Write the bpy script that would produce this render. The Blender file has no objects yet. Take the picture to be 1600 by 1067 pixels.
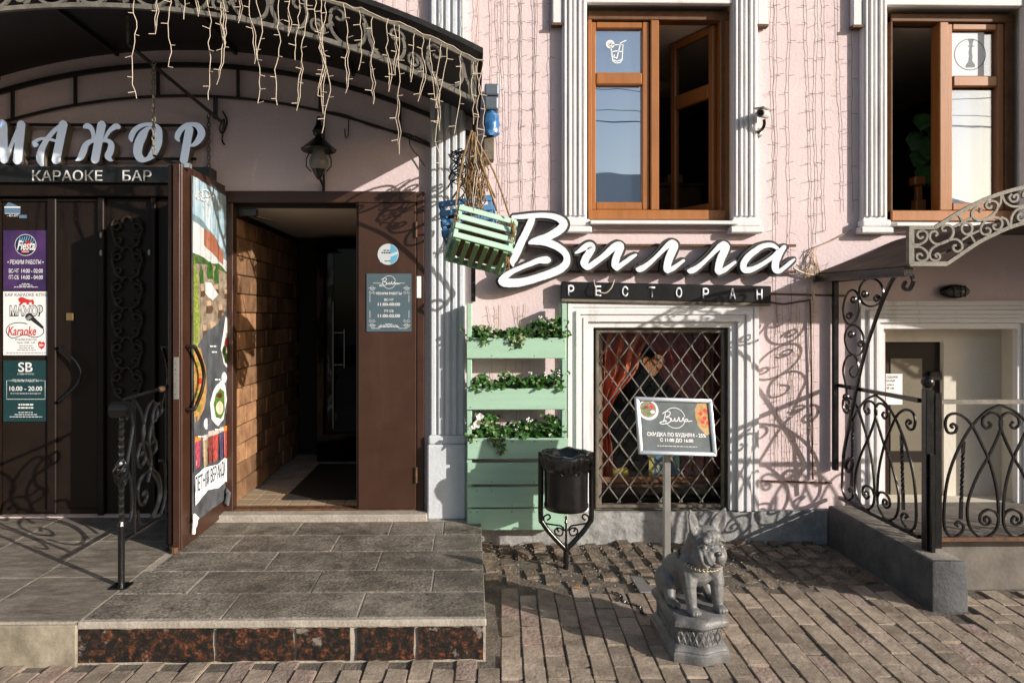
import bpy, bmesh, math, random
from mathutils import Vector, Matrix, Euler, noise
random.seed(7)
SC = bpy.context.scene
COL = SC.collection
R = math.radians

# ------------------------------------------------------------------ camera, sky, sun, exposure
F, HOR, YAW = 1087.0, 492.0, R(1.0)          # focal length and horizon row in photo pixels (1600 wide)
CAM = Vector((0, 0, 1.57))
PPX = 735 + F * math.tan(YAW)
cam = bpy.data.cameras.new("camera")
cam.sensor_width = 36
cam.lens = 36 * F / 1600
cam.shift_x = (800 - PPX) / 1600
cam.shift_y = (HOR - 533.5) / 1600
cam.clip_start, cam.clip_end = 0.05, 2000
camo = bpy.data.objects.new("camera", cam)
COL.objects.link(camo)
camo.location = CAM
camo.rotation_euler = (R(90), 0, -YAW)
SC.camera = camo

SUN_DIR = Vector((1.4, -1.0, 0.58)).normalized()      # towards the sun
SUN_EL = math.asin(SUN_DIR.z)
SUN_AZ = math.atan2(SUN_DIR.x, SUN_DIR.y)
world = bpy.data.worlds.new("World")
SC.world = world
world.use_nodes = True
wn = world.node_tree
bg = wn.nodes["Background"]
sky = wn.nodes.new("ShaderNodeTexSky")
sky.sky_type = 'NISHITA'
sky.sun_disc = False
sky.sun_elevation = SUN_EL
sky.sun_rotation = SUN_AZ
sky.air_density, sky.dust_density, sky.ozone_density = 1.0, 1.8, 1.2
tint = wn.nodes.new("ShaderNodeMix"); tint.data_type = 'RGBA'; tint.blend_type = 'MULTIPLY'
tint.inputs[0].default_value = 1.0; tint.inputs[7].default_value = (1.0, .955, .90, 1)      # a hazy, slightly warm spring sky
wn.links.new(sky.outputs[0], tint.inputs[6]); wn.links.new(tint.outputs[2], bg.inputs[0])
bg.inputs[1].default_value = 0.11
sl = bpy.data.lights.new("sun", 'SUN')
sl.energy = 4.7
sl.angle = R(0.5)
sl.color = (1.0, 0.925, 0.83)
so = bpy.data.objects.new("sun", sl)
COL.objects.link(so)
so.location = (8, -6, 6)
so.rotation_euler = (-SUN_DIR).to_track_quat('-Z', 'Y').to_euler()
SC.view_settings.view_transform = 'Standard'
SC.view_settings.look = 'None'
SC.view_settings.exposure = 0.33
SC.view_settings.gamma = 1
SC.view_settings.use_curve_mapping = False

# ------------------------------------------------------------------ measuring: from the photograph to metres
def ray(px, py):
    a = (px - PPX) / F
    return Vector((a * math.cos(YAW) + math.sin(YAW), -a * math.sin(YAW) + math.cos(YAW), -(py - HOR) / F))

class Plane:
    """A real plane in the scene with its own u, v axes (metres) and a normal n."""
    def __init__(s, O, U, V):
        s.O, s.U, s.V = Vector(O), Vector(U).normalized(), Vector(V).normalized()
        s.N = s.U.cross(s.V).normalized()
    def P(s, u, v, n=0.0):
        return s.O + s.U * u + s.V * v + s.N * n
    def uv(s, px, py):
        d = ray(px, py)
        t = (s.O - CAM).dot(s.N) / d.dot(s.N)
        q = CAM + d * t - s.O
        return q.dot(s.U), q.dot(s.V)
def FP(Y): return Plane((0, Y, 0), (1, 0, 0), (0, 0, 1))        # parallel to the facade
def XP(X): return Plane((X, 0, 0), (0, 1, 0), (0, 0, 1))        # square to the facade, seen from its +X side
def fx(px, Y): return FP(Y).uv(px, HOR)[0]
def fz(py, Y, px=900): return FP(Y).uv(px, py)[1]
def G(px, py, h=0.0):
    d = ray(px, py); t = (h - CAM.z) / d.z
    return CAM + d * t

W = 4.80            # the front of the pink wall
PLAT = 0.19         # top of the entrance step

def catmull(pts, k=6, closed=False):
    n = len(pts); out = []
    rng = range(n if closed else n - 1)
    for i in rng:
        if closed:
            a, b, c, d = pts[i - 1], pts[i], pts[(i + 1) % n], pts[(i + 2) % n]
        else:
            a, b, c, d = pts[max(i - 1, 0)], pts[i], pts[i + 1], pts[min(i + 2, n - 1)]
        for j in range(k):
            t = j / k
            out.append(tuple(0.5 * (2 * b[m] + (c[m] - a[m]) * t + (2 * a[m] - 5 * b[m] + 4 * c[m] - d[m]) * t * t
                       + (3 * b[m] - a[m] - 3 * c[m] + d[m]) * t ** 3) for m in range(len(b))))
    if not closed: out.append(tuple(pts[-1]))
    return out

def spiral(cx, cy, r0, r1, a0, a1, n=20):
    return [(cx + (r0 + (r1 - r0) * i / n) * math.cos(a0 + (a1 - a0) * i / n),
             cy + (r0 + (r1 - r0) * i / n) * math.sin(a0 + (a1 - a0) * i / n)) for i in range(n + 1)]

# ------------------------------------------------------------------ object helpers
ORG = {}
def org(p):
    return ORG.get(p.name, Vector((0, 0, 0))) if p else Vector((0, 0, 0))

def link(o, parent=None):
    COL.objects.link(o)
    if parent:
        o.parent = parent
        ORG[o.name] = org(parent)
    return o

def tag(o, label=None, cat=None, group=None, kind=None):
    if label: o['label'] = label
    if cat: o['category'] = cat
    if group: o['group'] = group
    if kind: o['kind'] = kind
    return o

def thing(name, label, cat, loc, group=None, rot=None):
    o = bpy.data.objects.new(name, None)
    o.empty_display_size = 0.1
    COL.objects.link(o)
    o.location = loc
    if rot: o.rotation_euler = rot
    ORG[o.name] = Vector((0, 0, 0)) if rot is not None else Vector(loc)   # a rotated thing is built in its own axes
    return tag(o, label, cat, group)

def new_obj(name, me, m, parent=None):
    if m and not me.materials: me.materials.append(m)
    return link(bpy.data.objects.new(name, me), parent)

class MB:
    def __init__(s): s.v, s.f, s.mi = [], [], []
    def add(s, vs, fs, m=0):
        b = len(s.v)
        s.v += [Vector(p) for p in vs]
        s.f += [tuple(b + i for i in f) for f in fs]
        s.mi += [m] * len(fs)
        return s
    def poly(s, pts, m=0): return s.add(pts, [tuple(range(len(pts)))], m)
    def box(s, x0, x1, y0, y1, z0, z1, m=0, mtx=None):
        vs = [Vector((x, y, z)) for z in (z0, z1) for y in (y0, y1) for x in (x0, x1)]
        if mtx: vs = [mtx @ p for p in vs]
        return s.add(vs, [(0, 2, 3, 1), (4, 5, 7, 6), (0, 1, 5, 4), (2, 6, 7, 3), (0, 4, 6, 2), (1, 3, 7, 5)], m)
    def tube(s, pts, r, n=6, rs=None, caps=True, closed=False, flat=1.0, up=None, phase=0.0, m=0):
        P = [Vector(p) for p in pts]; N = len(P)
        if N < 2: return s
        T = []
        for i in range(N):
            a = P[i - 1] if (i > 0 or closed) else P[i]
            b = P[(i + 1) % N] if (i < N - 1 or closed) else P[i]
            t = b - a
            T.append(t.normalized() if t.length > 1e-9 else Vector((0, 0, 1)))
        u = Vector(up) if up else (Vector((0, 0, 1)) if abs(T[0].z) < 0.9 else Vector((1, 0, 0)))
        vs = []
        nrm = (u - T[0] * u.dot(T[0])).normalized()
        for i in range(N):
            nrm = nrm - T[i] * nrm.dot(T[i])
            nrm = nrm.normalized() if nrm.length > 1e-6 else Vector((1, 0, 0))
            bi = T[i].cross(nrm)
            rr = rs[i] if rs else r
            for k in range(n):
                a = 2 * math.pi * k / n + phase
                vs.append(P[i] + nrm * (rr * math.cos(a)) + bi * (rr * flat * math.sin(a)))
        fs = []
        for i in range(N if closed else N - 1):
            j = (i + 1) % N
            for k in range(n):
                l = (k + 1) % n
                fs.append((i * n + k, i * n + l, j * n + l, j * n + k))
        if caps and not closed:
            fs += [tuple(range(n - 1, -1, -1)), tuple((N - 1) * n + k for k in range(n))]
        return s.add(vs, fs, m)
    def prism(s, pl, pts, n0, n1, m=0):
        a = [pl.P(u, v, n1) for u, v in pts]; b = [pl.P(u, v, n0) for u, v in pts]
        k = len(pts)
        ar = sum(pts[i][0] * pts[(i + 1) % k][1] - pts[(i + 1) % k][0] * pts[i][1] for i in range(k))
        o = list(range(k)) if ar > 0 else list(range(k - 1, -1, -1))
        fs = [tuple(o), tuple(k + i for i in reversed(o))]
        for i in range(k):
            j = o[(i + 1) % k]; q = o[i]
            fs.append((j, q, k + q, k + j))
        return s.add(a + b, fs, m)
    def ribbon(s, pl, pts, n0, n1, extra=0.0, k=6, jag=0.0, m=0, rnd=0):
        """A brush stroke: centre points (u, v, half width), smoothed, as a slab between n0 and n1."""
        q = catmull(pts, k)
        rg = random.Random(rnd)
        L, Rr = [], []
        for i, (u, v, w) in enumerate(q):
            a, b = q[max(i - 1, 0)], q[min(i + 1, len(q) - 1)]
            du, dv = b[0] - a[0], b[1] - a[1]
            l = math.hypot(du, dv) or 1
            w = max(w, 0.0005) + extra
            w1, w2 = w * (1 + rg.uniform(-jag, jag)), w * (1 + rg.uniform(-jag, jag))
            L.append((u - dv / l * w1, v + du / l * w1)); Rr.append((u + dv / l * w2, v - du / l * w2))
        def cap(i, sg):
            u, v, w = q[i]; w = max(w, 0.0005) + extra
            a, b = (q[i], q[i - 1]) if i else (q[0], q[1])
            du, dv = a[0] - b[0], a[1] - b[1]; l = math.hypot(du, dv) or 1
            ang = math.atan2(dv, du)
            return [(u + w * .8 * math.cos(ang + t), v + w * .8 * math.sin(ang + t)) for t in (-.9, -.45, 0, .45, .9)]
        k2 = len(L)
        for seg in range(k2 - 1):
            pass
        vs = []
        for n in (n1, n0):
            vs += [pl.P(*p, n) for p in L] + [pl.P(*p, n) for p in Rr]
        fs = []
        for i in range(k2 - 1):
            fs.append((i, k2 + i, k2 + i + 1, i + 1))
            fs.append((i, i + 1, 2 * k2 + i + 1, 2 * k2 + i))
            fs.append((k2 + i + 1, k2 + i, 3 * k2 + i, 3 * k2 + i + 1))
        s.add(vs, fs, m)
        for i in (0, len(q) - 1):
            c = cap(i, 1)
            a, b = (Rr[i], L[i]) if i else (L[i], Rr[i])
            s.prism(pl, [a] + c + [b], n0, n1, m)
        return s
    def lathe(s, prof, c=(0, 0, 0), n=16, m=0, axis=None):
        c = Vector(c)
        vs = []
        for r, z in prof:
            for k in range(n):
                a = 2 * math.pi * k / n
                p = Vector((r * math.cos(a), r * math.sin(a), z))
                if axis: p = axis @ p
                vs.append(c + p)
        fs = []
        for i in range(len(prof) - 1):
            for k in range(n):
                l = (k + 1) % n
                fs.append((i * n + k, i * n + l, (i + 1) * n + l, (i + 1) * n + k))
        if prof[0][0] > 1e-5: fs.append(tuple(range(n - 1, -1, -1)))
        if prof[-1][0] > 1e-5: fs.append(tuple((len(prof) - 1) * n + k for k in range(n)))
        return s.add(vs, fs, m)
    def ball(s, c, r, n=10, mtx=None, m=0):
        c = Vector(c)
        r = Vector(r) if hasattr(r, '__len__') else Vector((r, r, r))
        h = n // 2 + 1
        vs = []
        for i in range(h + 1):
            t = math.pi * i / h
            for k in range(n):
                a = 2 * math.pi * k / n
                p = Vector((r.x * math.sin(t) * math.cos(a), r.y * math.sin(t) * math.sin(a), -r.z * math.cos(t)))
                if mtx: p = mtx @ p
                vs.append(c + p)
        fs = []
        for i in range(h):
            for k in range(n):
                l = (k + 1) % n
                fs.append((i * n + k, i * n + l, (i + 1) * n + l, (i + 1) * n + k))
        return s.add(vs, fs, m)
    def mesh(s, name, shift=None, bevel=0.0, smooth=None, seg=1, merge=False):
        me = bpy.data.meshes.new(name)
        sh = shift or Vector((0, 0, 0))
        me.from_pydata([p - sh for p in s.v], [], s.f)
        if any(s.mi): me.polygons.foreach_set('material_index', s.mi)
        if bevel or merge:
            bm = bmesh.new(); bm.from_mesh(me)
            if merge: bmesh.ops.remove_doubles(bm, verts=bm.verts, dist=1e-5)
            if bevel:
                es = [e for e in bm.edges if len(e.link_faces) == 2 and e.calc_face_angle(0) > 0.5]
                bmesh.ops.bevel(bm, geom=es, offset=bevel, segments=seg, affect='EDGES', profile=0.5, clamp_overlap=True)
            bm.to_mesh(me); bm.free()
        me.validate()
        if smooth is not None:
            me.polygons.foreach_set('use_smooth', [True] * len(me.polygons))
            me.set_sharp_from_angle(angle=R(smooth))
        me.update()
        return me
    def build(s, name, m, parent=None, **kw):
        ms = m if isinstance(m, (list, tuple)) else [m]
        me = s.mesh(name, org(parent), **kw)
        for x in ms: me.materials.append(x)
        return link(bpy.data.objects.new(name, me), parent)

def B(name, m, parent, x0, x1, y0, y1, z0, z1, bevel=0.003, **kw):
    return MB().box(min(x0, x1), max(x0, x1), y0, y1, min(z0, z1), max(z0, z1)).build(name, m, parent, bevel=bevel, **kw)

# ------------------------------------------------------------------ materials
def mat(name, c, r=0.65, var=0.18, scale=9.0, bump=0.0, bscale=70.0, metal=0.0, c2=None, mix=0.5, spec=0.4, rnd=0.0,
        stretch=(1, 1, 1), fine=0.0, coat=0.0):
    m = bpy.data.materials.new(name); m.use_nodes = True
    nt = m.node_tree; N, L = nt.nodes, nt.links
    b = N["Principled BSDF"]
    tc = N.new("ShaderNodeTexCoord")
    mp = N.new("ShaderNodeMapping"); mp.inputs['Scale'].default_value = stretch
    oi = N.new("ShaderNodeObjectInfo")
    add = N.new("ShaderNodeVectorMath"); add.operation = 'ADD'
    mul = N.new("ShaderNodeVectorMath"); mul.operation = 'SCALE'
    cm = N.new("ShaderNodeCombineXYZ")
    for i in range(3): L.new(oi.outputs['Random'], cm.inputs[i])
    L.new(cm.outputs[0], mul.inputs[0]); mul.inputs['Scale'].default_value = 13.0
    L.new(tc.outputs['Object'], add.inputs[0]); L.new(mul.outputs[0], add.inputs[1])
    L.new(add.outputs[0], mp.inputs[0])
    n1 = N.new("ShaderNodeTexNoise"); n1.inputs['Scale'].default_value = scale; n1.inputs['Detail'].default_value = 8
    n1.inputs['Roughness'].default_value = 0.65
    L.new(mp.outputs[0], n1.inputs['Vector'])
    rp = N.new("ShaderNodeValToRGB")
    lo = [max(0, x * (1 - var)) for x in c]; hi = [min(1, x * (1 + var)) for x in c]
    if c2: hi = list(c2)
    rp.color_ramp.elements[0].position = 0.5 - 0.22 + (0.5 - mix) * .5
    rp.color_ramp.elements[1].position = 0.5 + 0.22 + (0.5 - mix) * .5
    rp.color_ramp.elements[0].color = (*lo, 1); rp.color_ramp.elements[1].color = (*hi, 1)
    L.new(n1.outputs['Fac'], rp.inputs[0])
    out = rp.outputs[0]
    if fine:
        n3 = N.new("ShaderNodeTexNoise"); n3.inputs['Scale'].default_value = bscale * 2.2; n3.inputs['Detail'].default_value = 3
        L.new(mp.outputs[0], n3.inputs['Vector'])
        mr = N.new("ShaderNodeMapRange"); mr.inputs[1].default_value = .25; mr.inputs[2].default_value = .75
        mr.inputs[3].default_value = 1 - fine; mr.inputs[4].default_value = 1 + fine
        L.new(n3.outputs['Fac'], mr.inputs[0])
        mm = N.new("ShaderNodeVectorMath"); mm.operation = 'SCALE'
        L.new(out, mm.inputs[0]); L.new(mr.outputs[0], mm.inputs['Scale']); out = mm.outputs[0]
    if rnd:
        mr = N.new("ShaderNodeMapRange"); mr.inputs[3].default_value = 1 - rnd; mr.inputs[4].default_value = 1 + rnd
        L.new(oi.outputs['Random'], mr.inputs[0])
        mm = N.new("ShaderNodeVectorMath"); mm.operation = 'SCALE'
        L.new(out, mm.inputs[0]); L.new(mr.outputs[0], mm.inputs['Scale']); out = mm.outputs[0]
    L.new(out, b.inputs['Base Color'])
    rr = N.new("ShaderNodeMapRange"); rr.inputs[3].default_value = max(0.03, r - .1); rr.inputs[4].default_value = min(1, r + .1)
    L.new(n1.outputs['Fac'], rr.inputs[0]); L.new(rr.outputs[0], b.inputs['Roughness'])
    b.inputs['Metallic'].default_value = metal
    b.inputs['Specular IOR Level'].default_value = spec
    b.inputs['Coat Weight'].default_value = coat
    if bump:
        n2 = N.new("ShaderNodeTexNoise"); n2.inputs['Scale'].default_value = bscale; n2.inputs['Detail'].default_value = 6
        L.new(mp.outputs[0], n2.inputs['Vector'])
        bp = N.new("ShaderNodeBump"); bp.inputs['Strength'].default_value = bump; bp.inputs['Distance'].default_value = 0.01
        L.new(n2.outputs['Fac'], bp.inputs['Height']); L.new(bp.outputs[0], b.inputs['Normal'])
    return m

def streak(m, col, amount, sx=7.0, sz=0.7, lo=.55, hi=.75):
    """Rain streaks and grime with a shape of their own over a material's colour."""
    nt = m.node_tree; N, L = nt.nodes, nt.links
    b = N["Principled BSDF"]; src = b.inputs['Base Color'].links[0].from_socket
    tc = N.new("ShaderNodeTexCoord"); mp = N.new("ShaderNodeMapping"); mp.inputs['Scale'].default_value = (sx, sx, sz)
    L.new(tc.outputs['Object'], mp.inputs[0])
    n = N.new("ShaderNodeTexNoise"); n.inputs['Scale'].default_value = 1.0; n.inputs['Detail'].default_value = 7; n.inputs['Roughness'].default_value = .7
    L.new(mp.outputs[0], n.inputs['Vector'])
    mr = N.new("ShaderNodeMapRange"); mr.inputs[1].default_value = lo; mr.inputs[2].default_value = hi
    mr.inputs[3].default_value = 0; mr.inputs[4].default_value = amount
    L.new(n.outputs['Fac'], mr.inputs[0])
    mx = N.new("ShaderNodeMix"); mx.data_type = 'RGBA'
    L.new(mr.outputs[0], mx.inputs[0]); L.new(src, mx.inputs[6]); mx.inputs[7].default_value = (*col, 1)
    L.new(mx.outputs[2], b.inputs['Base Color'])
    return m

M = {}
M['pink'] = streak(streak(streak(mat('pink_plaster', (.665, .545, .56), .85, .06, 2.2, .3, 45, fine=.05), (.45, .35, .335), .40, 1.3, .5), (.74, .67, .675), .7, 7, 4, .58, .68), (.34, .27, .25), .55, 16, .9, .66, .76)
M['white'] = streak(mat('white_painted_stucco', (.70, .69, .70), .7, .05, 5, .2, 60, fine=.03), (.34, .31, .28), .6, 10, 1.1, .56, .74)
M['bluewhite'] = streak(mat('pale_grey_pilaster_paint', (.56, .59, .63), .75, .07, 5, .3, 50, fine=.03), (.30, .31, .33), .5, 9, 1.0)
M['plinth'] = mat('rough_grey_plinth_plaster', (.24, .245, .25), .9, .2, 7, 1.0, 28, c2=(.38, .37, .36), fine=.12)
M['brown'] = streak(mat('dark_brown_door_steel', (.046, .019, .011), .42, .2, 5, .06, 160, spec=.5), (.075, .04, .026), .5, 9, 1.0)
M['blackbrown'] = mat('blackish_brown_door_steel', (.015, .009, .0065), .45, .25, 6, .05, 120, spec=.25)
M['iron'] = mat('black_wrought_iron', (.007, .007, .0075), .25, .3, 20, .10, 130, spec=.55)
M['greyiron'] = mat('weathered_grey_iron', (.12, .115, .10), .6, .25, 18, .25, 110, c2=(.24, .22, .19), metal=.2)
M['rust'] = mat('rusty_iron', (.05, .032, .024), .7, .3, 25, .3, 110, c2=(.17, .075, .03))
M['frame_wood'] = mat('orange_brown_window_wood', (.30, .115, .032), .4, .16, 5, .05, 90, stretch=(6, 6, .7), coat=.15)
M['frame_dark'] = mat('dark_brown_worn_wood', (.10, .042, .018), .6, .3, 6, .25, 80, stretch=(2, 2, 2), c2=(.17, .075, .03))
M['old_wood'] = mat('old_grey_window_wood', (.10, .085, .065), .8, .3, 8, .4, 80, c2=(.21, .18, .14))
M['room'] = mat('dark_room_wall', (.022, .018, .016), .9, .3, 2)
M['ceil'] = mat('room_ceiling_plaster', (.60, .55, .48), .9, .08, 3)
M['black'] = mat('black_board', (.012, .012, .013), .3, .2, 6, spec=.5)
M['ink'] = mat('black_print', (.02, .02, .022), .6, .1, 5)
M['letter'] = mat('white_letter_face', (.78, .79, .84), .5, .03, 6, spec=.35)
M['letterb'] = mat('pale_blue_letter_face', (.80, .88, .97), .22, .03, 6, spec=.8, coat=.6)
M['side'] = mat('dark_grey_letter_side', (.030, .029, .027), .6, .2, 10)
M['sideb'] = mat('taupe_letter_side', (.16, .14, .12), .6, .15, 10)
M['print'] = mat('white_print', (.78, .79, .80), .6, .02, 5)
M['tile'] = mat('flamed_grey_stone', (.105, .09, .074), .55, .4, 7, .5, 40, c2=(.27, .238, .198), rnd=.16, fine=.75, spec=.45)
M['tile'] = streak(streak(M['tile'], (.055, .046, .038), .6, 3.2, 3.2, .50, .68), (.36, .32, .265), .75, 2.1, 2.1, .54, .70)
M['slate'] = mat('cleft_brown_slate', (.125, .105, .083), .65, .4, 6, .5, 30, c2=(.28, .245, .20), rnd=.15, stretch=(1, 3, 1), fine=.25)
M['slate'] = streak(streak(M['slate'], (.06, .05, .04), .55, 2.5, 6, .50, .68), (.36, .315, .255), .7, 1.9, 1.9, .54, .70)
M['grout'] = mat('beige_mortar', (.33, .295, .25), .95, .25, 8, .5, 60, c2=(.46, .415, .355), fine=.1)
M['riser'] = mat('beige_riser_plaster', (.21, .18, .13), .85, .3, 8, .3, 40, c2=(.40, .35, .27), fine=.1)
M['asphalt'] = mat('sandy_joint_dirt', (.10, .085, .068), .95, .35, 9, .8, 60, c2=(.19, .16, .13), fine=.2)
M['paver'] = mat('worn_brown_paver', (.25, .20, .155), .88, .3, 9, .42, 45, c2=(.42, .345, .27), rnd=.24, fine=.22, spec=.3)
M['paver_r'] = mat('reddish_paver', (.29, .195, .15), .88, .3, 9, .7, 45, c2=(.40, .32, .275), rnd=.12, fine=.22, spec=.3)
M['sett'] = mat('dark_rough_sett', (.12, .092, .068), .88, .4, 12, 1.0, 38, c2=(.27, .215, .165), rnd=.25, fine=.3, spec=.35)
M['green'] = streak(streak(mat('mint_green_paint', (.335, .525, .40), .6, .07, 5, .22, 60, stretch=(.35, 1, 5)), (.24, .38, .28), .5, 1.6, 26, .56, .72), (.20, .24, .17), .6, 5, 3, .66, .78)
M['greenside'] = mat('leaf_green_crate_slat', (.20, .35, .17), .65, .1, 9, .15, 60)
M['cratemint'] = mat('crate_mint_paint', (.37, .56, .45), .62, .1, 9, .15, 60)
M['blue'] = mat('blue_crate_paint', (.09, .23, .44), .6, .12, 9, .15, 60)
M['rope'] = mat('sisal_rope', (.27, .175, .085), .9, .35, 60, .6, 240)
M['sack'] = mat('brown_hessian', (.20, .125, .075), .95, .3, 14, .6, 200)
M['wire'] = mat('dark_string_wire', (.11, .098, .09), .7, .3, 20)
M['wiretan'] = mat('tan_string_wire', (.42, .31, .20), .7, .25, 20)
M['wirepale'] = mat('pale_icicle_wire', (.55, .46, .36), .6, .15, 20)
M['leaf'] = mat('deep_green_leaf', (.022, .085, .016), .42, .4, 24, rnd=.1, c2=(.07, .19, .035), spec=.5)
M['leaf2'] = mat('pale_green_leaf', (.16, .23, .07), .5, .3, 14, c2=(.34, .38, .20))
M['petal'] = mat('white_petal', (.75, .73, .70), .7, .08, 10)
M['soil'] = mat('dark_soil', (.03, .022, .016), .95, .3, 30, .8, 90)
M['plastic'] = mat('black_bin_bag', (.014, .014, .015), .22, .2, 10, .25, 35, spec=.6)
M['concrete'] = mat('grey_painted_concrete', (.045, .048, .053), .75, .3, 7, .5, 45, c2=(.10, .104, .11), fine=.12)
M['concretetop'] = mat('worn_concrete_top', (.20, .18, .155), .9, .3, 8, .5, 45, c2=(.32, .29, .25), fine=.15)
M['cream'] = streak(mat('cream_plaster', (.62, .575, .50), .9, .08, 3, .25, 40), (.33, .26, .17), .55, 1.6, 1.1)
M['statue'] = mat('grey_cast_stone', (.10, .10, .103), .48, .3, 11, .22, 90, c2=(.23, .228, .225), fine=.22, spec=.5)
M['silver'] = mat('satin_aluminium', (.62, .66, .72), .32, .05, 9, metal=.75)
M['steel'] = mat('grey_steel_pole', (.30, .29, .28), .45, .08, 9, metal=.5)
M['brass'] = mat('old_brass', (.35, .24, .11), .4, .2, 20, metal=.7)
M['curtain'] = mat('rust_red_curtain', (.52, .12, .06), .85, .25, 9, c2=(.66, .18, .09))
M['maroon'] = mat('maroon_curtain', (.30, .075, .07), .85, .25, 9)
M['copper'] = mat('copper_wicker', (.30, .115, .04), .6, .4, 60, .8, 90)
M['bag'] = mat('blue_plastic', (.025, .10, .30), .3, .4, 20, .3, 40, c2=(.05, .22, .5), spec=.6)
M['graybox'] = mat('grey_blue_metal', (.12, .145, .175), .45, .15, 9, metal=.3)
M['vtile'] = mat('sandstone_wall_tile', (.20, .098, .045), .75, .35, 7, .6, 30, c2=(.36, .20, .105), rnd=.42, fine=.12)
M['vfloor'] = mat('tan_porch_tile', (.36, .28, .19), .6, .15, 6, .15, 60, rnd=.1)
M['roof'] = streak(mat('brown_canopy_sheet', (.055, .038, .029), .85, .25, 6, .1, 30, c2=(.11, .078, .06), spec=.12), (.15, .125, .105), .5, 3, 8)
M['blackroof'] = mat('black_canopy_sheet', (.016, .015, .015), .5, .3, 8, .2, 40)
M['paper'] = mat('white_paper', (.76, .76, .77), .8, .02, 5)

def glass(name, refl, tint=(.55, .62, .68)):
    m = bpy.data.materials.new(name); m.use_nodes = True
    N, L = m.node_tree.nodes, m.node_tree.links
    N.remove(N["Principled BSDF"])
    t = N.new("ShaderNodeBsdfTransparent"); t.inputs[0].default_value = (*tint, 1)
    g = N.new("ShaderNodeBsdfGlossy"); g.inputs['Roughness'].default_value = .01; g.inputs[0].default_value = (.83, .90, 1.0, 1)
    if refl > .3:      # slightly wavy panes
        tc = N.new("ShaderNodeTexCoord"); nz = N.new("ShaderNodeTexNoise"); nz.inputs['Scale'].default_value = 3.2; nz.inputs['Detail'].default_value = 1
        bp = N.new("ShaderNodeBump"); bp.inputs['Strength'].default_value = .06; bp.inputs['Distance'].default_value = .012
        L.new(tc.outputs['Object'], nz.inputs['Vector']); L.new(nz.outputs['Fac'], bp.inputs['Height']); L.new(bp.outputs[0], g.inputs['Normal'])
    lw_ = N.new("ShaderNodeLayerWeight")
    pw_ = N.new("ShaderNodeMath"); pw_.operation = 'POWER'; pw_.inputs[1].default_value = 5
    L.new(lw_.outputs['Facing'], pw_.inputs[0])
    mr = N.new("ShaderNodeMapRange"); mr.inputs[3].default_value = refl; mr.inputs[4].default_value = .95
    L.new(pw_.outputs[0], mr.inputs[0])
    mx = N.new("ShaderNodeMixShader"); L.new(mr.outputs[0], mx.inputs[0]); L.new(t.outputs[0], mx.inputs[1]); L.new(g.outputs[0], mx.inputs[2])
    L.new(mx.outputs[0], N["Material Output"].inputs[0])
    return m
M['letterb'].node_tree.nodes["Principled BSDF"].inputs['Emission Color'].default_value = (.62, .76, 1.0, 1)     # slight glow added to brighten the shaded faces; backlighting is assumed
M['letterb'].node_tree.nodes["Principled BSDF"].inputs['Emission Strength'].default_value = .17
M['glass'] = glass('coated_window_glass', .52, (.86, .90, .92))
M['glass2'] = glass('plain_window_glass', .31, (.86, .90, .92))
M['clear'] = glass('clear_window_glass', .03, (.92, .93, .93))
M['dark_glass'] = glass('tinted_door_glass', .012, (.12, .12, .12))

def granite():
    m = mat('red_granite', (.02, .017, .015), .3, .3, 40, .1, 90, spec=.5)
    N, L = m.node_tree.nodes, m.node_tree.links
    b = N["Principled BSDF"]
    tc = N.new("ShaderNodeTexCoord")
    nz = N.new("ShaderNodeTexNoise"); nz.inputs['Scale'].default_value = 40; nz.inputs['Detail'].default_value = 3; nz.inputs['Roughness'].default_value = .72
    L.new(tc.outputs['Object'], nz.inputs['Vector'])
    rp = N.new("ShaderNodeValToRGB"); e = rp.color_ramp.elements
    e[0].position = .40; e[0].color = (.012, .011, .011, 1)
    e[1].position = .78; e[1].color = (.25, .165, .115, 1)
    for p, c in ((.50, (.022, .018, .016)), (.57, (.065, .025, .014)), (.66, (.15, .055, .026))):
        x = e.new(p); x.color = (*c, 1)
    L.new(nz.outputs['Fac'], rp.inputs[0])
    n2 = N.new("ShaderNodeTexNoise"); n2.inputs['Scale'].default_value = 9; n2.inputs['Detail'].default_value = 6; n2.inputs['Roughness'].default_value = .7
    L.new(tc.outputs['Object'], n2.inputs['Vector'])
    mr = N.new("ShaderNodeMapRange"); mr.inputs[1].default_value = .60; mr.inputs[2].default_value = .66; mr.inputs[4].default_value = .75
    L.new(n2.outputs['Fac'], mr.inputs[0])
    mx = N.new("ShaderNodeMix"); mx.data_type = 'RGBA'
    L.new(mr.outputs[0], mx.inputs[0]); L.new(rp.outputs[0], mx.inputs[6]); mx.inputs[7].default_value = (.27, .24, .21, 1)
    L.new(mx.outputs[2], b.inputs['Base Color'])
    return m
M['granite'] = granite()
def flat(name, c, r=.55, var=.04, sc=8): 
    if name not in M: M[name] = mat(name, c, r, var, sc)
    return M[name]

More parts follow.
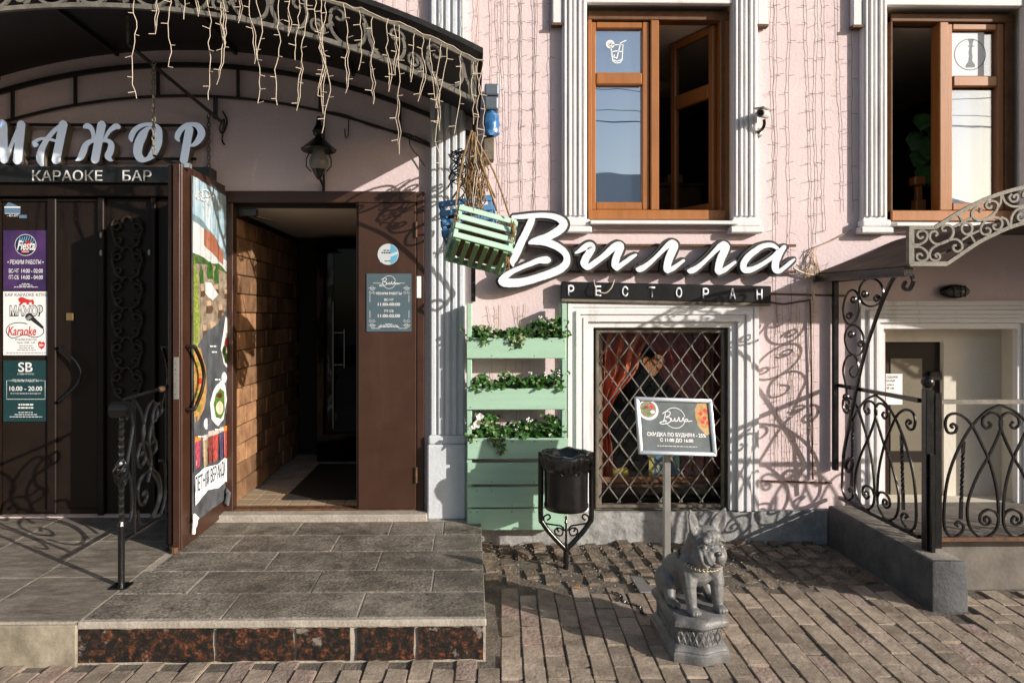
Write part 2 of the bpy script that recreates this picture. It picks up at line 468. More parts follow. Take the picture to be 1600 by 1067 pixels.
# ------------------------------------------------------------------ flat print and lettering
def decal(pl, pts, n, m, parent, name='print', px=True):
    q = [pl.uv(*p) for p in pts] if px else pts
    ar = sum(q[i][0] * q[(i + 1) % len(q)][1] - q[(i + 1) % len(q)][0] * q[i][1] for i in range(len(q)))
    if ar < 0: q = q[::-1]
    return MB().poly([pl.P(u, v, n) for u, v in q]).build(name, m, parent)
def rect(x0, y0, x1, y1): return [(x0, y0), (x1, y0), (x1, y1), (x0, y1)]
def oval(cx, cy, rx, ry=None, n=28): 
    ry = ry or rx
    return [(cx + rx * math.cos(2 * math.pi * i / n), cy + ry * math.sin(2 * math.pi * i / n)) for i in range(n)]
def lines(pl, paths, w, n, m, parent, name='print', px=True, k=1):
    """Drawn line work: flat ribbons of width w metres."""
    mb = MB()
    for p in paths:
        q = [pl.uv(*a) for a in p] if px else p
        if k > 1: q = catmull(q, k)
        L, Rr = [], []
        for i, (u, v) in enumerate(q):
            a, b = q[max(i - 1, 0)], q[min(i + 1, len(q) - 1)]
            du, dv = b[0] - a[0], b[1] - a[1]; l = math.hypot(du, dv) or 1
            L.append((u - dv / l * w / 2, v + du / l * w / 2)); Rr.append((u + dv / l * w / 2, v - du / l * w / 2))
        vs = [pl.P(*p2, n) for p2 in L] + [pl.P(*p2, n) for p2 in Rr]
        z = len(q)
        mb.add(vs, [(i, z + i, z + i + 1, i + 1) for i in range(z - 1)])
    return mb.build(name, m, parent)

def text(s, pl, box, n, m, parent, bold=0.0, name='lettering', shear=0.0, depth=0.0, px=True, space=1.0):
    """Built-in font, stretched to the box (x0, y0, x1, y1) the words fill on the plane."""
    cu = bpy.data.curves.new('t', 'FONT'); cu.body = s; cu.size = 1; cu.offset = bold; cu.shear = shear
    cu.space_character = space; cu.resolution_u = 4
    o = bpy.data.objects.new('t', cu); COL.objects.link(o)
    dg = bpy.context.evaluated_depsgraph_get()
    me = bpy.data.meshes.new_from_object(o.evaluated_get(dg))
    bpy.data.objects.remove(o); bpy.data.curves.remove(cu)
    xs = [v.co.x for v in me.vertices]; ys = [v.co.y for v in me.vertices]
    x0, x1, y0, y1 = min(xs), max(xs), min(ys), max(ys)
    if px:
        bx = [pl.uv(box[0], box[1]), pl.uv(box[2], box[1]), pl.uv(box[2], box[3]), pl.uv(box[0], box[3])]
        tl, tr, br, bl = [Vector(p) for p in bx]
    else:
        a, b, c, d = box
        tl, tr, br, bl = Vector((a, b)), Vector((c, b)), Vector((c, d)), Vector((a, d))
    sh = org(parent)
    for v in me.vertices:
        s_, t_ = (v.co.x - x0) / (x1 - x0), (v.co.y - y0) / (y1 - y0)
        q = bl * (1 - s_) * (1 - t_) + br * s_ * (1 - t_) + tr * s_ * t_ + tl * (1 - s_) * t_
        v.co = pl.P(q.x, q.y, n) - sh
    if depth:
        bm = bmesh.new(); bm.from_mesh(me)
        ex = bmesh.ops.extrude_face_region(bm, geom=bm.faces[:])
        bmesh.ops.translate(bm, vec=pl.N * depth, verts=[g for g in ex['geom'] if isinstance(g, bmesh.types.BMVert)])
        bm.to_mesh(me); bm.free()
    me.materials.clear()
    return new_obj(name, me, m, parent)
# ================================================================== GROUND
def sheet(name, x0, x1, y0, y1, z, m, kind='structure'):
    return tag(MB().poly([(x0, y0, z), (x1, y0, z), (x1, y1, z), (x0, y1, z)]).build(name, m), kind=kind)
ground = sheet('ground', -150, 150, -150, W + 10, -0.03, mat('dusty_asphalt', (.10, .088, .075), .95, .3, 2, .4, 40, c2=(.15, .13, .11)))
pavement = sheet('pavement', -7, 8, 0.6, W + .1, -0.009, M['asphalt'])

def stone_meshes(prefix, w, l, h, m, n, jit, bev, dome=0.0):
    out = []
    for i in range(n):
        rg = random.Random(hash(prefix) % 1000 + i * 17)
        bm = bmesh.new()
        def q(x, y, z): return bm.verts.new((x * w / 2 + rg.uniform(-jit, jit) * w, y * l / 2 + rg.uniform(-jit, jit) * l, z))
        lo = [q(x, y, -h) for x, y in ((-1, -1), (1, -1), (1, 1), (-1, 1))]
        hi = [q(x, y, rg.uniform(-1, 1) * dome * .5) for x, y in ((-1, -1), (1, -1), (1, 1), (-1, 1))]
        bm.faces.new(hi)
        for k in range(4): bm.faces.new((lo[k], lo[(k + 1) % 4], hi[(k + 1) % 4], hi[k]))
        bmesh.ops.bevel(bm, geom=[e for e in bm.edges if sum(v in hi for v in e.verts) == 2] + [e for e in bm.edges if sum(v in hi for v in e.verts) == 1],
                        offset=bev, segments=2 if dome else 1, affect='EDGES', clamp_overlap=True)
        me = bpy.data.meshes.new(prefix); bm.to_mesh(me); bm.free()
        me.polygons.foreach_set('use_smooth', [True] * len(me.polygons)); me.set_sharp_from_angle(angle=R(50))
        me.materials.append(m); out.append(me)
    return out

PVW, PVL = 0.101, 0.203
pav_me = stone_meshes('paving_stone', PVW - .006, PVL - .0045, .035, M['paver'], 8, .016, .004, .006)
pav_red = stone_meshes('paving_stone', PVW - .006, PVL - .0045, .035, M['paver_r'], 2, .016, .004, .006)
ang = R(2.6)
rest = bmesh.new()
cnt = 0
rg = random.Random(3)
cand = []
for i in range(-60, 62):
    for j in range(-14, 9):
        lx = i * PVW; ly = j * PVL + (PVL / 2 if i % 2 else 0) + rg.uniform(-.006, .006)
        x = 1.0 + lx * math.cos(ang) + ly * math.sin(ang) ; y = 3.3 - lx * math.sin(ang) * .0 + ly * math.cos(ang)
        if y > 3.97 or y < 1.1 or x < -5.2 or x > 5.6: continue
        if x < 0.13 and y > 3.16: continue
        if 2.38 < x < 2.72 and y > 3.58: continue
        if x >= 2.72 and y > 3.9: continue
        cand.append((x, y))
def seen(x, y):
    return y > 2.80 and -0.74 * y - .15 < x < 0.85 * y + .1
vis = sorted([c for c in cand if seen(*c)], key=lambda c: c[1])
indiv = set(vis[:295])
for x, y in cand:
    red = rg.random() < .17
    me = rg.choice(pav_red if red else pav_me)
    rz = -ang + rg.uniform(-.02, .02) + (math.pi if rg.random() < .5 else 0)
    z = rg.uniform(-.004, .004)
    if (x, y) in indiv:
        o = bpy.data.objects.new('paving_stone', me); link(o, pavement)
        o.location = (x, y, z); o.rotation_euler = (rg.uniform(-.012, .012), rg.uniform(-.02, .02), rz)
    else:
        b0 = len(rest.verts); rest.from_mesh(me); rest.verts.ensure_lookup_table()
        mx = Matrix.Translation((x, y, z)) @ Matrix.Rotation(rz, 4, 'Z')
        for v in rest.verts[b0:]: v.co = mx @ v.co
me = bpy.data.meshes.new('paving'); rest.to_mesh(me); rest.free(); me.materials.append(M['paver'])
tag(link(bpy.data.objects.new('paving', me), pavement), kind='stuff')

# the old rough setts along the foot of the wall
set_me = stone_meshes('cobblestone', .112, .150, .06, M['sett'], 10, .05, .016, .026)
x = .14; colm = 0
while x < 2.44:
    y = 3.985 + rg.uniform(-.02, .02) + (colm % 2) * .05
    while y < 4.79:
        l = rg.uniform(.80, 1.25)
        if rg.random() > .03:
            o = bpy.data.objects.new('cobblestone', rg.choice(set_me)); link(o, pavement)
            o.scale = (rg.uniform(.90, 1.04), l, 1)
            o.location = (x - (y - 4.0) * .05 + rg.uniform(-.006, .006), y + .075 * l, rg.uniform(-.012, .010) + (.010 if y > 4.4 else 0))
            o.rotation_euler = (rg.uniform(-.07, .07), rg.uniform(-.07, .07), rg.uniform(-.07, .07) + R(2) + (math.pi if rg.random() < .5 else 0))
        y += .157 * l
    x += .1165; colm += 1
# loose grit in the gaps
gm = MB()
for i in range(900):
    x, y = rg.uniform(.1, 2.42), rg.uniform(3.95, 4.78)
    if rg.random() < .4: y = rg.uniform(4.55, 4.78)
    s = rg.uniform(.002, .006)
    gm.ball((x, y, rg.uniform(-.006, .014)), (s, s * rg.uniform(.6, 1.2), s * .6), 5)
tag(gm.build('grit', M['grout'], pavement), kind='stuff')

# ================================================================== THE ENTRANCE STEP
step = tag(MB().box(-6.0, .070, 3.172, W - .002, -.03, PLAT - .0035).build('entrance_step', M['grout']), kind='structure')
def tile(x0, x1, y0, y1, m, name='paving_slab', g=.0045):
    z = PLAT + rg.uniform(-.0012, .0012)
    return MB().box(x0 + g, x1 - g, y0 + g, y1 - g, PLAT - .03, z).build(name, m, step, bevel=.0025)
rows = [(3.185, 3.475, [-1.756, -1.134, -.518, .073]), (3.475, 3.775, [-1.756, -1.406, -.797, -.195, .073]), (3.775, 4.08, [-1.756, -1.72, -1.115, -.513, .073]),
        (4.08, 4.38, [-1.756, -1.41, -.815, -.222, .073]), (4.38, 4.665, [-1.756, -1.71, -1.11, -.515, -.173, .073])]
for y0, y1, xs in rows:
    for a, b in zip(xs, xs[1:]):
        if b - a > .05: tile(a, b, y0, y1, M['tile'])
for k, (y0, y1) in enumerate([(3.172, 3.70), (3.70, 4.286), (4.286, 4.79)]):
    for i in range(6):
        tile(-1.76 - .51 * (i + 1), -1.76 - .51 * i, y0, y1, M['slate'])
# beige lip along the front edge and the plaster step under the door
B('edge_strip', M['grout'], step, -1.77, .073, 3.160, 3.184, PLAT - .036, PLAT - .002, .006)
mb = MB().box(fx(338, W), fx(669, W), 4.672, W - .003, PLAT - .02, PLAT + .042); mb.build('threshold_step', M['grout'], step, bevel=.008)
for a, b in ((122, 334), (339, 459), (463, 547), (557, 648), (653, 755)):
    x0, x1 = fx(a, 3.165), fx(b, 3.165)
    # uneven, chipped outline
    top, bot = PLAT - .036, .004
    pts = []
    n = 9
    for i in range(n): pts.append((x0 + (x1 - x0) * i / (n - 1), top + rg.uniform(-.006, .001)))
    for i in range(1, 4): pts.append((x1 + rg.uniform(-.006, .002), top + (bot - top) * i / 4))
    for i in range(n): pts.append((x1 + (x0 - x1) * i / (n - 1), bot + rg.uniform(-.002, .006)))
    for i in range(1, 4): pts.append((x0 + rg.uniform(-.002, .006), bot + (top - bot) * i / 4))
    MB().prism(FP(3.168), pts, -.01, .006).build('granite_slab', M['granite'], step)
B('riser_plaster', M['riser'], step, -6.0, fx(119, 3.15), 3.150, 3.171, -.02, PLAT - .012, .006)

# ================================================================== THE BUILDING
bld = thing('restaurant_building', 'pink plastered old building with white window surrounds and dark brown doors', 'building', (0, W, 0))
WZ0, WZ1, WX0, WX1 = -.05, 5.2, -6.0, 6.0
def hole(x0, y0, x1, y1): return (fx(x0, W), fx(x1, W), fz(y1, W, x0), fz(y0, W, x0))
H_DOOR = hole(363, 301, 661, 797)
H_W1 = hole(916, 2, 1144, 351)
H_W2 = hole(1386, 8, 1600, 352)
H_LW = hole(927, 511, 1142, 801)
H_RD = (fx(1383, W), fx(1592, W), .26, fz(515, W, 1400))
HOLES = [H_DOOR, H_W1, H_W2, H_LW, H_RD]
DEP = {0: .12, 1: .15, 2: .15, 3: .12, 4: .14}
def wall_mesh():
    mb = MB()
    xs = sorted({WX0, WX1} | {h[i] for h in HOLES for i in (0, 1)})
    zs = sorted({WZ0, WZ1} | {h[i] for h in HOLES for i in (2, 3)})
    for a, b in zip(xs, xs[1:]):
        for c, d in zip(zs, zs[1:]):
            cx, cz = (a + b) / 2, (c + d) / 2
            if any(h[0] < cx < h[1] and h[2] < cz < h[3] for h in HOLES): continue
            mb.poly([(a, W, c), (b, W, c), (b, W, d), (a, W, d)])
    return mb
wall = wall_mesh().build('wall', M['pink'], bld, merge=True)
# shell behind the front: back, roof and ends close the building so no light leaks in
mb = MB()
mb.poly([(WX0, W, WZ1), (WX1, W, WZ1), (WX1, W + 6, WZ1), (WX0, W + 6, WZ1)])
mb.poly([(WX0, W, WZ0), (WX0, W, WZ1), (WX0, W + 6, WZ1), (WX0, W + 6, WZ0)])
mb.poly([(WX1, W, WZ0), (WX1, W + 6, WZ0), (WX1, W + 6, WZ1), (WX1, W, WZ1)])
mb.poly([(WX0, W + 6, WZ0), (WX0, W + 6, WZ1), (WX1, W + 6, WZ1), (WX1, W + 6, WZ0)])
mb.build('outer_wall', M['pink'], bld)
def reveal(h, d, m, bottom=True, name='reveal'):
    x0, x1, z0, z1 = h; y0, y1 = W, W + d
    mb = MB()
    mb.poly([(x0, y0, z0), (x0, y1, z0), (x0, y1, z1), (x0, y0, z1)])
    mb.poly([(x1, y0, z0), (x1, y0, z1), (x1, y1, z1), (x1, y1, z0)])
    mb.poly([(x0, y0, z1), (x0, y1, z1), (x1, y1, z1), (x1, y0, z1)])
    if bottom: mb.poly([(x0, y0, z0), (x1, y0, z0), (x1, y1, z0), (x0, y1, z0)])
    return mb.build(name, m, bld)
reveal(H_W1, .15, M['cream']); reveal(H_W2, .15, M['cream']); reveal(H_LW, .14, M['white'])
def room(x0, x1, y0, y1, z0, z1, mw, mc=None, mf=None, front=None):
    """A closed room behind an opening; front = the opening (x0, x1, z0, z1) left free in its front wall."""
    mb = MB()
    mb.poly([(x0, y1, z0), (x1, y1, z0), (x1, y1, z1), (x0, y1, z1)])
    mb.poly([(x0, y0, z0), (x0, y1, z0), (x0, y1, z1), (x0, y0, z1)])
    mb.poly([(x1, y0, z0), (x1, y0, z1), (x1, y1, z1), (x1, y1, z0)])
    if front:
        a, b, c, d = front
        for q in ((x0, a, z0, z1), (b, x1, z0, z1), (a, b, z0, c), (a, b, d, z1)):
            if q[1] - q[0] > 1e-4 and q[3] - q[2] > 1e-4:
                mb.poly([(q[0], y0, q[2]), (q[0], y0, q[3]), (q[1], y0, q[3]), (q[1], y0, q[2])])
    mb.build('room_wall', mw, bld)
    MB().poly([(x0, y0, z1), (x0, y1, z1), (x1, y1, z1), (x1, y0, z1)]).build('room_ceiling', mc or mw, bld)
    MB().poly([(x0, y0, z0), (x1, y0, z0), (x1, y1, z0), (x0, y1, z0)]).build('room_floor', mf or flat('room_floor_boards', (.34, .24, .15), .5), bld)

# ---- plinth at the foot of the wall
def rough_slab(x0, x1, z0, z1, y, d, nx, nz, amp):
    mb = MB(); vs = []
    for j in range(nz + 1):
        for i in range(nx + 1):
            x, z = x0 + (x1 - x0) * i / nx, z0 + (z1 - z0) * j / nz
            p = noise.fractal(Vector((x * 14, z * 14, 3.3)), 1, 2, 4) * amp
            vs.append((x, y - d + p, z))
    fs = [(j * (nx + 1) + i, j * (nx + 1) + i + 1, (j + 1) * (nx + 1) + i + 1, (j + 1) * (nx + 1) + i) for j in range(nz) for i in range(nx)]
    mb.add(vs, fs)
    mb.poly([(x0, y - d + .006, z1), (x1, y - d + .006, z1), (x1, y, z1), (x0, y, z1)])
    mb.poly([(x0, y, z0), (x0, y - d, z0), (x0, y - d, z1), (x0, y, z1)])
    mb.poly([(x1, y, z0), (x1, y, z1), (x1, y - d, z1), (x1, y - d, z0)])
    return mb
rough_slab(fx(722, W), 2.46, -.04, fz(797, W), W, .045, 170, 24, .008).build('plinth', M['plinth'], bld, smooth=60)

# ---- fluted pilaster beside the entrance
pil = MB()
PY = 4.748
xa, xb = fx(672, PY), fx(727, PY)
ztop, zb = 5.1, fz(690, PY)
pil.box(xa, xb, PY, W - .002, zb, ztop)
p = pil.build('pilaster', M['bluewhite'], bld)
ridge = MB()
for k in range(5):
    a = xa + (xb - xa) * (k + .12) / 5; b = xa + (xb - xa) * (k + .80) / 5
    ridge.box(a, b, PY - .014, PY + .001, zb + .05, ztop)
ridge.build('fluting', M['bluewhite'], p, bevel=.006)
base = MB()
base.box(fx(667, 4.70), fx(727, 4.70) + .005, 4.705, W - .004, PLAT - .005, zb - .012)
base.build('pedestal', M['bluewhite'], p, bevel=.012)
MB().box(fx(669, 4.72), fx(728, 4.72), 4.722, W - .006, zb - .013, zb + .05).build('moulding', M['bluewhite'], p, bevel=.014, seg=2)

# ---- upper window surrounds
def fluted(x0, x1, z0, z1, nm='window_surround', y=W - .055, n=5, rev=False):
    mb = MB().box(x0, x1, y, W - .001, z0, z1); o = mb.build(nm, M['white'], bld, bevel=.003)
    r_ = MB()
    for k in range(n):
        a = x0 + (x1 - x0) * (k + .15 + .1 * (k == 0)) / n; b = x0 + (x1 - x0) * (k + .78) / n
        r_.box(a, b, y - .014 - .006 * (k % 2), y + .001, z0 + .07, z1)
    r_.build('fluting', M['white'], o, bevel=.005)
    return o
for (l0, l1, r0, r1) in ((879, 917, 1146, 1184), (1349, 1386, 1602, 1645)):
    Y = W - .055
    zt, zb_ = 4.6, fz(354, Y)
    for a, b in ((l0, l1), (r0, r1)):
        o = fluted(fx(a, Y), fx(b, Y), zb_, zt)
        x0, x1 = fx(a, Y) - .03, fx(b, Y) + .03
        MB().box(x0, x1, Y - .03, W - .004, zb_ - .045, zb_ - .001).build('foot_block', M['white'], o, bevel=.008)
        MB().box(x0 + .012, x1 - .012, Y - .022, W - .006, zb_, zb_ + .05).build('foot_moulding', M['white'], o, bevel=.012, seg=2)
        # the ear with its bracket at the top
        side = (x0 - .038, fx(a, Y) - .002) if a == l0 else (fx(b, Y) + .002, x1 + .038)
        MB().box(side[0], side[1], Y + .004, W - .008, fz(37, Y), zt - .02).build('ear', M['white'], o, bevel=.006)
        MB().box(side[0] - .006, side[1] + .006, Y - .004, W - .009, fz(40, Y), fz(36, Y)).build('ear_ledge', M['rust'], o)
    # lintel between the jambs
    MB().box(fx(l1, Y) + .001, fx(r0, Y) - .001, Y + .01, W - .003, fz(3, Y), zt).build('lintel', M['white'], bld, bevel=.004)

def sill(x0, x1, z, name='window_sill'):
    mb = MB()
    mb.add([(x0, W - .10, z - .030), (x1, W - .10, z - .030), (x1, W + .06, z - .004), (x0, W + .06, z - .004),
            (x0, W - .10, z - .052), (x1, W - .10, z - .052), (x1, W + .06, z - .052), (x0, W + .06, z - .052)],
           [(0, 1, 2, 3), (4, 7, 6, 5), (0, 4, 5, 1), (1, 5, 6, 2), (3, 2, 6, 7), (0, 3, 7, 4)])
    return mb.build(name, M['white'], bld, bevel=.002)
sill(fx(919, W), fx(1146, W), fz(342, W) + .004)
sill(fx(1388, W), fx(1605, W), fz(344, W) + .004)
for a, b, yy in ((885, 1190, 357), (1355, 1640, 359)):
    B('string_course', M['pink'], bld, fx(a, W), fx(b, W), W - .03, W - .0035, fz(yy + 5, W), fz(yy, W) - .012, .004)

# ---- upper windows
FY = W + .10
def pbox(mb, x0, y0, x1, y1, Y, d0, d1, m=0):
    mb.box(fx(x0, Y), fx(x1, Y), Y + d0, Y + d1, fz(y1, Y, (x0 + x1) / 2), fz(y0, Y, (x0 + x1) / 2), m)
def pane(parent, x0, y0, x1, y1, Y, m, name='pane'):
    mb = MB().box(fx(x0, Y), fx(x1, Y), Y, Y + .006, fz(y1, Y), fz(y0, Y))
    return mb.build(name, m, parent)
def sash_closed(win, x0, x1, ya, yb, tr0, tr1, gm):
    """Side stiles, top and bottom rail, a transom and two panes."""
    for q_ in ((x0, ya, x0 + 8, yb), (x1 - 11, ya, x1, yb)):
        s = MB(); pbox(s, *q_, FY, -.03, .02); s.build('sash', M['frame_wood'], win, bevel=.006)
    for q_ in ((x0 + 8.2, ya, x1 - 11.2, ya + 10), (x0 + 8.2, yb - 12, x1 - 11.2, yb)):
        s2 = MB(); pbox(s2, *q_, FY, -.029, .019); s2.build('sash_rail', M['frame_wood'], win, bevel=.006)
    t = MB(); pbox(t, x0 + 8.2, tr0, x1 - 11.2, tr1, FY, -.036, .018); t.build('transom', M['frame_wood'], win, bevel=.008)
    blind = flat('pale_blind', (.36, .42, .47), .8) if x0 < 1200 else flat('white_blind', (.42, .47, .60), .8)
    for a_, b_ in ((ya + 10, tr0), (tr1, yb - 12)):
        xr = x1 - 11 if x0 < 1200 else x1 - 26
        MB().box(fx(x0 + 8, FY), fx(xr, FY), FY + .022, FY + .026, fz(b_, FY), fz(a_, FY)).build('blind', blind, win)
    pane(win, x0 + 8, ya + 10, x1 - 11, tr0, FY + .002, gm); pane(win, x0 + 8, tr1, x1 - 11, yb - 12, FY + .002, gm)
def win_root(mat_, *jambs):
    o = link(bpy.data.objects.new('window', None), bld)
    for (a, b, c, d, Y_) in jambs:
        k = MB(); pbox(k, a, b, c, d, Y_, -.045, .05); k.build('jamb', mat_, o, bevel=.004)
    return o
w1 = win_root(M['frame_wood'], (917, 22, 923, 344, FY), (1122, 22, 1142, 344, FY))
w1['label'] = 'upper window with its right sash open inward'
k = MB(); pbox(k, 917, 22, 1143, 36, FY, -.05, .048); k.build('head_rail', M['frame_dark'], w1, bevel=.004)
k = MB(); pbox(k, 917, 330, 1129, 345, FY, -.06, .06); k.build('bottom_rail', M['frame_wood'], w1, bevel=.004)
k = MB(); pbox(k, 1014, 36, 1027, 330, FY, -.05, .05); k.build('mullion', M['frame_wood'], w1, bevel=.006)
k = MB(); pbox(k, 1123, 36, 1128.5, 330, FY, -.052, -.02); k.build('worn_jamb', M['frame_dark'], w1, bevel=.002)
sash_closed(w1, 922, 1013, 37, 329, 116, 135, M['glass'])
def open_sash(win, hx, ya, yb, tra, trb, width, ang, gm, sgn=-1):
    """A sash hinged at hx swinging into the room by ang; sgn -1 = it lies to the left of its hinge."""
    x0 = fx(hx, FY)
    zA, zB, zT0, zT1 = fz(ya, FY, hx), fz(yb, FY, hx), fz(tra, FY, hx), fz(trb, FY, hx)
    mx = Matrix.Translation((x0, FY + .02, 0)) @ Matrix.Rotation(ang, 4, 'Z')
    def bx(a, b, c, d, t0=-.022, t1=.022, m='frame_wood', nm='sash', bv=.005):
        aa, bb = sorted((sgn * a, sgn * b))
        return MB().box(aa, bb, t0, t1, d, c, mtx=mx).build(nm, M[m], win, bevel=bv)
    bx(0, .045, zA, zB); bx(width - .05, width, zA, zB)
    bx(.0452, width - .0502, zA, zA - .05, -.021, .021, nm='sash_rail'); bx(.0452, width - .0502, zB + .055, zB, -.021, .021, nm='sash_rail')
    bx(.0452, width - .0502, zT0, zT1, -.024, .024, nm='transom')
    bx(.045, width - .05, zA - .05, zT0, -.004, .004, gm, 'pane', 0); bx(.045, width - .05, zT1, zB + .055, -.004, .004, gm, 'pane', 0)
open_sash(w1, 1119, 38, 328, 128, 150, .42, R(-62), 'clear')
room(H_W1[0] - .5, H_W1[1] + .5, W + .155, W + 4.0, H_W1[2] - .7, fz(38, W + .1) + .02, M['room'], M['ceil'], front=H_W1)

w2 = win_root(M['frame_dark'], (1386, 28, 1389, 346, FY), (1564, 28, 1577, 346, FY))
w2['label'] = 'upper right window with its left half open'
k = MB(); pbox(k, 1386, 27, 1578, 39, FY, -.05, .048); k.build('head_rail', M['frame_dark'], w2, bevel=.004)
k = MB(); pbox(k, 1386, 331, 1578, 347, FY, -.06, .06); k.build('bottom_rail', M['frame_wood'], w2, bevel=.004)
k = MB(); pbox(k, 1461, 39, 1475, 331, FY, -.05, .05); k.build('mullion', M['frame_wood'], w2, bevel=.006)
sash_closed(w2, 1476, 1564, 40, 330, 121, 138, M['glass2'])
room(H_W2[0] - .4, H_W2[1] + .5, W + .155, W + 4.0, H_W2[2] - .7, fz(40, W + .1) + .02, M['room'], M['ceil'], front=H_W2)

# ---- lower window
Y = W - .06
lws = []
def u_frame(o, i, y0, m, parent, name):
    """A mitred three-sided moulding: outer (x0, x1, ztop), inner the same, both down to zbot."""
    ox0, ox1, oz, zb = o; ix0, ix1, iz, _ = i
    pts = [(ox0, zb), (ox0, oz), (ox1, oz), (ox1, zb), (ix1, zb), (ix1, iz), (ix0, iz), (ix0, zb)]
    return MB().prism(FP(y0), pts[::-1], y0 - W + .001, 0).build(name, m, parent, bevel=.003)
def surround(l, r, t, wl, wr, wt, zb, steps):
    root = None
    for (a, b, d) in steps:
        o = (fx(l + wl * a, Y), fx(r - wr * a, Y), fz(t + wt * a, Y, (l + r) / 2), zb + .0004 * a)
        i = (fx(l + wl * b, Y), fx(r - wr * b, Y), fz(t + wt * b, Y, (l + r) / 2), zb + .0004 * a)
        s = u_frame(o, i, W - d, M['white'], root or bld, 'window_surround' if root is None else 'moulding')
        root = root or s
    return root
surround(887, 1186, 474, 41, 44, 38, fz(800, Y), ((0, .17, .060), (.172, .30, .052), (.302, .46, .072), (.462, .58, .058), (.582, .76, .066), (.762, 1.0, .040)))
LY = W + .06
lw = win_root(M['old_wood'], (929, 512, 938, 800, LY), (1132, 512, 1141, 800, LY)); lw['label'] = 'lower window with dark weathered frame'
k = MB(); pbox(k, 938.4, 512, 1131.6, 520, LY, -.038, .05); pbox(k, 938.4, 788, 1131.6, 799, LY, -.038, .05); k.build('frame_rail', M['old_wood'], lw, bevel=.004)
k = MB(); pbox(k, 936, 748, 1134, 757, LY, .055, .10); k.build('transom', M['frame_dark'], lw, bevel=.004)
k = MB(); pbox(k, 1108, 520, 1114, 748, LY, .055, .10); pbox(k, 938, 520, 944, 748, LY, .055, .10); k.build('sash', M['frame_dark'], lw, bevel=.004)
pane(lw, 938, 520, 1133, 790, LY + .08, M['clear'])
B('ledge', M['old_wood'], lw, fx(927, W) + .004, fx(1141, W) - .004, W - .02, W + .14, fz(801, W), fz(797, W), .004)
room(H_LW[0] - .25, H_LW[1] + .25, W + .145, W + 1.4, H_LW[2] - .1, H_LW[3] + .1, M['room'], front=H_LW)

# ---- recessed entrance on the right, below the small canopy
Y = W - .06
surround(1345, 1632, 470, 38, 40, 44, .262, ((0, .17, .058), (.172, .32, .048), (.322, .48, .068), (.482, .62, .054), (.622, .78, .066), (.782, 1.0, .045)))
x0, x1, z0, z1 = H_RD
mb = MB()
mb.poly([(x0, W, z0), (x0, W + .22, z0), (x0, W + .22, z1), (x0, W, z1)]); mb.poly([(x0, W, z1), (x0, W + .22, z1), (x1, W + .22, z1), (x1, W, z1)])
mb.poly([(x1, W, z0), (x1, W, z1), (x1, W + .22, z1), (x1, W + .22, z0)])
mb.build('reveal', M['cream'], bld)
DX = fx(1466, W + .22)
DXL = x0 + .001
ZT = fz(534, W + .22)
mb = MB().box(DX, x1 - .001, W + .16, W + .30, z0, z1 - .001); mb.build('filled_wall', M['cream'], bld)
MB().box(DXL, DX - .001, W + .16, W + .30, ZT, z1 - .001).build('filled_wall', M['cream'], bld)
rd = MB(); RY = W + .2
rd.box(DXL, DX - .002, RY, RY + .04, z0, ZT - .001); rd = rd.build('door', M['blackbrown'], bld); rd['label'] = 'dark side door with a glazed upper half'
for (a, b, c, d) in ((1391, 560, 1440, 704), (1391, 722, 1440, 820)):
    mb = MB(); pbox(mb, a, c - c + b, c, d, RY, -.006, -.001); mb.build('pane', flat('curtained_pane', (.17, .15, .115), .3), rd)
mb = MB(); pbox(mb, 1450, 580, 1466, 594, RY, -.03, -.001); mb.build('hinge', M['iron'], rd, bevel=.006)

# ---- plinth and raised landing right of the ramp
land = thing('landing', 'low plastered landing behind the black iron railing', 'landing', (3.4, 3.95, 0))
B('recess_floor', M['cream'], land, H_RD[0] + .002, H_RD[1] - .002, W - .0028, W + .29, .15, .2675, 0)
B('landing_body', mat('brown_grey_plaster', (.13, .115, .10), .9, .3, 5, .3, 40, c2=(.21, .19, .17)), land, 2.66, 6.0, 3.955, W - .003, -.03, .268, .01)

# ---- entrance: frame, fixed leaf, open leaf, porch
DY = W - .03
fr = MB()
x0, x1, z0, z1 = H_DOOR
xr0 = fx(651, DY)
fr.box(x0 - .06, xr0 - .001, DY, W + .06, fz(318, DY), fz(300, DY)); 
fr = fr.build('door_frame', M['brown'], bld, bevel=.005)
MB().box(xr0, x1 + .01, DY - .002, W + .06, z0 - .003, fz(300, DY) - .001).build('jamb', M['brown'], fr, bevel=.005)
MB().box(x0 - .05, x0 + .012, DY + .002, W + .06, z0 - .002, fz(318, DY) - .002).build('jamb', M['brown'], fr, bevel=.005)
MB().box(x0 + .013, xr0 - .002, DY + .004, W + .06, z0 - .02, z0 + .014).build('sill', M['rust'], fr, bevel=.004)
lf = MB()
lf.box(fx(560, DY), xr0 - .003, DY - .012, DY + .04, z0 + .016, fz(318.6, DY))
leaf = lf.build('door', M['brown'], bld, bevel=.004); leaf['label'] = 'fixed brown steel door leaf with opening hours'
MB().box(fx(557, DY), fx(560, DY) - .001, DY - .004, DY + .05, z0 + .016, fz(319, DY)).build('door_edge', M['blackbrown'], leaf)
for zz in (360, 740):
    MB().tube([(xr0 - .002, DY - .02, fz(zz + 12, DY)), (xr0 - .002, DY - .02, fz(zz - 12, DY))], .009, 8).build('hinge', M['rust'], leaf, smooth=40)
MB().box(fx(651, DY), fx(658, DY), DY - .012, DY - .003, fz(466, DY), fz(432, DY)).build('contact_sensor', M['paper'], fr, bevel=.003)

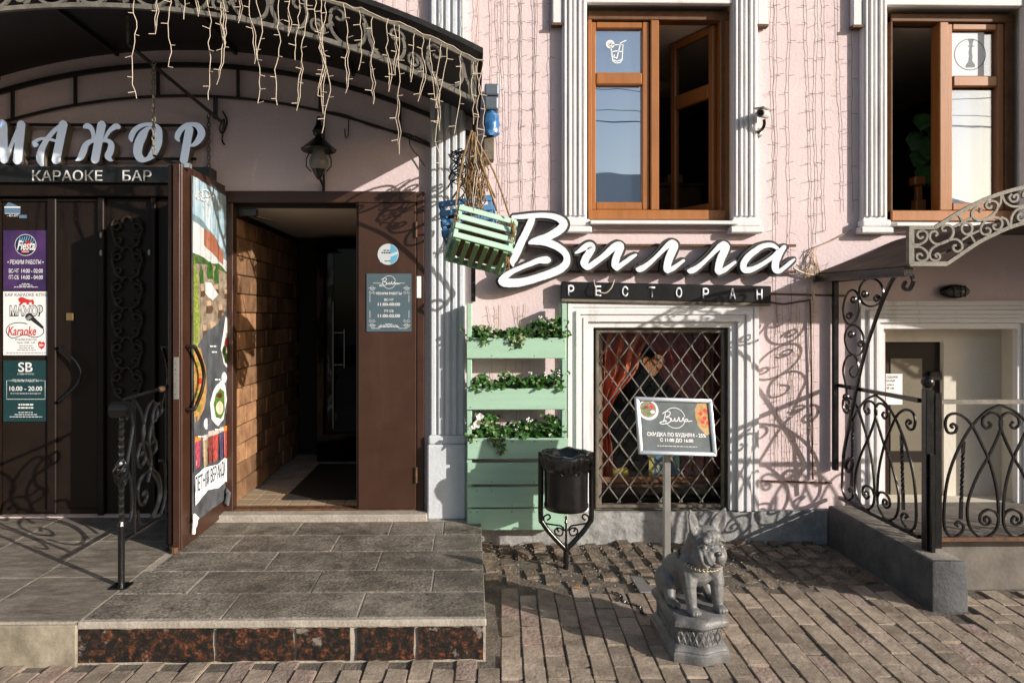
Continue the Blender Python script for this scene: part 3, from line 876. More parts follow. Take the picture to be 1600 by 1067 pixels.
# porch (vestibule)
VX0, VX1, VY0, VY1, VZ0, VZ1 = x0 - .012, x1 + .01, W + .062, W + 1.9, z0 + .008, fz(327, W + .06)
mb = MB()
mb.poly([(VX1, VY0, VZ0), (VX1, VY0, VZ1), (VX1, VY1, VZ1), (VX1, VY1, VZ0)]); mb.poly([(VX0, VY1, VZ0), (VX1, VY1, VZ0), (VX1, VY1, VZ1), (VX0, VY1, VZ1)])
mb.poly([(VX0 - .03, VY0, VZ0), (VX0 - .03, VY1, VZ0), (VX0 - .03, VY1, VZ1), (VX0 - .03, VY0, VZ1)])
mb.poly([(VX0 - .03, VY0, VZ1), (VX0, VY0, VZ1 + .05), (VX1, VY0, VZ1 + .05), (VX1, VY0, VZ1)])
pw = mb.build('porch_wall', M['room'], bld)
MB().poly([(VX0 - .03, VY0, VZ1), (VX0 - .03, VY1, VZ1), (VX1, VY1, VZ1), (VX1, VY0, VZ1)]).build('porch_ceiling', M['ceil'], bld)
pf = MB().poly([(VX0 - .03, VY0 - .05, VZ0 - .006), (VX1, VY0 - .05, VZ0 - .006), (VX1, VY1, VZ0 - .006), (VX0 - .03, VY1, VZ0 - .006)]).build('porch_floor', M['grout'], bld)
TWl = .26
vt_me = []
for i in range(4):
    mb = MB().box(-.008, .018 - .003 * (i % 3), -TWl / 2 + .003, TWl / 2 - .003, -.0645, .0645)
    me = mb.mesh('wall_tile', bevel=.006); me.materials.append(M['vtile']); vt_me.append(me)
r_ = 0; z = VZ0 + .068
while z < VZ1:
    y = VY0 + (.066 if r_ % 2 else .132); first = r_ % 2
    while y < VY1:
        o = bpy.data.objects.new('wall_tile', rg.choice(vt_me)); link(o, pw)
        o.location = Vector((VX0 - .025 + rg.uniform(0, .012), y, z)) - org(pw)
        if z + .065 > VZ1: o.scale.z = max(.15, (VZ1 - z) / .065 * .9)
        if first: o.scale.y = .5; y += TWl * .75; first = 0
        else: y += TWl
    z += .1345; r_ += 1
ft = MB().box(-.062, .062, -.062, .062, -.005, .004).mesh('floor_tile', bevel=.002); ft.materials.append(M['vfloor'])
for i in range(10):
    for j in range(4):
        o = bpy.data.objects.new('floor_tile', ft); link(o, pf)
        o.location = Vector((VX0 + .04 + i * .13, VY0 - .0 + j * .13, VZ0 - .004)) - org(pf)
gl = MB().box(VX0 + .25, VX1 - .02, VY1 - .35, VY1 - .33, VZ0, VZ1 - .1).build('inner_door', M['dark_glass'], bld); gl['label'] = 'dark glazed inner door of the porch'
xg = VX0 + .40
mb = MB(); Yg = VY1 - .37
mb.tube([(xg, Yg, VZ0 + .3), (xg, Yg, VZ0 + 1.45)], .006, 6); mb.tube([(xg + .10, Yg, VZ0 + .85), (xg + .10, Yg, VZ0 + 1.2)], .006, 6)
for zz in (.88, 1.17): mb.tube([(xg, Yg, VZ0 + zz), (xg + .10, Yg, VZ0 + zz)], .005, 6)
mb.build('handle', M['steel'], gl)
mat_o = B('door_mat', flat('rubber_mat', (.018, .016, .015), .95), None, VX0 + .30, VX1 - .05, VY0 + .16, VY1 - .5, VZ0 + .001, VZ0 + .012, .003)
tag(mat_o, 'black rubber mat on the porch floor inside the open door', 'door mat')
# door closer arm under the porch ceiling
mb = MB().tube([(fx(372, VY0), VY0 + .03, VZ1 - .02), (fx(428, VY0 + .2), VY0 + .2, VZ1 - .06)], .010, 6); mb.box(fx(366, VY0), fx(400, VY0), VY0 + .0, VY0 + .05, VZ1 - .05, VZ1 - .005)
mb.build('door_closer', M['iron'], fr)

# the open door leaf, square to the facade
OX = -1.675
HX = XP(OX)
ZB, ZTp = PLAT + .014, 2.452
oy0, oy1 = 4.075, W - .01
od = MB().box(OX - .055, OX - .002, oy0 + .002, oy1, ZB, ZTp).build('door', M['brown'], bld, bevel=.004)
od['label'] = 'open brown steel door leaf with lock plate'
MB().box(OX - .085, OX - .056, oy0 + .0, oy1 - .05, ZB + .03, ZTp - .01).build('door_skin', M['blackbrown'], od, bevel=.006)
MB().box(OX - .050, OX - .010, oy0 - .012, oy0 + .0015, ZB + .004, ZTp - .004).build('edge_channel', M['brown'], od, bevel=.003)
lkx = OX - .030
lock = MB().box(lkx - .014, lkx + .014, oy0 - .016, oy0 - .012, fz(622, oy0), fz(557, oy0)).build('lock_plate', M['steel'], od, bevel=.001)
mb = MB()
for yy in (566, 576, 582, 598, 603, 614):
    mb.ball((lkx, oy0 - .018, fz(yy, oy0)), (.004, .003, .004), 8)
mb.build('lock_bolt', M['brass'], lock)
MB().tube([(OX - .04, oy0 - .01, PLAT + .035), (OX - .04, oy0 - .01, PLAT + .003)], .022, 10).build('floor_stop', M['rust'], od)
def arch_handle(px_side):
    x = OX + .002 if px_side > 0 else OX - .087
    s = px_side
    zt, zb2 = fz(541, 4.13), fz(638, 4.13)
    pts = [(x, 4.125, zt), (x + s * .05, 4.125, zt)]
    q = []
    for i in range(13):
        t = i / 12
        q.append((x + s * (.05 + .012 * math.sin(math.pi * t)), 4.125 + .11 * math.sin(math.pi * t), zt + (zb2 - zt) * t))
    pts += q + [(x, 4.125, zb2)]
    return MB().tube(pts, .011, 8)
arch_handle(1).build('handle', M['blackbrown'], od, smooth=50); arch_handle(-1).build('handle', M['iron'], od, smooth=50)

# ---- karaoke entrance on the left: double metal doors with an ironwork panel
KY = W - .05
kd = MB(); 
def kbox(mb, x0, y0, x1, y1, d0, d1): mb.box(fx(x0, KY), fx(x1, KY), KY + d0, KY + d1, fz(y1, KY), fz(y0, KY))
kf = MB(); kbox(kf, -300, 291, 322, 311, -.05, .045)
kf = kf.build('door_frame', M['blackbrown'], bld, bevel=.006)
for a, b, d in ((-8, 3, -.03), (155, 165, -.028), (238, 246, -.032), (315, 324, -.03)):
    mb = MB(); kbox(mb, a, 311.5, b, 800, d, .044); mb.build('jamb', M['blackbrown'], kf, bevel=.005)
kdl = MB(); kbox(kdl, 3.4, 312, 154.6, 799, 0, .04)
kdl = kdl.build('door', M['blackbrown'], bld, bevel=.004); kdl['label'] = 'dark steel door leaf with arched pull handle'
mb = MB(); kbox(mb, 76, 313, 90, 797, -.022, -.001); mb.build('stile', M['blackbrown'], kdl, bevel=.005)
mb = MB(); kbox(mb, 4, 313, 75.6, 318, -.014, -.001); kbox(mb, 90.4, 313, 154, 318, -.014, -.001); kbox(mb, 4, 790, 75.6, 798, -.014, -.001); kbox(mb, 90.4, 790, 154, 798, -.014, -.001)
mb.build('rail', M['blackbrown'], kdl, bevel=.004)
q = [(fx(98 + 36 * math.sin(math.pi * i / 14), KY), KY - .045 - .012 * math.sin(math.pi * i / 14), fz(540 + 84 * i / 14, KY)) for i in range(15)]
MB().tube([(q[0][0], KY, q[0][2])] + q + [(q[-1][0], KY, q[-1][2])], .009, 8).build('handle', M['iron'], kdl, smooth=50)
mb = MB(); kbox(mb, 104, 489, 116, 501, -.012, -.001); mb.build('keyhole_plate', M['brass'], kdl, bevel=.004)
kpl = MB(); kbox(kpl, 165.4, 312, 237.6, 799, .004, .042)
kpl = kpl.build('door', M['blackbrown'], bld, bevel=.004); kpl['label'] = 'dark door leaf with ornamental ironwork'
mb = MB(); kbox(mb, 246.4, 312, 314.6, 799, .003, .041); mb.build('side_panel', M['blackbrown'], kf, bevel=.004)
pl = FP(KY - .012)
mb = MB()
cx = 199
for k in range(6):
    y0 = 345 + k * 47
    cols = []
    for sx in (-1, 1):
        a = [(cx + sx * (4 + 20 * math.sin(t * .62)), y0 + 44 - 11 * t + 4 * math.sin(t * 2)) for t in [i * .36 for i in range(12)]]
        cols.append(a)
        cols.append([(cx + sx * (15 + p[0]), y0 + 8 + p[1]) for p in spiral(0, 0, 10, 3, -1.6 + .0, 5.2, 14)])
        cols.append([(cx + sx * (13 + p[0]), y0 + 32 + p[1]) for p in spiral(0, 0, 8, 2, 1.6, -5.2, 14)])
    cols.append([(cx + p[0], y0 + 2 + p[1]) for p in spiral(0, 0, 8, 8, 0, -math.pi, 10)])
    for c in cols:
        mb.tube([pl.P(*pl.uv(*p), .005 + .004 * (i % 2)) for i, p in enumerate(c)], .0085, 6)
mb.build('ironwork', mat('bronzed_iron', (.016, .011, .008), .5, .3, 20, .2, 120, c2=(.05, .034, .02), spec=.3), kpl, smooth=60)
mb = MB()
for a, b in ((161, 368), (161, 396), (236, 395)):
    u, v = pl.uv(a, b); mb.ball((u, KY - .04, v), (.011, .006, .022), 8)
mb.build('latch', M['steel'], kf)
# ================================================================== SIGNS AND PRINT
# ---- big script sign over the lower window
SY = W - .105
pl = FP(SY)
def strokes_px(st, ox, oy, s, Y, dx=0, dy=0):
    p = FP(Y); out = []
    for (x, y, w) in st:
        u, v = p.uv(ox + x / s + dx, oy + y / s + dy)
        out.append((u, v, w / s * (Y / F)))
    return out
B_ = [[(475, 150, 30), (455, 200, 40), (430, 260, 43), (395, 335, 43), (342, 440, 45), (295, 545, 47), (252, 635, 46), (235, 690, 30), (243, 735, 8)],
      [(235, 150, 20), (330, 148, 27), (440, 138, 30), (580, 130, 30), (700, 140, 33), (790, 172, 40), (840, 225, 48), (815, 283, 50), (740, 338, 48), (640, 390, 44), (540, 420, 40), (470, 440, 30), (430, 458, 14)],
      [(432, 462, 14), (500, 445, 34), (600, 445, 42), (690, 468, 44), (770, 505, 42), (840, 558, 40), (878, 625, 38), (868, 700, 44), (800, 768, 48), (690, 818, 48), (560, 862, 46), (430, 902, 46), (300, 928, 50), (200, 932, 52), (120, 925, 46), (80, 905, 24)],
      [(95, 900, 34), (150, 850, 38), (240, 792, 30), (340, 748, 27), (450, 703, 30), (540, 668, 34), (620, 660, 44), (660, 662, 38)]]
I_ = [[(150, 285, 14), (205, 255, 26), (265, 215, 38), (325, 192, 44), (352, 222, 46), (315, 295, 46), (275, 360, 48), (262, 420, 48), (305, 472, 34)],
      [(310, 470, 32), (380, 415, 36), (450, 365, 34), (520, 310, 37), (590, 245, 42), (650, 200, 45), (695, 180, 40)],
      [(700, 185, 50), (705, 235, 46), (672, 310, 45), (650, 380, 46), (642, 440, 42), (665, 490, 20)],
      [(660, 482, 30), (720, 435, 30), (790, 385, 28), (850, 340, 26), (905, 308, 16)]]
L_ = [[(918, 485, 22), (945, 488, 36), (1000, 466, 35), (1080, 405, 28), (1160, 330, 25), (1240, 250, 28), (1310, 182, 35), (1360, 142, 28)],
      [(1358, 138, 24), (1382, 185, 48), (1362, 250, 50), (1322, 340, 50), (1296, 430, 46), (1290, 490, 42), (1300, 525, 20)],
      [(1300, 512, 26), (1370, 475, 30), (1430, 430, 24), (1500, 378, 18)]]
A_ = [[(1310, 232, 20), (1240, 190, 28), (1130, 200, 32), (1030, 260, 38), (940, 335, 40), (886, 420, 40), (900, 492, 42), (980, 492, 35), (1080, 447, 28), (1180, 385, 26), (1260, 325, 26), (1320, 255, 22)],
      [(1395, 208, 26), (1345, 270, 38), (1302, 350, 45), (1280, 420, 45), (1288, 490, 45), (1330, 512, 28), (1400, 462, 24), (1470, 402, 22), (1520, 362, 12)]]
villa = thing('script_sign', 'big white handwritten letters with black outline on pink wall above lower window', 'sign', (fx(1000, SY), SY, fz(410, SY)))
seq = [(B_, 770, 320, 7.62, 0, 0), (I_, 880, 360, 8, 0, 0), (L_, 880, 360, 8, 0, 0), (L_, 880, 360, 8, 80, 2.5), (A_, 1050, 360, 8, 0, 0)]
z = 0
for st, ox, oy, s, dx, dy in seq:
    face, body = MB(), MB()
    for k, q in enumerate(st):
        t = strokes_px(q, ox, oy, s, SY, dx, dy)
        d = .0006 * k + .0003 * z
        face.ribbon(pl, t, .001, .014 + d, 0, 6, .035, 0, k + 3 * z)
        body.ribbon(pl, t, -.058 + d, .0005 + d, .0185, 6)
    b = body.build('letter', M['side'], villa)
    face.build('letter_face', M['letter'], b)
    z += 1
# rails that carry the letters
for yy, m in ((384, M['rust']), (425, M['rust'])):
    B('support_rail', m, villa, fx(800, W), fx(1240, W), W - .04, W - .022, fz(yy + 2, W), fz(yy - 2, W), .002)

rest_s = thing('sign_board', 'narrow black board with small spaced capitals under the white script letters', 'sign', (fx(1040, W), W - .06, fz(455, W)))
tl = Plane(FP(W - .075).P(*FP(W - .075).uv(877, 440)), (1, 0, -.021), (.0, 0, 1))
wB, hB = 1.435, .115
MB().prism(tl, [(0, 0), (wB, 0), (wB, -hB), (0, -hB)], -.05, .012).build('board', M['black'], rest_s, bevel=.004)
MB().prism(tl, [(0.0, -hB - .001), (wB, -hB - .001), (wB, -hB - .022), (0, -hB - .022)], -.045, .008).build('bottom_trim', M['old_wood'], rest_s, bevel=.003)
for i, ch in enumerate('РЕСТОРАН'):
    u = .064 + i * .1838
    hw = .021
    text(ch, tl, (u - hw, -.022, u + hw, -.094), .013, M['letter'], rest_s, .018, 'letter', depth=.006, px=False)

# ---- the sign over the left entrance
MY = W - .105
pl2 = FP(MY)
majors = thing('script_sign', 'pale blue slanted three-dimensional letters above the dark doors on the left', 'sign', (fx(160, MY), MY, fz(225, MY)))
s1, s2 = 8.889, 6.957
LET = [(([[(-20, 150, 30), (30, 128, 64), (45, 300, 60), (52, 460, 56), (62, 640, 46)], [(288, 128, 24), (215, 300, 24), (150, 450, 24), (70, 640, 40)],
          [(302, 122, 54), (275, 380, 56), (245, 642, 58)], [(-25, 170, 26), (-90, 400, 26), (-140, 640, 30)]]), 0, 180, s1),
       (([[(885, 120, 56), (832, 380, 56), (780, 640, 56)], [(905, 128, 22), (835, 160, 26), (760, 220, 28), (690, 300, 30), (622, 400, 36), (575, 510, 45), (560, 610, 48), (590, 700, 24)],
          [(785, 362, 18), (700, 343, 18), (605, 330, 19), (535, 348, 20), (482, 388, 28), (498, 422, 30), (530, 408, 14)]]), 0, 180, s1),
       (([[(345, 100, 44), (308, 290, 43), (270, 495, 43)], [(160, 132, 22), (188, 122, 30), (228, 145, 26), (250, 205, 18), (248, 285, 14)],
          [(530, 135, 24), (498, 126, 30), (440, 165, 22), (400, 222, 17), (372, 285, 14)], [(315, 282, 16), (230, 287, 22), (172, 330, 30), (145, 400, 35), (112, 468, 30), (66, 497, 6)],
          [(340, 282, 16), (410, 282, 22), (448, 320, 30), (440, 390, 36), (415, 450, 36), (440, 488, 20), (468, 497, 5)]]), 110, 180, s2),
       (([[(670, 285, 12), (665, 240, 27), (700, 170, 27), (760, 125, 23), (830, 105, 19), (900, 112, 24), (952, 155, 38), (962, 235, 40), (944, 330, 45), (895, 430, 38), (830, 485, 22), (770, 478, 38), (736, 420, 44), (745, 320, 48), (790, 220, 44), (842, 152, 20), (885, 142, 8)]]), 110, 180, s2),
       (([[(1297, 150, 42), (1265, 330, 42), (1235, 500, 42)], [(1185, 285, 10), (1165, 245, 28), (1190, 180, 28), (1250, 122, 24), (1330, 104, 22), (1398, 130, 34), (1428, 200, 40), (1400, 270, 34), (1350, 322, 22), (1305, 335, 10)]]), 110, 180, s2)]
for z, (st, ox, oy, s) in enumerate(LET):
    face, body = MB(), MB()
    for k, q in enumerate(st):
        t = strokes_px(q, ox, oy, s, MY)
        d = .0005 * k + .0002 * z
        face.ribbon(pl2, t, .001, .006 + d, 0, 6)
        body.ribbon(pl2, t, -.075 + d, .0004 + d, .001, 6)
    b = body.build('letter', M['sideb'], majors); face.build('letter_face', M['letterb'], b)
for yy in (203, 254):
    B('support_rail', M['blackbrown'], majors, fx(-60, W), fx(312, W), W - .07, W - .05, fz(yy + 2, W), fz(yy - 2, W), .002)
KB = W - .13
kb = thing('sign_board', 'long black board with thin white capitals right above the dark double doors', 'sign', (fx(130, KB), KB, fz(275, KB)))
B('board', M['black'], kb, fx(-150, KB), fx(328, KB), KB, W - .002, fz(288, KB), fz(263, KB), .003)
for s, a, b in (('КАРАОКЕ', 51, 160), ('БАР', 192, 237)):
    text(s, FP(KB - .001), (a, 266.5, b, 283), .001, M['print'], kb, 0, 'lettering', depth=.004)

# ---- posters on the leaf
def poster(name, label, x0, y0, x1, y1, Y, m, cat='poster', d=.006):
    t = thing(name, label, cat, (fx((x0 + x1) / 2, Y), Y, fz(y1, Y)))
    B('backing', m, t, fx(x0, Y), fx(x1, Y), Y - d, Y - .0008, fz(y1, Y), fz(y0, Y), 0)
    return t, FP(Y - d)
PYY = KY - .0015
def tiny(pl, x0, x1, y, m, parent, h=1.0, seed=0, n=.0006):
    """A line of print too small to read: a row of word-length strokes."""
    rg_ = random.Random(seed + int(y * 7)); mb = MB(); x = x0
    while x < x1:
        w = rg_.uniform(2, 6)
        q = [pl.uv(*p) for p in rect(x, y - h / 2, min(x + w, x1), y + h / 2)]
        mb.poly([pl.P(u, v, n) for u, v in q[::-1]]); x += w + 1
    return mb.build('small_print', m, parent)
purple = mat('purple_print', (.035, .022, .085), .45, .3, 5, c2=(.085, .035, .14))
t, p = poster('poster', 'purple opening hours poster with round striped emblem on left dark door', 6, 362, 75, 454, PYY, purple)
ez = .0006
decal(p, oval(40, 383, 16.8), ez, M['print'], t, 'emblem'); decal(p, oval(40, 383, 16), 2 * ez, flat('navy_print', (.012, .018, .05)), t, 'emblem')
pb = flat('skyblue_print', (.12, .35, .55)); rd_ = flat('red_print', (.55, .03, .025)); pk = flat('pink_print', (.75, .12, .25))
lines(p, [[(29 + 3.6 * i, 372 + abs(i - 3) * .8 + 7), (32 + 3.6 * i, 369 + abs(i - 3) * .9)] for i in range(7)], .0065, 3 * ez, pb, t, 'emblem')
decal(p, [(44, 373), (46, 378), (50, 378), (47, 382), (48, 388), (43, 385), (39, 388), (41, 381), (38, 378), (42, 378)], 3.5 * ez, rd_, t, 'emblem')
text('Fiesta', p, (27, 376, 55, 391), 4 * ez, M['print'], t, .02, shear=.35)
decal(p, rect(34, 391.5, 46, 395), 4 * ez, rd_, t, 'emblem'); text('LOUNGE', p, (34.7, 392, 45.3, 394.5), 5 * ez, M['print'], t, .01)
text('• РЕЖИМ РАБОТЫ •', p, (12, 406, 68, 413), ez, M['print'], t, .008)
text('ВС-ЧТ', p, (14, 420, 29.5, 426.5), ez, M['print'], t, .008); text('14:00 - 02:00', p, (33.5, 420, 67, 426.5), ez, M['print'], t, .008)
text('ПТ-СБ', p, (14, 430, 29.5, 436.5), ez, M['print'], t, .008); text('14:00 - 04:00', p, (33.5, 430, 67, 436.5), ez, M['print'], t, .008)
for y, a, b in ((443.5, 34, 47), (446, 30, 51), (448.5, 22, 59)): tiny(p, a, b, y, M['print'], t)

t, p = poster('poster', 'white karaoke club poster with red beast and black microphone on left dark door', 6, 456, 76, 554, PYY, M['paper'])
text('БАР КАРАОКЕ КЛУБ', p, (8, 458, 73.5, 463.2), ez, M['ink'], t, .005)
decal(p, [(29, 466), (33, 464), (37, 465), (41, 467), (47, 468.5), (52, 468), (53.5, 473), (52.5, 476), (50, 476), (49, 472), (45, 473), (46, 476), (42, 476), (41, 473), (37, 473), (33, 476.5), (29, 476.5), (32, 473), (29, 470), (28.5, 468)], ez, rd_, t, 'emblem')
text('МАЖОР', p, (15, 476.5, 67.4, 494.5), ez, flat('grey_print', (.07, .07, .07)), t, .06); text('МАЖОР', p, (16.2, 478.2, 66.2, 492.8), 2 * ez, M['paper'], t, .0)
decal(p, [(46, 490), (50, 492), (69, 511), (67, 514), (47, 499)], 3 * ez, M['ink'], t, 'emblem'); decal(p, oval(46, 495, 6), 4 * ez, M['ink'], t, 'emblem')
lines(p, [[(p1[0], p1[1]) for p1 in [(41 + 1.2 * i, 497 - i), (45.5 + 1.2 * i, 500 - i)]] for i in range(5)], .002, 5 * ez, M['paper'], t, 'emblem')
text('Karaoke', p, (13, 510, 57, 524), 4 * ez, rd_, t, .012, shear=.18)
lines(p, [[(43, 506), (30, 504), (16, 507), (10, 516), (14, 525), (22, 528), (38, 523), (55, 527), (67, 522), (68, 514), (60, 508)]], .005, 2.5 * ez, M['ink'], t, 'emblem', k=5)
text('РЕЖИМ РАБОТЫ:', p, (24, 529, 58, 532.2), ez, M['ink'], t)
text('пн-вс: 20:00 - 6:00', p, (27, 533.6, 55, 536.6), ez, M['ink'], t)
for y, a, b in ((540, 30, 52), (543.5, 30, 53), (547, 27, 56), (551, 10, 73)): tiny(p, a, b, y, M['ink'], t, .9)
decal(p, [(60, 534), (63, 533), (65, 535), (68, 533.5), (70.5, 536), (69.5, 542), (65, 546), (60.5, 542), (59.5, 537)], ez, rd_, t, 'emblem'); text('18+', p, (61.5, 537, 68.5, 541.5), 2 * ez, M['paper'], t, .02)

teal = flat('dark_teal_print', (.012, .045, .05), .4, .1)
t, p = poster('poster', 'dark teal beauty studio hours plaque with a thin white box, lowest on left door', 6, 562, 74, 656, PYY, teal)
text('SB', p, (28.5, 566, 51, 581), ez, M['print'], t, .012); lines(p, [[(27, 574), (52, 574)]], .003, 2 * ez, teal, t, 'emblem')
text('СТУДИЯ КРАСОТЫ', p, (27, 583, 53, 585.8), ez, M['print'], t)
text('РЕЖИМ РАБОТЫ', p, (20, 592.5, 60, 596.6), ez, M['print'], t, .008)
lines(p, [[(19, 594.5), (10.5, 594.5), (10.5, 623.5), (70.5, 623.5), (70.5, 594.5), (61.5, 594.5)]], .003, ez, M['print'], t, 'print')
text('10.00 - 20.00', p, (14.8, 603.5, 66, 610.5), ez, M['print'], t, .012); text('без перерывов и выходных', p, (16.5, 613.4, 64, 616), ez, M['print'], t, .01)
for y, a, b, h in ((632, 29, 52, 2.4), (637, 28, 53, 2.2), (644, 29, 52, 1), (647.5, 23, 58, 1), (651, 15, 66, 1)): tiny(p, a, b, y, M['print'], t, h)

# small house-shaped sticker at the top of that leaf
t = thing('sticker', 'small pale blue house shaped sticker above the purple poster', 'sticker', (fx(20, PYY), PYY, fz(340, PYY)))
p = FP(PYY)
sb = flat('paleblue_print', (.11, .19, .30)); wp = M['print']
decal(p, [(7, 324), (13, 316), (19, 318), (32, 324), (32, 334), (7, 334)], .0005, sb, t)
decal(p, [(7, 323), (32, 323), (32, 325), (7, 325)], .001, wp, t); decal(p, rect(30, 336, 42, 341), .0005, sb, t)
lines(p, [[(8, 334), (31, 334)]], .003, .0012, wp, t); text('- 451-077', p, (11, 335.5, 29, 338.8), .001, wp, t, .008)

# ---- opening hours on the fixed leaf
PL = DY - .0135
slateb = mat('slate_blue_print', (.075, .115, .14), .45, .12, 8)
def villa_logo(p, cx, cy, r, n, m, parent, w, back=None):
    """Thin ring broken by a handwritten word."""
    a0, a1 = R(20), R(160)
    ring = [[(cx + r * math.cos(t), cy - r * math.sin(t)) for t in [R(8) + (R(172) - R(8)) * i / 24 for i in range(25)]],
            [(cx + r * math.cos(t), cy + r * math.sin(t)) for t in [R(12) + (R(168) - R(12)) * i / 24 for i in range(25)]]]
    lines(p, ring, w, n, m, parent, 'emblem')
    k = r / 16.0
    def T(q): return [(cx + (x - 1) * k, cy + y * k) for x, y in q]
    word = [T([(-13, -8), (-15, 0), (-18, 7)]), T([(-18, -6), (-12, -10), (-6, -9), (-7, -4), (-13, -1), (-7, 0), (-6, 5), (-12, 9), (-20, 10), (-23, 8), (-18, 6), (-12, 5)]),
            T([(-5, 0), (-4, 5), (-1, 4), (1, 0), (1, 5), (4, 4)]), T([(3, 5.5), (5, 4), (7.5, -1.5), (8, 5), (10, 4)]), T([(10, 5.5), (12, 4), (14.5, -1.5), (15, 5), (17, 3.5)]),
            T([(20, 1), (17, 2), (17, 5), (20, 4), (21, 1), (21, 5), (25, 4), (28, 4)])]
    lines(p, word, w * 1.35, n, m, parent, 'lettering', k=4)
t, p = poster('hours_plaque', 'slate blue opening hours plaque with white corner ornaments on brown door leaf', 573, 428, 643, 518, PL, slateb, 'plaque')
villa_logo(p, 608, 441, 10, ez, wp, t, .0025)
lines(p, [[(583, 442.5), (595, 442.5)], [(621, 442.5), (633, 442.5)], [(578, 461), (578, 472)], [(639, 461), (639, 472)], [(578, 485), (578, 497)], [(639, 485), (639, 497)], [(580, 513), (594, 513)], [(622, 513), (636, 513)]], .0022, ez, wp, t)
for ax in (581.5, 635.5):
    for ay in (450, 508):
        orn = []
        orn.append([(ax + a, ay + b) for a, b in spiral(0, 0, 4.2, 1.2, 0, 9, 22)])
        sg = -1 if ay < 480 else 1
        for kx in (-3, 2.5): orn.append([(ax + kx + a, ay - sg * 7 + b) for a, b in spiral(0, 0, 2.4, 1, 0, 6, 12)])
        orn.append([(ax - 6, ay), (ax + 6, ay)])
        lines(p, orn, .0018, ez, wp, t, 'ornament')
text('РЕЖИМ РАБОТЫ', p, (588, 456.5, 627.5, 460.5), ez, wp, t, .015); text('ВС-ЧТ', p, (600.5, 466.5, 615, 470.2), ez, wp, t, .008)
text('11:00-00:00', p, (590.5, 473.2, 625, 477.8), ez, wp, t, .012); text('ПТ-СБ', p, (600.5, 484, 615, 487.8), ez, wp, t, .008); text('11:00-02:00', p, (590.5, 491, 625, 495.8), ez, wp, t, .012)
for y, a, b in ((506.5, 602, 613), (508.6, 593, 622), (510.6, 591, 624)): tiny(p, a, b, y, wp, t, .9)
t = thing('sticker', 'round pale blue and white sticker above the slate blue hours plaque', 'sticker', (fx(607, PL), PL, fz(397, PL)))
p = FP(PL)
decal(p, oval(606.5, 397.5, 16.5), .0006, flat('silver_print', (.50, .55, .58)), t, 'disc')
decal(p, [(606 + 16 * math.cos(a), 397.5 + 16 * math.sin(a)) for a in [-1.3 + 2.6 * i / 20 for i in range(21)]], .0012, flat('cyan_print', (.10, .36, .55)), t)
decal(p, [(593, 404), (600, 400), (621, 393), (622, 397), (604, 404), (594, 410)], .0016, flat('silver_print', (.50, .55, .58)), t)
for y, a, b, h in ((391.5, 599, 614, 1.6), (395, 596, 617, 2.2), (408, 601, 610, 1.4)): tiny(p, a, b, y, M['ink'], t, h)

# ---- banner tied to the open door leaf
BX = OX + .004
bp_ = XP(BX)
ban = thing('banner', 'tall printed restaurant banner tied to the open brown door', 'banner', (BX, 4.45, .45))
TL, TRr, BR, BL = (297, 268), (360, 306), (364, 768), (302, 858)
def bq(s, t):
    """Banner coordinates: s 0..1 from its free edge to the hinge, t 0..1 from top to bottom -> (y, z)."""
    y = 4.185 + (W - .014 - 4.185) * s
    return (y, 2.405 * (1 - t) + (PLAT + .128) * t)
def bpx(px, py):
    """Print position measured on the picture of the banner -> banner coordinates."""
    u, v = bp_.uv(px, py); return (u, v)
def wavy(u, v): return .004 + .003 * math.sin(u * 26 + v * 1.5) + .002 * math.sin(u * 60 + 2)
def cloth(pts, off, m, name='print', cuts=10):
    """Flat print that follows the folds of the cloth."""
    bm = bmesh.new()
    pts = [(min(max(u, 4.186), W - .015), v) for u, v in pts]
    f = bm.faces.new([bm.verts.new((u, v, 0)) for u, v in pts])
    bmesh.ops.triangulate(bm, faces=[f])
    us = [p[0] for p in pts]; a, b = min(us), max(us)
    k = max(1, int((b - a) / .03))
    for i in range(1, k):
        g = bm.verts[:] + bm.edges[:] + bm.faces[:]
        bmesh.ops.bisect_plane(bm, geom=g, plane_co=(a + (b - a) * i / k, 0, 0), plane_no=(1, 0, 0))
    for v_ in bm.verts:
        u, v = v_.co.x, v_.co.y
        v_.co = bp_.P(u, v, wavy(u, v) + off) - org(ban)
    bmesh.ops.recalc_face_normals(bm, faces=bm.faces)
    me = bpy.data.meshes.new(name); bm.to_mesh(me); bm.free()
    me.materials.append(m)
    return link(bpy.data.objects.new(name, me), ban)
slate = mat('dark_slate_print', (.055, .06, .07), .5, .35, 7, c2=(.13, .14, .155))
skyp = mat('sky_print', (.22, .42, .55), .5, .1, 3.2, c2=(.62, .70, .74), mix=.45)
cloth([bq(0, 0), bq(1, 0), bq(1, 1), bq(0, 1)], 0, slate, 'cloth')
o1 = .0008
def cp(pts, lay, m, name='print'): return cloth([bpx(*p) for p in pts], o1 * lay, m, name)
L0, R0 = 299.5, 360.5
def yl(t): return (268 + (858 - 268) * t)     # along the free edge
cp([(300, 275), (360, 311), (360, 428), (300, 352)], 1, skyp)
cp([(300, 334), (316, 345), (345, 388), (360, 398), (360, 412), (345, 406), (316, 362), (300, 344)], 2, flat('bluegrey_print', (.16, .24, .28)))
cp([(300, 345), (318, 358), (340, 398), (360, 410), (360, 440), (300, 412)], 3, flat('offwhite_print', (.58, .60, .61), .5, .12, 12))
cp([(317, 357), (333, 368), (347, 395), (347, 414), (332, 398), (317, 383)], 4, flat('brick_print', (.34, .13, .075), .5, .2, 20))
cp([(300, 395), (316, 402), (330, 412), (342, 412), (360, 428), (360, 440), (300, 425)], 4, mat('hedge_print', (.03, .075, .03), .5, .5, 30, c2=(.12, .2, .06)))
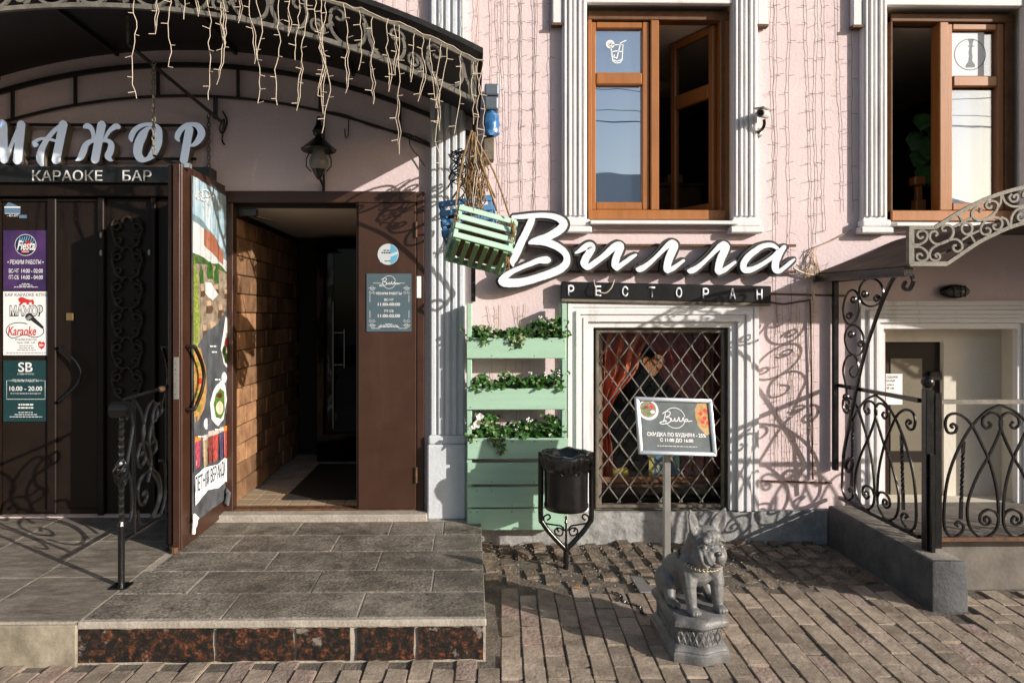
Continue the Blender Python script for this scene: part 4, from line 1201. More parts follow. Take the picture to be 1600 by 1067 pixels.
cp([(300, 412), (330, 414), (360, 430), (360, 500), (300, 560)], 5, mat('terrace_print', (.24, .17, .11), .5, .5, 16, c2=(.48, .40, .31), mix=.4))
for (x, y, w, h) in ((312, 450, 5, 14), (322, 472, 6, 18), (333, 448, 5, 12), (340, 478, 6, 20), (328, 505, 7, 24), (316, 510, 5, 20), (350, 455, 4, 12), (347, 492, 5, 16)):
    cp([(x, y), (x + w, y + 2), (x + w + 3, y + h * .6), (x + w, y + h), (x - 2, y + h), (x - 1, y + h * .5)], 6, flat('chair_print', (.10, .062, .04), .5, .3, 30))
    cp([(x - 2, y - 3), (x + w - 1, y - 2), (x + w, y + h * .3), (x - 1, y + h * .35)], 7, flat('chairlight_print', (.46, .33, .22), .5, .2, 30))
cp([(318, 440), (327, 442), (338, 460), (330, 470), (318, 458)], 7, flat('offwhite_print', (.58, .60, .61)))
for x, y in ((312, 425), (336, 425), (326, 418)):
    cp([(x, y - 10), (x + 3, y), (x + 4, y + 18), (x - 3, y + 18), (x - 4, y)], 8, M['leaf'])
cp([(300, 398), (306, 430), (307, 470), (309, 500), (306, 545), (302, 560), (300, 560)], 9, mat('lime_hedge_print', (.14, .22, .03), .5, .5, 60, c2=(.36, .42, .09)))
cp([(300, 552), (318, 520), (340, 504), (360, 480), (360, 640), (300, 740)], 9.3, slate)
# dishes on the slate
def dish(cx, cy, rx, ry, m, lay): return cp(oval(cx, cy, rx, ry, 22), lay, m)
pz = mat('pizza_print', (.50, .13, .03), .5, .5, 45, c2=(.62, .42, .12)); crust = flat('crust_print', (.42, .24, .09), .5, .3, 40)
pzl = [(301, 540), (310, 545), (318, 575), (320, 610), (315, 640), (306, 658), (301, 660)]
cp(pzl, 10, crust); cp([(301, 547), (308, 552), (315, 580), (317, 610), (313, 634), (305, 650), (301, 652)], 11, pz)
for x, y in ((305, 570), (309, 595), (305, 618), (312, 610), (307, 638)): dish(x, y, 2.4, 5, rd_ if y % 2 else flat('olive_print', (.16, .20, .03)), 12)
plate = flat('plate_print', (.72, .73, .75))
salad = mat('salad_print', (.03, .12, .015), .5, .5, 55, c2=(.16, .30, .05))
cp([(350, 494), (354, 500), (356, 520), (360, 535), (360, 560), (354, 575), (347, 568), (343, 545), (346, 522)], 10, plate)
for x, y, m_ in ((352, 535, rd_), (348, 548, salad), (355, 552, rd_), (351, 560, salad)): dish(x, y, 3, 8, m_, 11)
cp([(336, 600), (344, 594), (350, 602), (352, 625), (347, 655), (337, 666), (328, 655), (326, 630), (330, 612)], 10, plate); cp([(341, 606), (348, 612), (349, 640), (343, 654), (334, 652), (331, 632), (334, 615)], 11, salad)
dish(340, 637, 6, 11, flat('cheese_print', (.68, .58, .42)), 12); dish(340, 618, 5, 4, flat('beet_print', (.10, .02, .02)), 12)
for x, y in ((348, 590), (319, 662), (355, 672)): dish(x, y, 4, 9, plate, 10)
for (x, y, c) in ((307, 702, (.40, .04, .09)), (318, 700, (.42, .30, .14)), (327, 694, (.20, .03, .02)), (334, 692, (.45, .05, .04)), (343, 688, (.05, .04, .13)), (351, 686, (.42, .03, .02))):
    cp([(x - 4.2, y - 12), (x + 3.4, y - 16), (x + 2.2, y + 26), (x - 3.0, y + 31)], 10, mat('drink_print', tuple(k * .7 for k in c), .35, .4, 40, c2=tuple(min(1, k * 1.3 + .06) for k in c)))
    cp([(x - 3.2, y - 10), (x - 2.2, y - 11), (x - 1.6, y + 24), (x - 2.2, y + 25)], 10.6, flat('glass_glint_print', (.5, .45, .45)))
    cp([(x - 4, y - 20), (x + 3.5, y - 22), (x + 4, y - 15), (x - 4.5, y - 11)], 11, flat('orange_print', (.62, .22, .03)) if x in (307, 351) else flat('ice_print', (.5, .45, .42)))
cp([(302, 744), (316, 730), (335, 726), (348, 715), (362, 711), (363, 746), (350, 752), (338, 762), (320, 766), (303, 790)], 12, M['print'])
# headings, following the cloth
def ctext(s, box, lay, m, bold=.0):
    o = text(s, bp_, box, 0, m, ban, bold)
    me = o.data
    bm = bmesh.new(); bm.from_mesh(me)
    for v in bm.verts:
        w_ = v.co + org(ban); v.co.x += wavy(w_.y, w_.z) + o1 * lay
    bm.to_mesh(me); bm.free()
navy = flat('navy_text', (.03, .06, .11))
u0, v0 = bp_.uv(305, 745); u1, v1 = bp_.uv(356, 722)
cu = ctext
o = text('ЛЕТНЯЯ ВЕРАНДА', Plane((BX, 4.205, 0), (0, 1, 0), (0, 0, 1)), (.018, .590, .535, .478), 0, navy, ban, .012, px=False)
for v_ in o.data.vertices:
    w_ = v_.co + org(ban); v_.co.x = BX + wavy(w_.y, w_.z) + o1 * 14 - org(ban).x
u, v = bp_.uv(304, 298)
villa_logo(bp_, 317, 305, 8.5, .0125, M['print'], ban, .006)
for a, b, y in ((323, 334, 541), (326, 334, 550), (331, 340, 593), (304, 317, 682), (331, 345, 671)): tiny(bp_, a, b, y, M['print'], ban, 2.2, n=.020)
# ties at the corners
for s, t_ in ((.02, .985), (.95, .98)):
    y, z = bq(s, t_)
    mb = MB()
    for k in range(4): mb.tube([(BX + .015, y + rg.uniform(-.01, .01), z + .03), (BX + .03, y + rg.uniform(-.03, .03), z), (BX + .02, y + rg.uniform(-.03, .02), z - .03 - .018 * k)], .010, 5, rs=[.006, .011, .010])
    mb.ball((BX + .02, y, z + .01), (.015, .02, .018), 8)
    mb.build('tie', M['paper'] if s < .5 else slate, ban, smooth=60)
mb = MB().box(OX, OX + .03, 4.10, 4.14, fz(264, 4.1), fz(257, 4.1)); tag(mb.build('door_catch', M['silver'], od))
# ================================================================== THE LARGE CANOPY OVER THE LEFT ENTRANCE
CX, HC, FYc = -1.93, 1.96, 3.59
RC = (HC ** 2 + .48 ** 2) / (2 * .48)
def arcz(x, top=3.15): 
    dx = x - CX
    return top - (RC - math.sqrt(RC * RC - dx * dx))
can = thing('canopy', 'large arched black canopy with scrolled iron front over the left entrances', 'canopy', (CX, 4.2, 2.67))
N = 36
xs = [CX - HC + 2 * HC * i / N for i in range(N + 1)]
ro = MB()
xo = [CX + (x - CX) * 1.018 for x in xs]
def roofz(x, y): return arcz(x) + .235 - .005 * (y - FYc) / (W - FYc)
vs = []
for x, x0 in zip(xo, xs):
    for y in (FYc - .035, W - .004):
        vs += [(x, y, roofz(x0, y) + .028), (x, y, roofz(x0, y))]
fs = []
for i in range(N):
    a, b = i * 4, i * 4 + 4
    fs += [(a, a + 2, b + 2, b), (a + 1, b + 1, b + 3, a + 3), (a, b, b + 1, a + 1), (a + 2, a + 3, b + 3, b + 2)]
fs += [(0, 1, 3, 2), (N * 4, N * 4 + 2, N * 4 + 3, N * 4 + 1)]
ro.add(vs, fs); ro.build('roof_sheet', M['blackroof'], can, smooth=40)
def arc_bar(name, y, h, r, m, top=3.15, x0=None, x1=None):
    pts = [(x, y, arcz(x, top) + h) for x in xs if (x0 is None or x >= x0) and (x1 is None or x <= x1)]
    return MB().tube(pts, r, 4, phase=math.pi / 4, up=(0, 1, 0)).build(name, m, can)
arc_bar('bottom_rail', FYc, 0, .016, M['greyiron']); arc_bar('top_rail', FYc, .205, .013, M['greyiron'])
B('post', M['greyiron'], can, CX + HC - .03, CX + HC, FYc - .013, FYc + .013, 2.67, 2.67 + .21, .003)
# end rails from front to wall
for x in (CX + HC, CX - HC):
    MB().tube([(x, FYc, 2.69), (x, W - .01, 2.89)], .02, 4, phase=.785).build('side_rail', M['blackbrown'], can)
    MB().poly([(x + .004, FYc, 2.70), (x + .004, W - .01, 2.90), (x + .004, W - .01, roofz(x, W) + .09), (x + .004, FYc, roofz(x, FYc))]).build('side_panel', M['blackroof'], can)
# frame against the wall, with struts
RT = 3.15 + .16
arc_bar('wall_rail', W - .03, -.02, .02, M['blackroof'], 3.15 + .16 - .02); arc_bar('wall_rail', W - .03, 0, .011, M['blackroof'], 3.06)
for px in (118, 247, 372, 500, 625, 20):
    x = fx(px, W - .03)
    B('strut', M['blackroof'], can, x - .009, x + .009, W - .04, W - .022, arcz(x, 3.06), arcz(x, 3.28), 0)
for x in (-3.2, -2.4, -1.6, -.8):
    MB().tube([(x, FYc, roofz(x, FYc) - .015), (x, W - .02, roofz(x, W) - .015)], .015, 4, phase=.785).build('rafter', M['blackroof'], can)
# scrollwork of the front
def scr(pts, r=.0095, m='greyiron', nm='scroll', y=FYc):
    return MB().tube([(x, y, arcz(x) + h) for x, h in pts], r, 4, phase=.785, up=(0, 1, 0), flat=1.0).build(nm, M[m], can)
x = CX - HC + .10
while x < CX + HC - .14:
    # small coil on the rail, two deep loops with curled ends
    scr(catmull([(x + a, .058 + b) for a, b in spiral(0, 0, .044, .012, -1.2, 8.5, 22)], 1), .009)
    for cxx, s in ((.16, 1), (.36, -1)):
        c = x + cxx; 
        if c + .1 > CX + HC: continue
        loop = [(c + .092 * math.cos(t), .103 - .095 * math.sin(t)) for t in [-.5 + (math.pi + .9) * i / 20 for i in range(21)]]
        curl = [(c - s * .048 + a, .145 + b) for a, b in spiral(0, 0, .043, .014, (math.pi if s > 0 else 0), (math.pi - s * 5.6 if s > 0 else 5.6), 18)]
        scr(loop, .0105); scr(curl, .009)
    scr([(x + .235, .19), (x + .255, .15), (x + .265, .10), (x + .285, .06), (x + .29, .012)], .0095)
    MB().tube([(x + .05, FYc, arcz(x + .05) + .07), (x + .085, FYc, arcz(x + .085) + .10)], .013, 6).build('collar', M['greyiron'], can)
    x += .50
# bracket square to the wall, at the right end (seen edge on) - shared pattern with the right canopy
def bracket_curves(pl):
    q = lambda pts: [pl.uv(*p) for p in pts]
    out = [('brace', q([(1324, 735), (1321, 728), (1327, 716), (1332, 724), (1326, 737), (1319, 722), (1319, 704), (1333, 632), (1350, 556), (1364, 512), (1379, 471), (1393, 440), (1405, 428), (1420, 426), (1427, 439), (1420, 453), (1411, 449), (1415, 440)]), .0115)]
    def ov(cx, cy, rx, ry, tl=0):
        return [(cx + rx * math.cos(t) * math.cos(tl) - ry * math.sin(t) * math.sin(tl), cy + rx * math.cos(t) * math.sin(tl) + ry * math.sin(t) * math.cos(tl)) for t in [2 * math.pi * i / 26 for i in range(27)]]
    for c in ((1361, 457, 19, 22, 0), (1330, 480, 12.5, 27, .1), (1335, 532, 15, 24, -.15)): out.append(('scroll', q(ov(*c)), .0075))
    out.append(('scroll', q([(1327, 632), (1321, 600), (1317, 578), (1322, 560), (1331, 555), (1339, 562), (1341, 578), (1338, 588), (1330, 588), (1328, 578), (1333, 572)]), .0075))
    for cx, cy, r, s in ((1351, 459, 6, 1), (1370, 467, 6, -1), (1334, 468, 6, 1), (1327, 494, 6, -1), (1330, 522, 6, 1), (1345, 538, 6, -1), (1322, 620, 6, 1)):
        out.append(('scroll', q([(cx + a, cy + b) for a, b in spiral(0, 0, r, 2, 0, s * 8, 18)]), .007))
    return out
RBX = 2.52
rb = XP(RBX)
curves = bracket_curves(rb)
def bracket(parent, x, f):
    for nm, c, r in curves:
        pts = catmull([f(u, v) for u, v in c], 3) if nm == 'brace' or len(c) < 14 else [f(u, v) for u, v in c]
        MB().tube([(x, a, b) for a, b in pts], r, 4 if nm == 'brace' else 5, phase=.785, up=(1, 0, 0)).build(nm, M['iron'], parent, smooth=35)
fl = lambda u, v: (W - (W - u) * 1.16, 1.70 + (v - .52) * .80)
bracket(can, .02, fl)
MB().box(.005, .035, W - .03, W - .012, 1.66, 2.72).build('wall_bar', M['iron'], can)
# hanger rod below the roof
Yh = 4.25
MB().tube([(fx(199, Yh), Yh, fz(28, Yh)), (fx(200, Yh), Yh, fz(74, Yh))], .009, 6).build('hanger', M['greyiron'], can)
MB().tube([(fx(200, Yh), Yh, fz(74, Yh)), (fx(342, W - .1), W - .05, fz(190, W - .1))], .013, 4).build('tie_rod', M['iron'], can)
B('rod_plate', M['iron'], can, fx(338, W), fx(343, W), W - .06, W - .03, fz(192, W), fz(158, W), 0)

def chain(px, y0, y1, Y, label, slack=0):
    n = int((fz(y0, Y) - fz(y1, Y)) / .028)
    mb = MB(); x = fx(px, Y); z0 = fz(y0, Y)
    for i in range(n):
        z = z0 - .028 * (i + .5)
        h = i % 2
        ring = [((.010 * math.cos(t) if not h else 0) + x, Y + (.010 * math.cos(t) if h else 0), z + .019 * math.sin(t)) for t in [2 * math.pi * k / 8 for k in range(8)]]
        mb.tube(ring, .0042, 4, closed=True)
    o = mb.build('chain', M['greyiron'], None); return tag(o, label, 'chain')
chain(240, 100, 247, 4.2, 'steel chain hanging in front of the pale blue letters')
chain(326, 182, 288, W - .03, 'dark chain hanging on pink wall right of the blue letters')
mb = MB().tube([(fx(240, 4.2), 4.2, fz(246, 4.2)), (OX - .03, 4.10, 2.452 - .006)], .008, 6)
tag(mb.build('stay_rod', M['iron'], None), 'thin dark stay rod from the chain to the open door top', 'rod')

# ---- icicle lights along the front of that canopy
def strand(mb, pts, r, step, tw, rgx, ax=None, down=.3):
    """Thin wire with short bulb stalks."""
    mb.tube(pts, r, 4, caps=False)
    d = 0
    for a, b in zip(pts, pts[1:]):
        a, b = Vector(a), Vector(b); d += (b - a).length
        if d > step:
            d = -rgx.uniform(0, step * .4)
            s = rgx.choice((-1, 1))
            dv = Vector((s * rgx.uniform(.7, 1), -rgx.uniform(.1, .5), rgx.uniform(-down, down * .6))).normalized() * tw * rgx.uniform(.7, 1.15)
            mb.tube([b, b + dv], r * 1.15, 3)
ic = thing('icicle_lights', 'pale icicle string lights dangling from the scrolled canopy edge', 'string lights', (-.9, FYc - .03, 2.9))
rgi = random.Random(11)
drops = [(212, 158), (247, 58), (268, 108), (283, 35), (305, 30), (325, 160), (338, 135), (352, 78), (372, 40), (390, 103), (405, 165), (434, 168), (449, 60), (463, 97), (477, 175), (495, 152), (503, 180), (512, 210), (536, 148), (562, 112),
         (586, 165), (604, 145), (612, 120), (623, 242), (650, 130), (661, 160), (672, 170), (688, 205), (697, 278), (720, 210), (740, 195), (748, 260), (755, 330)]
Yi = FYc - .028
for k, (px, yb) in enumerate(drops):
    x = fx(px, Yi); zt = arcz(min(x, CX + HC)) + .205; zb2 = fz(yb, Yi)
    pts = []; n = max(5, int((zt - zb2) / .035)); dx = 0
    for i in range(n + 1):
        dx += rgi.uniform(-.012, .012); dx *= .94
        pts.append((x + dx, Yi + rgi.uniform(-.006, .006), zt + (zb2 - zt) * i / n))
    mb = MB(); strand(mb, pts, .0020, .070, .032, rgi)
    if rgi.random() < .6:
        j = int(n * rgi.uniform(.3, .6)); q = [(p[0] + .014 * math.sin((i - j) / max(1, n - j) * 3.1), p[1] - .004, p[2] - .002) for i, p in enumerate(pts) if i >= j]
        if len(q) > 2: mb.tube(q, .0018, 4)
    mb.build('drop', M['wirepale'], ic)
pts = [(fx(px, Yi), Yi - .004 + rgi.uniform(-.004, .004), arcz(min(fx(px, Yi), CX + HC)) + .205 + rgi.uniform(-.01, .008)) for px in range(-60, 762, 12)]
MB().tube(pts, .004, 4).build('main_wire', M['wirepale'], ic)

# ================================================================== CANOPY ON THE RIGHT
RF = 3.75
can2 = thing('canopy', 'smaller arched brown canopy with grey scrolled fascia on the right', 'canopy', (3.75, 4.3, 1.76))
p6 = FP(RF)
def q6(pts): return [p6.uv(1400 + x / 6.275, 280 + y / 6.275) for x, y in pts]
CX2 = 3.78
def both(nm, pts, r, n=4, sm=3, mir=True):
    c = catmull(q6(pts), sm) if sm > 1 else q6(pts)
    for s in ((0, 1) if mir else (0,)):
        cc = [((2 * CX2 - u) if s else u, v) for u, v in c]
        MB().tube([(u, RF, v) for u, v in cc], r, n, phase=.785, up=(0, 1, 0)).build(nm, M['greyiron'], can2, smooth=35)
both('end_bar', [(138, 470), (138, 835)], .020, sm=1); both('top_bar', [(125, 478), (372, 478)], .013, sm=1); both('bottom_bar', [(125, 832), (490, 832)], .017, sm=1)
topa = [(372, 480), (500, 400), (650, 310), (800, 232), (1000, 150), (1255, 80), (1480, 42), (1735, 25)]
bota = [(490, 832), (640, 730), (800, 622), (950, 545), (1100, 478), (1255, 430), (1480, 388), (1735, 370)]
both('top_rail', topa, .014); both('bottom_rail', bota, .014)
for c in ([(160, 642), (230, 640), (290, 600), (302, 540), (265, 505), (215, 520), (205, 560), (235, 582), (265, 565)],
          [(160, 665), (240, 670), (300, 720), (302, 780), (250, 802), (205, 782), (205, 740), (240, 735), (252, 758)],
          [(380, 558), (402, 540), (378, 512), (335, 530), (330, 590), (380, 636), (450, 630), (520, 596), (556, 540), (550, 482), (500, 450), (450, 470), (455, 508), (490, 502)],
          [(400, 765), (380, 748), (405, 730), (427, 762), (400, 797), (345, 790), (325, 740), (350, 682), (420, 640), (500, 605), (580, 590), (637, 630), (642, 682), (600, 712), (560, 692), (560, 655), (588, 650)],
          [(815, 322), (832, 295), (802, 275), (750, 310), (742, 362), (790, 402), (850, 400), (930, 362), (985, 302), (990, 242), (940, 215), (885, 232), (880, 275), (918, 287), (932, 262)],
          [(872, 492), (890, 480), (922, 502), (900, 542), (840, 536), (825, 482), (870, 412), (940, 380), (1012, 388), (1037, 440), (1010, 492), (960, 492), (945, 457), (978, 450)],
          [(992, 282), (1020, 232), (1025, 160)], [(1038, 160), (1060, 220), (1120, 265), (1200, 268), (1290, 240), (1340, 170), (1310, 120), (1250, 130), (1240, 170), (1275, 180)],
          [(1150, 190), (1152, 165), (1187, 155), (1182, 212), (1130, 222), (1105, 182), (1130, 148)], [(1102, 468), (1080, 402), (1020, 376)],
          [(1120, 462), (1130, 372), (1180, 302), (1255, 282), (1330, 300), (1350, 360), (1300, 400), (1240, 395)], [(1215, 362), (1225, 345), (1200, 345), (1188, 388), (1222, 412), (1262, 380)],
          [(1400, 100), (1420, 160), (1480, 190), (1560, 170), (1600, 110), (1560, 80), (1520, 100)], [(1400, 380), (1410, 300), (1480, 250), (1560, 270), (1590, 330), (1540, 360)]):
    both('scroll', c, .0085)
for c in ([(610, 350), (650, 422)], [(725, 550), (770, 622)], [(560, 472), (640, 428), (750, 372)], [(640, 602), (720, 548), (825, 500)]): both('bar', c, .0075, sm=1)
both('ring', oval(690, 487, 52, 56, 20) + [(742, 487)], .0085, sm=1)
# roof sheet: follows the lower rail
prof = [(2.395, 1.822), (2.50, 1.862), (2.62, 1.908)] + [p for p in q6(bota[2:])]
prof = [(u, v + .006) for u, v in prof]
prof += [(2 * CX2 - u, v) for u, v in prof[::-1][1:]]
prof = catmull(prof, 2)
ro = MB(); vs = []
for u, v in prof:
    for y, dz in ((RF + .012, 0), (W - .004, .018)):
        vs += [(u, y, v + dz + .012), (u, y, v + dz)]
fs = []
for i in range(len(prof) - 1):
    a, b = i * 4, i * 4 + 4
    fs += [(a, a + 2, b + 2, b), (a + 1, b + 1, b + 3, a + 3), (a, b, b + 1, a + 1), (a + 2, a + 3, b + 3, b + 2)]
n4 = (len(prof) - 1) * 4
fs += [(0, 1, 3, 2), (n4, n4 + 2, n4 + 3, n4 + 1)]
ro.add(vs, fs); ro.build('roof_sheet', M['roof'], can2, smooth=40)
for x in (2.40, 2 * CX2 - 2.40):
    MB().tube([(x, RF + .02, 1.806), (x, W - .01, 1.822)], .034, 4, phase=.785).build('edge_rail', M['iron'], can2)
MB().tube([(RBX, 3.985, 1.806), (RBX, W - .01, 1.806)], .016, 4, phase=.785).build('edge_rail', M['iron'], can2)
bracket(can2, RBX, lambda u, v: (u, v))
MB().box(RBX - .015, RBX + .015, W - .055, W - .02, .50, 1.80).build('wall_bar', M['iron'], can2)
# oval bulkhead lamp on the wall under it
bl = thing('bulkhead_lamp', 'dark oval wall lamp above the recessed right entrance', 'wall lamp', (fx(1487, W), W, fz(455, W)))
c = Vector((fx(1487, W), W - .03, fz(455, W)))
MB().ball(c, (.105, .035, .048), 20).build('housing', M['iron'], bl, smooth=60); MB().ball(c + Vector((.002, -.022, -.004)), (.080, .035, .034), 18).build('lens', flat('dusty_lamp_glass', (.10, .105, .085), .3), bl, smooth=60)
mb = MB()
for k in (-1, 0, 1): mb.tube([(c.x + .04 * k, c.y - .058 + .012 * abs(k), c.z + .04), (c.x + .04 * k, c.y - .066 + .012 * abs(k), c.z), (c.x + .04 * k, c.y - .058 + .012 * abs(k), c.z - .04)], .004, 5)
mb.build('guard', M['iron'], bl)

# ================================================================== RAMP KERB AND RAILINGS ON THE RIGHT
kb_ = thing('ramp_kerb', 'thick grey painted concrete kerb running from wall toward street', 'kerb', (2.555, 4.2, 0))
mb = MB(); x0, x1, y0, y1, h = 2.455, 2.655, 3.655, W - .05, .262
vs = [(x0, y0, -.02), (x1, y0, -.02), (x1, y1, -.02), (x0, y1, -.02), (x0 + .004, y0 + .006, h), (x1 - .004, y0 + .006, h - .004), (x1 - .004, y1, h), (x0 + .004, y1, h)]
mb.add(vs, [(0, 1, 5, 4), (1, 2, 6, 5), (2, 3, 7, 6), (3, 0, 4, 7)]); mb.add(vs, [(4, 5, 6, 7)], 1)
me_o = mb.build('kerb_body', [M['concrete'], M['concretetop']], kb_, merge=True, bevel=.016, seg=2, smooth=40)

def fence_curves():
    S = lambda pts: [((x - 40) / 514.0, (765 - y) / 665.0) for x, y in pts]
    a = [(112, 706), (92, 700), (88, 722), (118, 735), (136, 705), (118, 682), (92, 690), (80, 708)]
    a = [(108, 712), (96, 700), (112, 690), (132, 710), (122, 745), (85, 766), (52, 730), (46, 640), (58, 500), (85, 390), (125, 290), (170, 208), (235, 135), (305, 101)]
    b = [(90, 212), (84, 200), (70, 212), (82, 238), (100, 232), (102, 200), (84, 186), (58, 200)]
    b1 = [(86, 218), (76, 208), (88, 198), (103, 214), (92, 242), (64, 240), (52, 200), (62, 160), (98, 146), (140, 168), (175, 215), (215, 305), (242, 372), (268, 470), (283, 570), (286, 690), (262, 748), (218, 768), (170, 735), (150, 670), (152, 590), (178, 500), (210, 425), (240, 368), (275, 285), (300, 205), (290, 158), (255, 143), (222, 165), (216, 200), (236, 222), (254, 205), (242, 188)]
    c = [(228, 690), (224, 672), (240, 665), (250, 688), (232, 706), (206, 690), (208, 652), (240, 630), (272, 640), (286, 668)]
    mir = lambda pts: [(594 - x, y) for x, y in pts]
    cur = [S(p) for p in (a, b1, c, mir(a), mir(b1), mir(c))]
    tw = [S([(132, 285), (120, 675)]), S(mir([(132, 285), (120, 675)]))]
    return cur, tw
FC, FT = fence_curves()
def railing(name, label, P, u0, u1, v0, v1, post=True, m_low='rust', drop=0.0):
    """P(u, v) -> point; scrolled panel between a bottom and a top rail."""
    t = thing(name, label, 'railing', P((u0 + u1) / 2, v0))
    f = lambda n: P(u0 + (u1 - u0) * n[0], v0 + (v1 - v0) * n[1])
    up = (P(0, 0) - P(1, 0)).cross(P(0, 0) - P(0, 1))
    for c in FC: MB().tube([f(p) for p in catmull(c, 3)], .0085, 5, up=up, phase=.6).build('scroll', M['iron'], t, smooth=40)
    for a, b in FT:
        mb = MB(); n = 30; A, Bp = f(a), f(b)
        pts = [A + (Bp - A) * i / n for i in range(n + 1)]
        # a square bar twisted along its middle
        vs, fs = [], []
        ux = (P(1, 0) - P(0, 0)).normalized(); uy = up.normalized()
        for i, p in enumerate(pts):
            tt = min(max((i / n - .15) / .6, 0), 1) * math.pi * 5
            for k in range(4):
                an = tt + math.pi / 4 + k * math.pi / 2; vs.append(p + ux * .0105 * math.cos(an) + uy * .0105 * math.sin(an))
        for i in range(n):
            for k in range(4): fs.append((i * 4 + k, i * 4 + (k + 1) % 4, i * 4 + 4 + (k + 1) % 4, i * 4 + 4 + k))
        mb.add(vs, fs); mb.build('twisted_bar', M['iron'], t)
    MB().tube([P(u0 - .02, v1 + .015), P(u1 + .02, v1 + .015)], .017, 4, up=up, phase=.785).build('top_rail', M['greyiron'] if m_low == 'rust' else M['iron'], t)
    MB().tube([P(u0 - .02, v0 - .012), P(u1 + .02, v0 - .012)], .016, 4, up=up, phase=.785).build('bottom_rail', M[m_low], t)
    return t
rl1 = railing('railing', 'black scrolled railing standing on the grey concrete kerb', lambda u, v: Vector((2.545, u, v)), 3.92, W - .07, .325, 1.07, m_low='iron')
# posts
p1 = MB().box(2.528, 2.572, 3.815, 3.859, .258, 1.155).build('post', M['iron'], rl1, bevel=.003)
MB().ball((2.55, 3.837, 1.195), .034, 14).build('ball_cap', M['iron'], rl1, smooth=60); MB().box(2.540, 2.560, 3.786, 3.812, .255, .80).build('stay', M['iron'], rl1)
rl2 = railing('railing', 'black scrolled railing panel with rusty bottom rail facing the street', lambda u, v: Vector((u, 3.845, v)), 2.64, 3.30, .33, 1.07)
MB().box(2.585, 2.625, 3.825, 3.865, .27, 1.135).build('post', M['iron'], rl2, bevel=.003)
rl3 = railing('railing', 'black scrolled railing panel cut off by the right edge of view', lambda u, v: Vector((u, 3.845, v)), 3.34, 4.0, .33, 1.07)

# ================================================================== RAILING ON THE STEP, LEFT
t = thing('railing', 'black wrought iron railing with twisted post beside open door', 'railing', (-1.775, 3.6, PLAT))
RX, ry0, ry1 = -1.775, 3.57, 4.14
zz = lambda h: PLAT + h
n = 46; vs, fs = [], []
pm = MB()
for i in range(n + 1):
    h = .30 + .60 * i / n; tt = i * .55
    r = .0145 if not (.50 < h < .64) else .0145 + .014 * math.sin((h - .50) / .14 * math.pi)
    for k in range(4):
        an = tt + k * math.pi / 2; vs.append((RX + r * math.cos(an), ry0 + r * math.sin(an), zz(h)))
for i in range(n):
    for k in range(4): fs.append((i * 4 + k, i * 4 + (k + 1) % 4, i * 4 + 4 + (k + 1) % 4, i * 4 + 4 + k))
pm.add(vs, fs); pm.lathe([(.0165, 0), (.0165, .30), (.021, .31), (.015, .33)], (RX, ry0, PLAT), 10)
pm.lathe([(.018, .89), (.024, .90), (.024, .915), (.017, .93)], (RX, ry0, PLAT), 10)
pm.build('post', M['iron'], t, smooth=30)
cage = MB()
for k in range(5):
    cage.tube([(RX + .034 * math.sin(math.pi * i / 12) * math.cos(k * 1.257 + i * .35), ry0 + .034 * math.sin(math.pi * i / 12) * math.sin(k * 1.257 + i * .35), zz(.50 + .15 * i / 12)) for i in range(13)], .008, 5)
cage.build('basket', M['iron'], t, smooth=50)
B('foot_plate', M['iron'], t, RX - .045, RX + .045, ry0 - .045, ry0 + .045, PLAT, PLAT + .007, .002)
# the rolled end of the handrail
MB().tube([(RX - .040, ry0 - .01, zz(.90)), (RX + .040, ry0 - .01, zz(.90))], .042, 18).build('rolled_end', M['iron'], t, smooth=40)
MB().tube([(RX - .047, ry0 - .01, zz(.90)), (RX + .047, ry0 - .01, zz(.90))], .024, 12).build('rolled_end', M['iron'], t, smooth=40)
MB().tube([(RX, ry0 + .02, zz(.945)), (RX, 4.0, zz(.955)), (RX, ry1, zz(.965))], .011, 4, up=(1, 0, 0)).build('handrail', M['iron'], t)
MB().tube([(RX, ry0 + .02, zz(.225)), (RX, ry1, zz(.215))], .010, 4, up=(1, 0, 0), phase=.785).build('bottom_rail', M['iron'], t)
for y in (3.70, 4.10): B('bar', M['iron'], t, RX - .008, RX + .008, y - .008, y + .008, zz(.22) if y < 4 else zz(0), zz(.95), 0)
for c in ([(3.60, .34), (3.64, .30), (3.68, .36), (3.67, .50), (3.63, .60), (3.66, .70), (3.69, .80), (3.66, .88), (3.62, .84)], [(3.92, .24), (4.02, .34), (4.0, .46), (3.92, .52), (3.84, .60), (3.80, .72), (3.84, .84), (3.92, .90), (3.98, .84), (3.95, .78)], [(3.80, .40), (3.84, .42), (3.85, .38), (3.80, .35), (3.75, .40), (3.76, .48), (3.86, .52), (3.96, .46), (4.0, .36), (3.94, .27), (3.84, .24), (3.77, .27), (3.74, .34)],
          [(3.78, .62), (3.82, .64), (3.83, .59), (3.77, .56), (3.74, .62), (3.79, .69), (3.87, .66), (3.90, .56), (3.86, .46)],
          [(3.90, .60), (3.96, .62), (3.95, .68), (3.88, .66), (3.90, .76), (3.97, .80), (4.03, .82), (4.02, .88), (3.95, .86)],
          [(3.72, .92), (3.78, .86), (3.82, .76), (3.80, .70)], [(3.96, .66), (3.92, .72), (3.92, .82), (3.97, .88)], [(4.02, .24), (4.07, .30), (4.09, .40), (4.07, .52), (4.0, .55)]):
    MB().tube([(RX, a, zz(b)) for a, b in catmull(c, 4)], .0085, 5, up=(1, 0, 0)).build('scroll', M['iron'], t, smooth=40)
MB().ball((RX + .004, 4.02, zz(.955)), (.02, .03, .018), 10).build('lever', M['rust'], t, smooth=60)

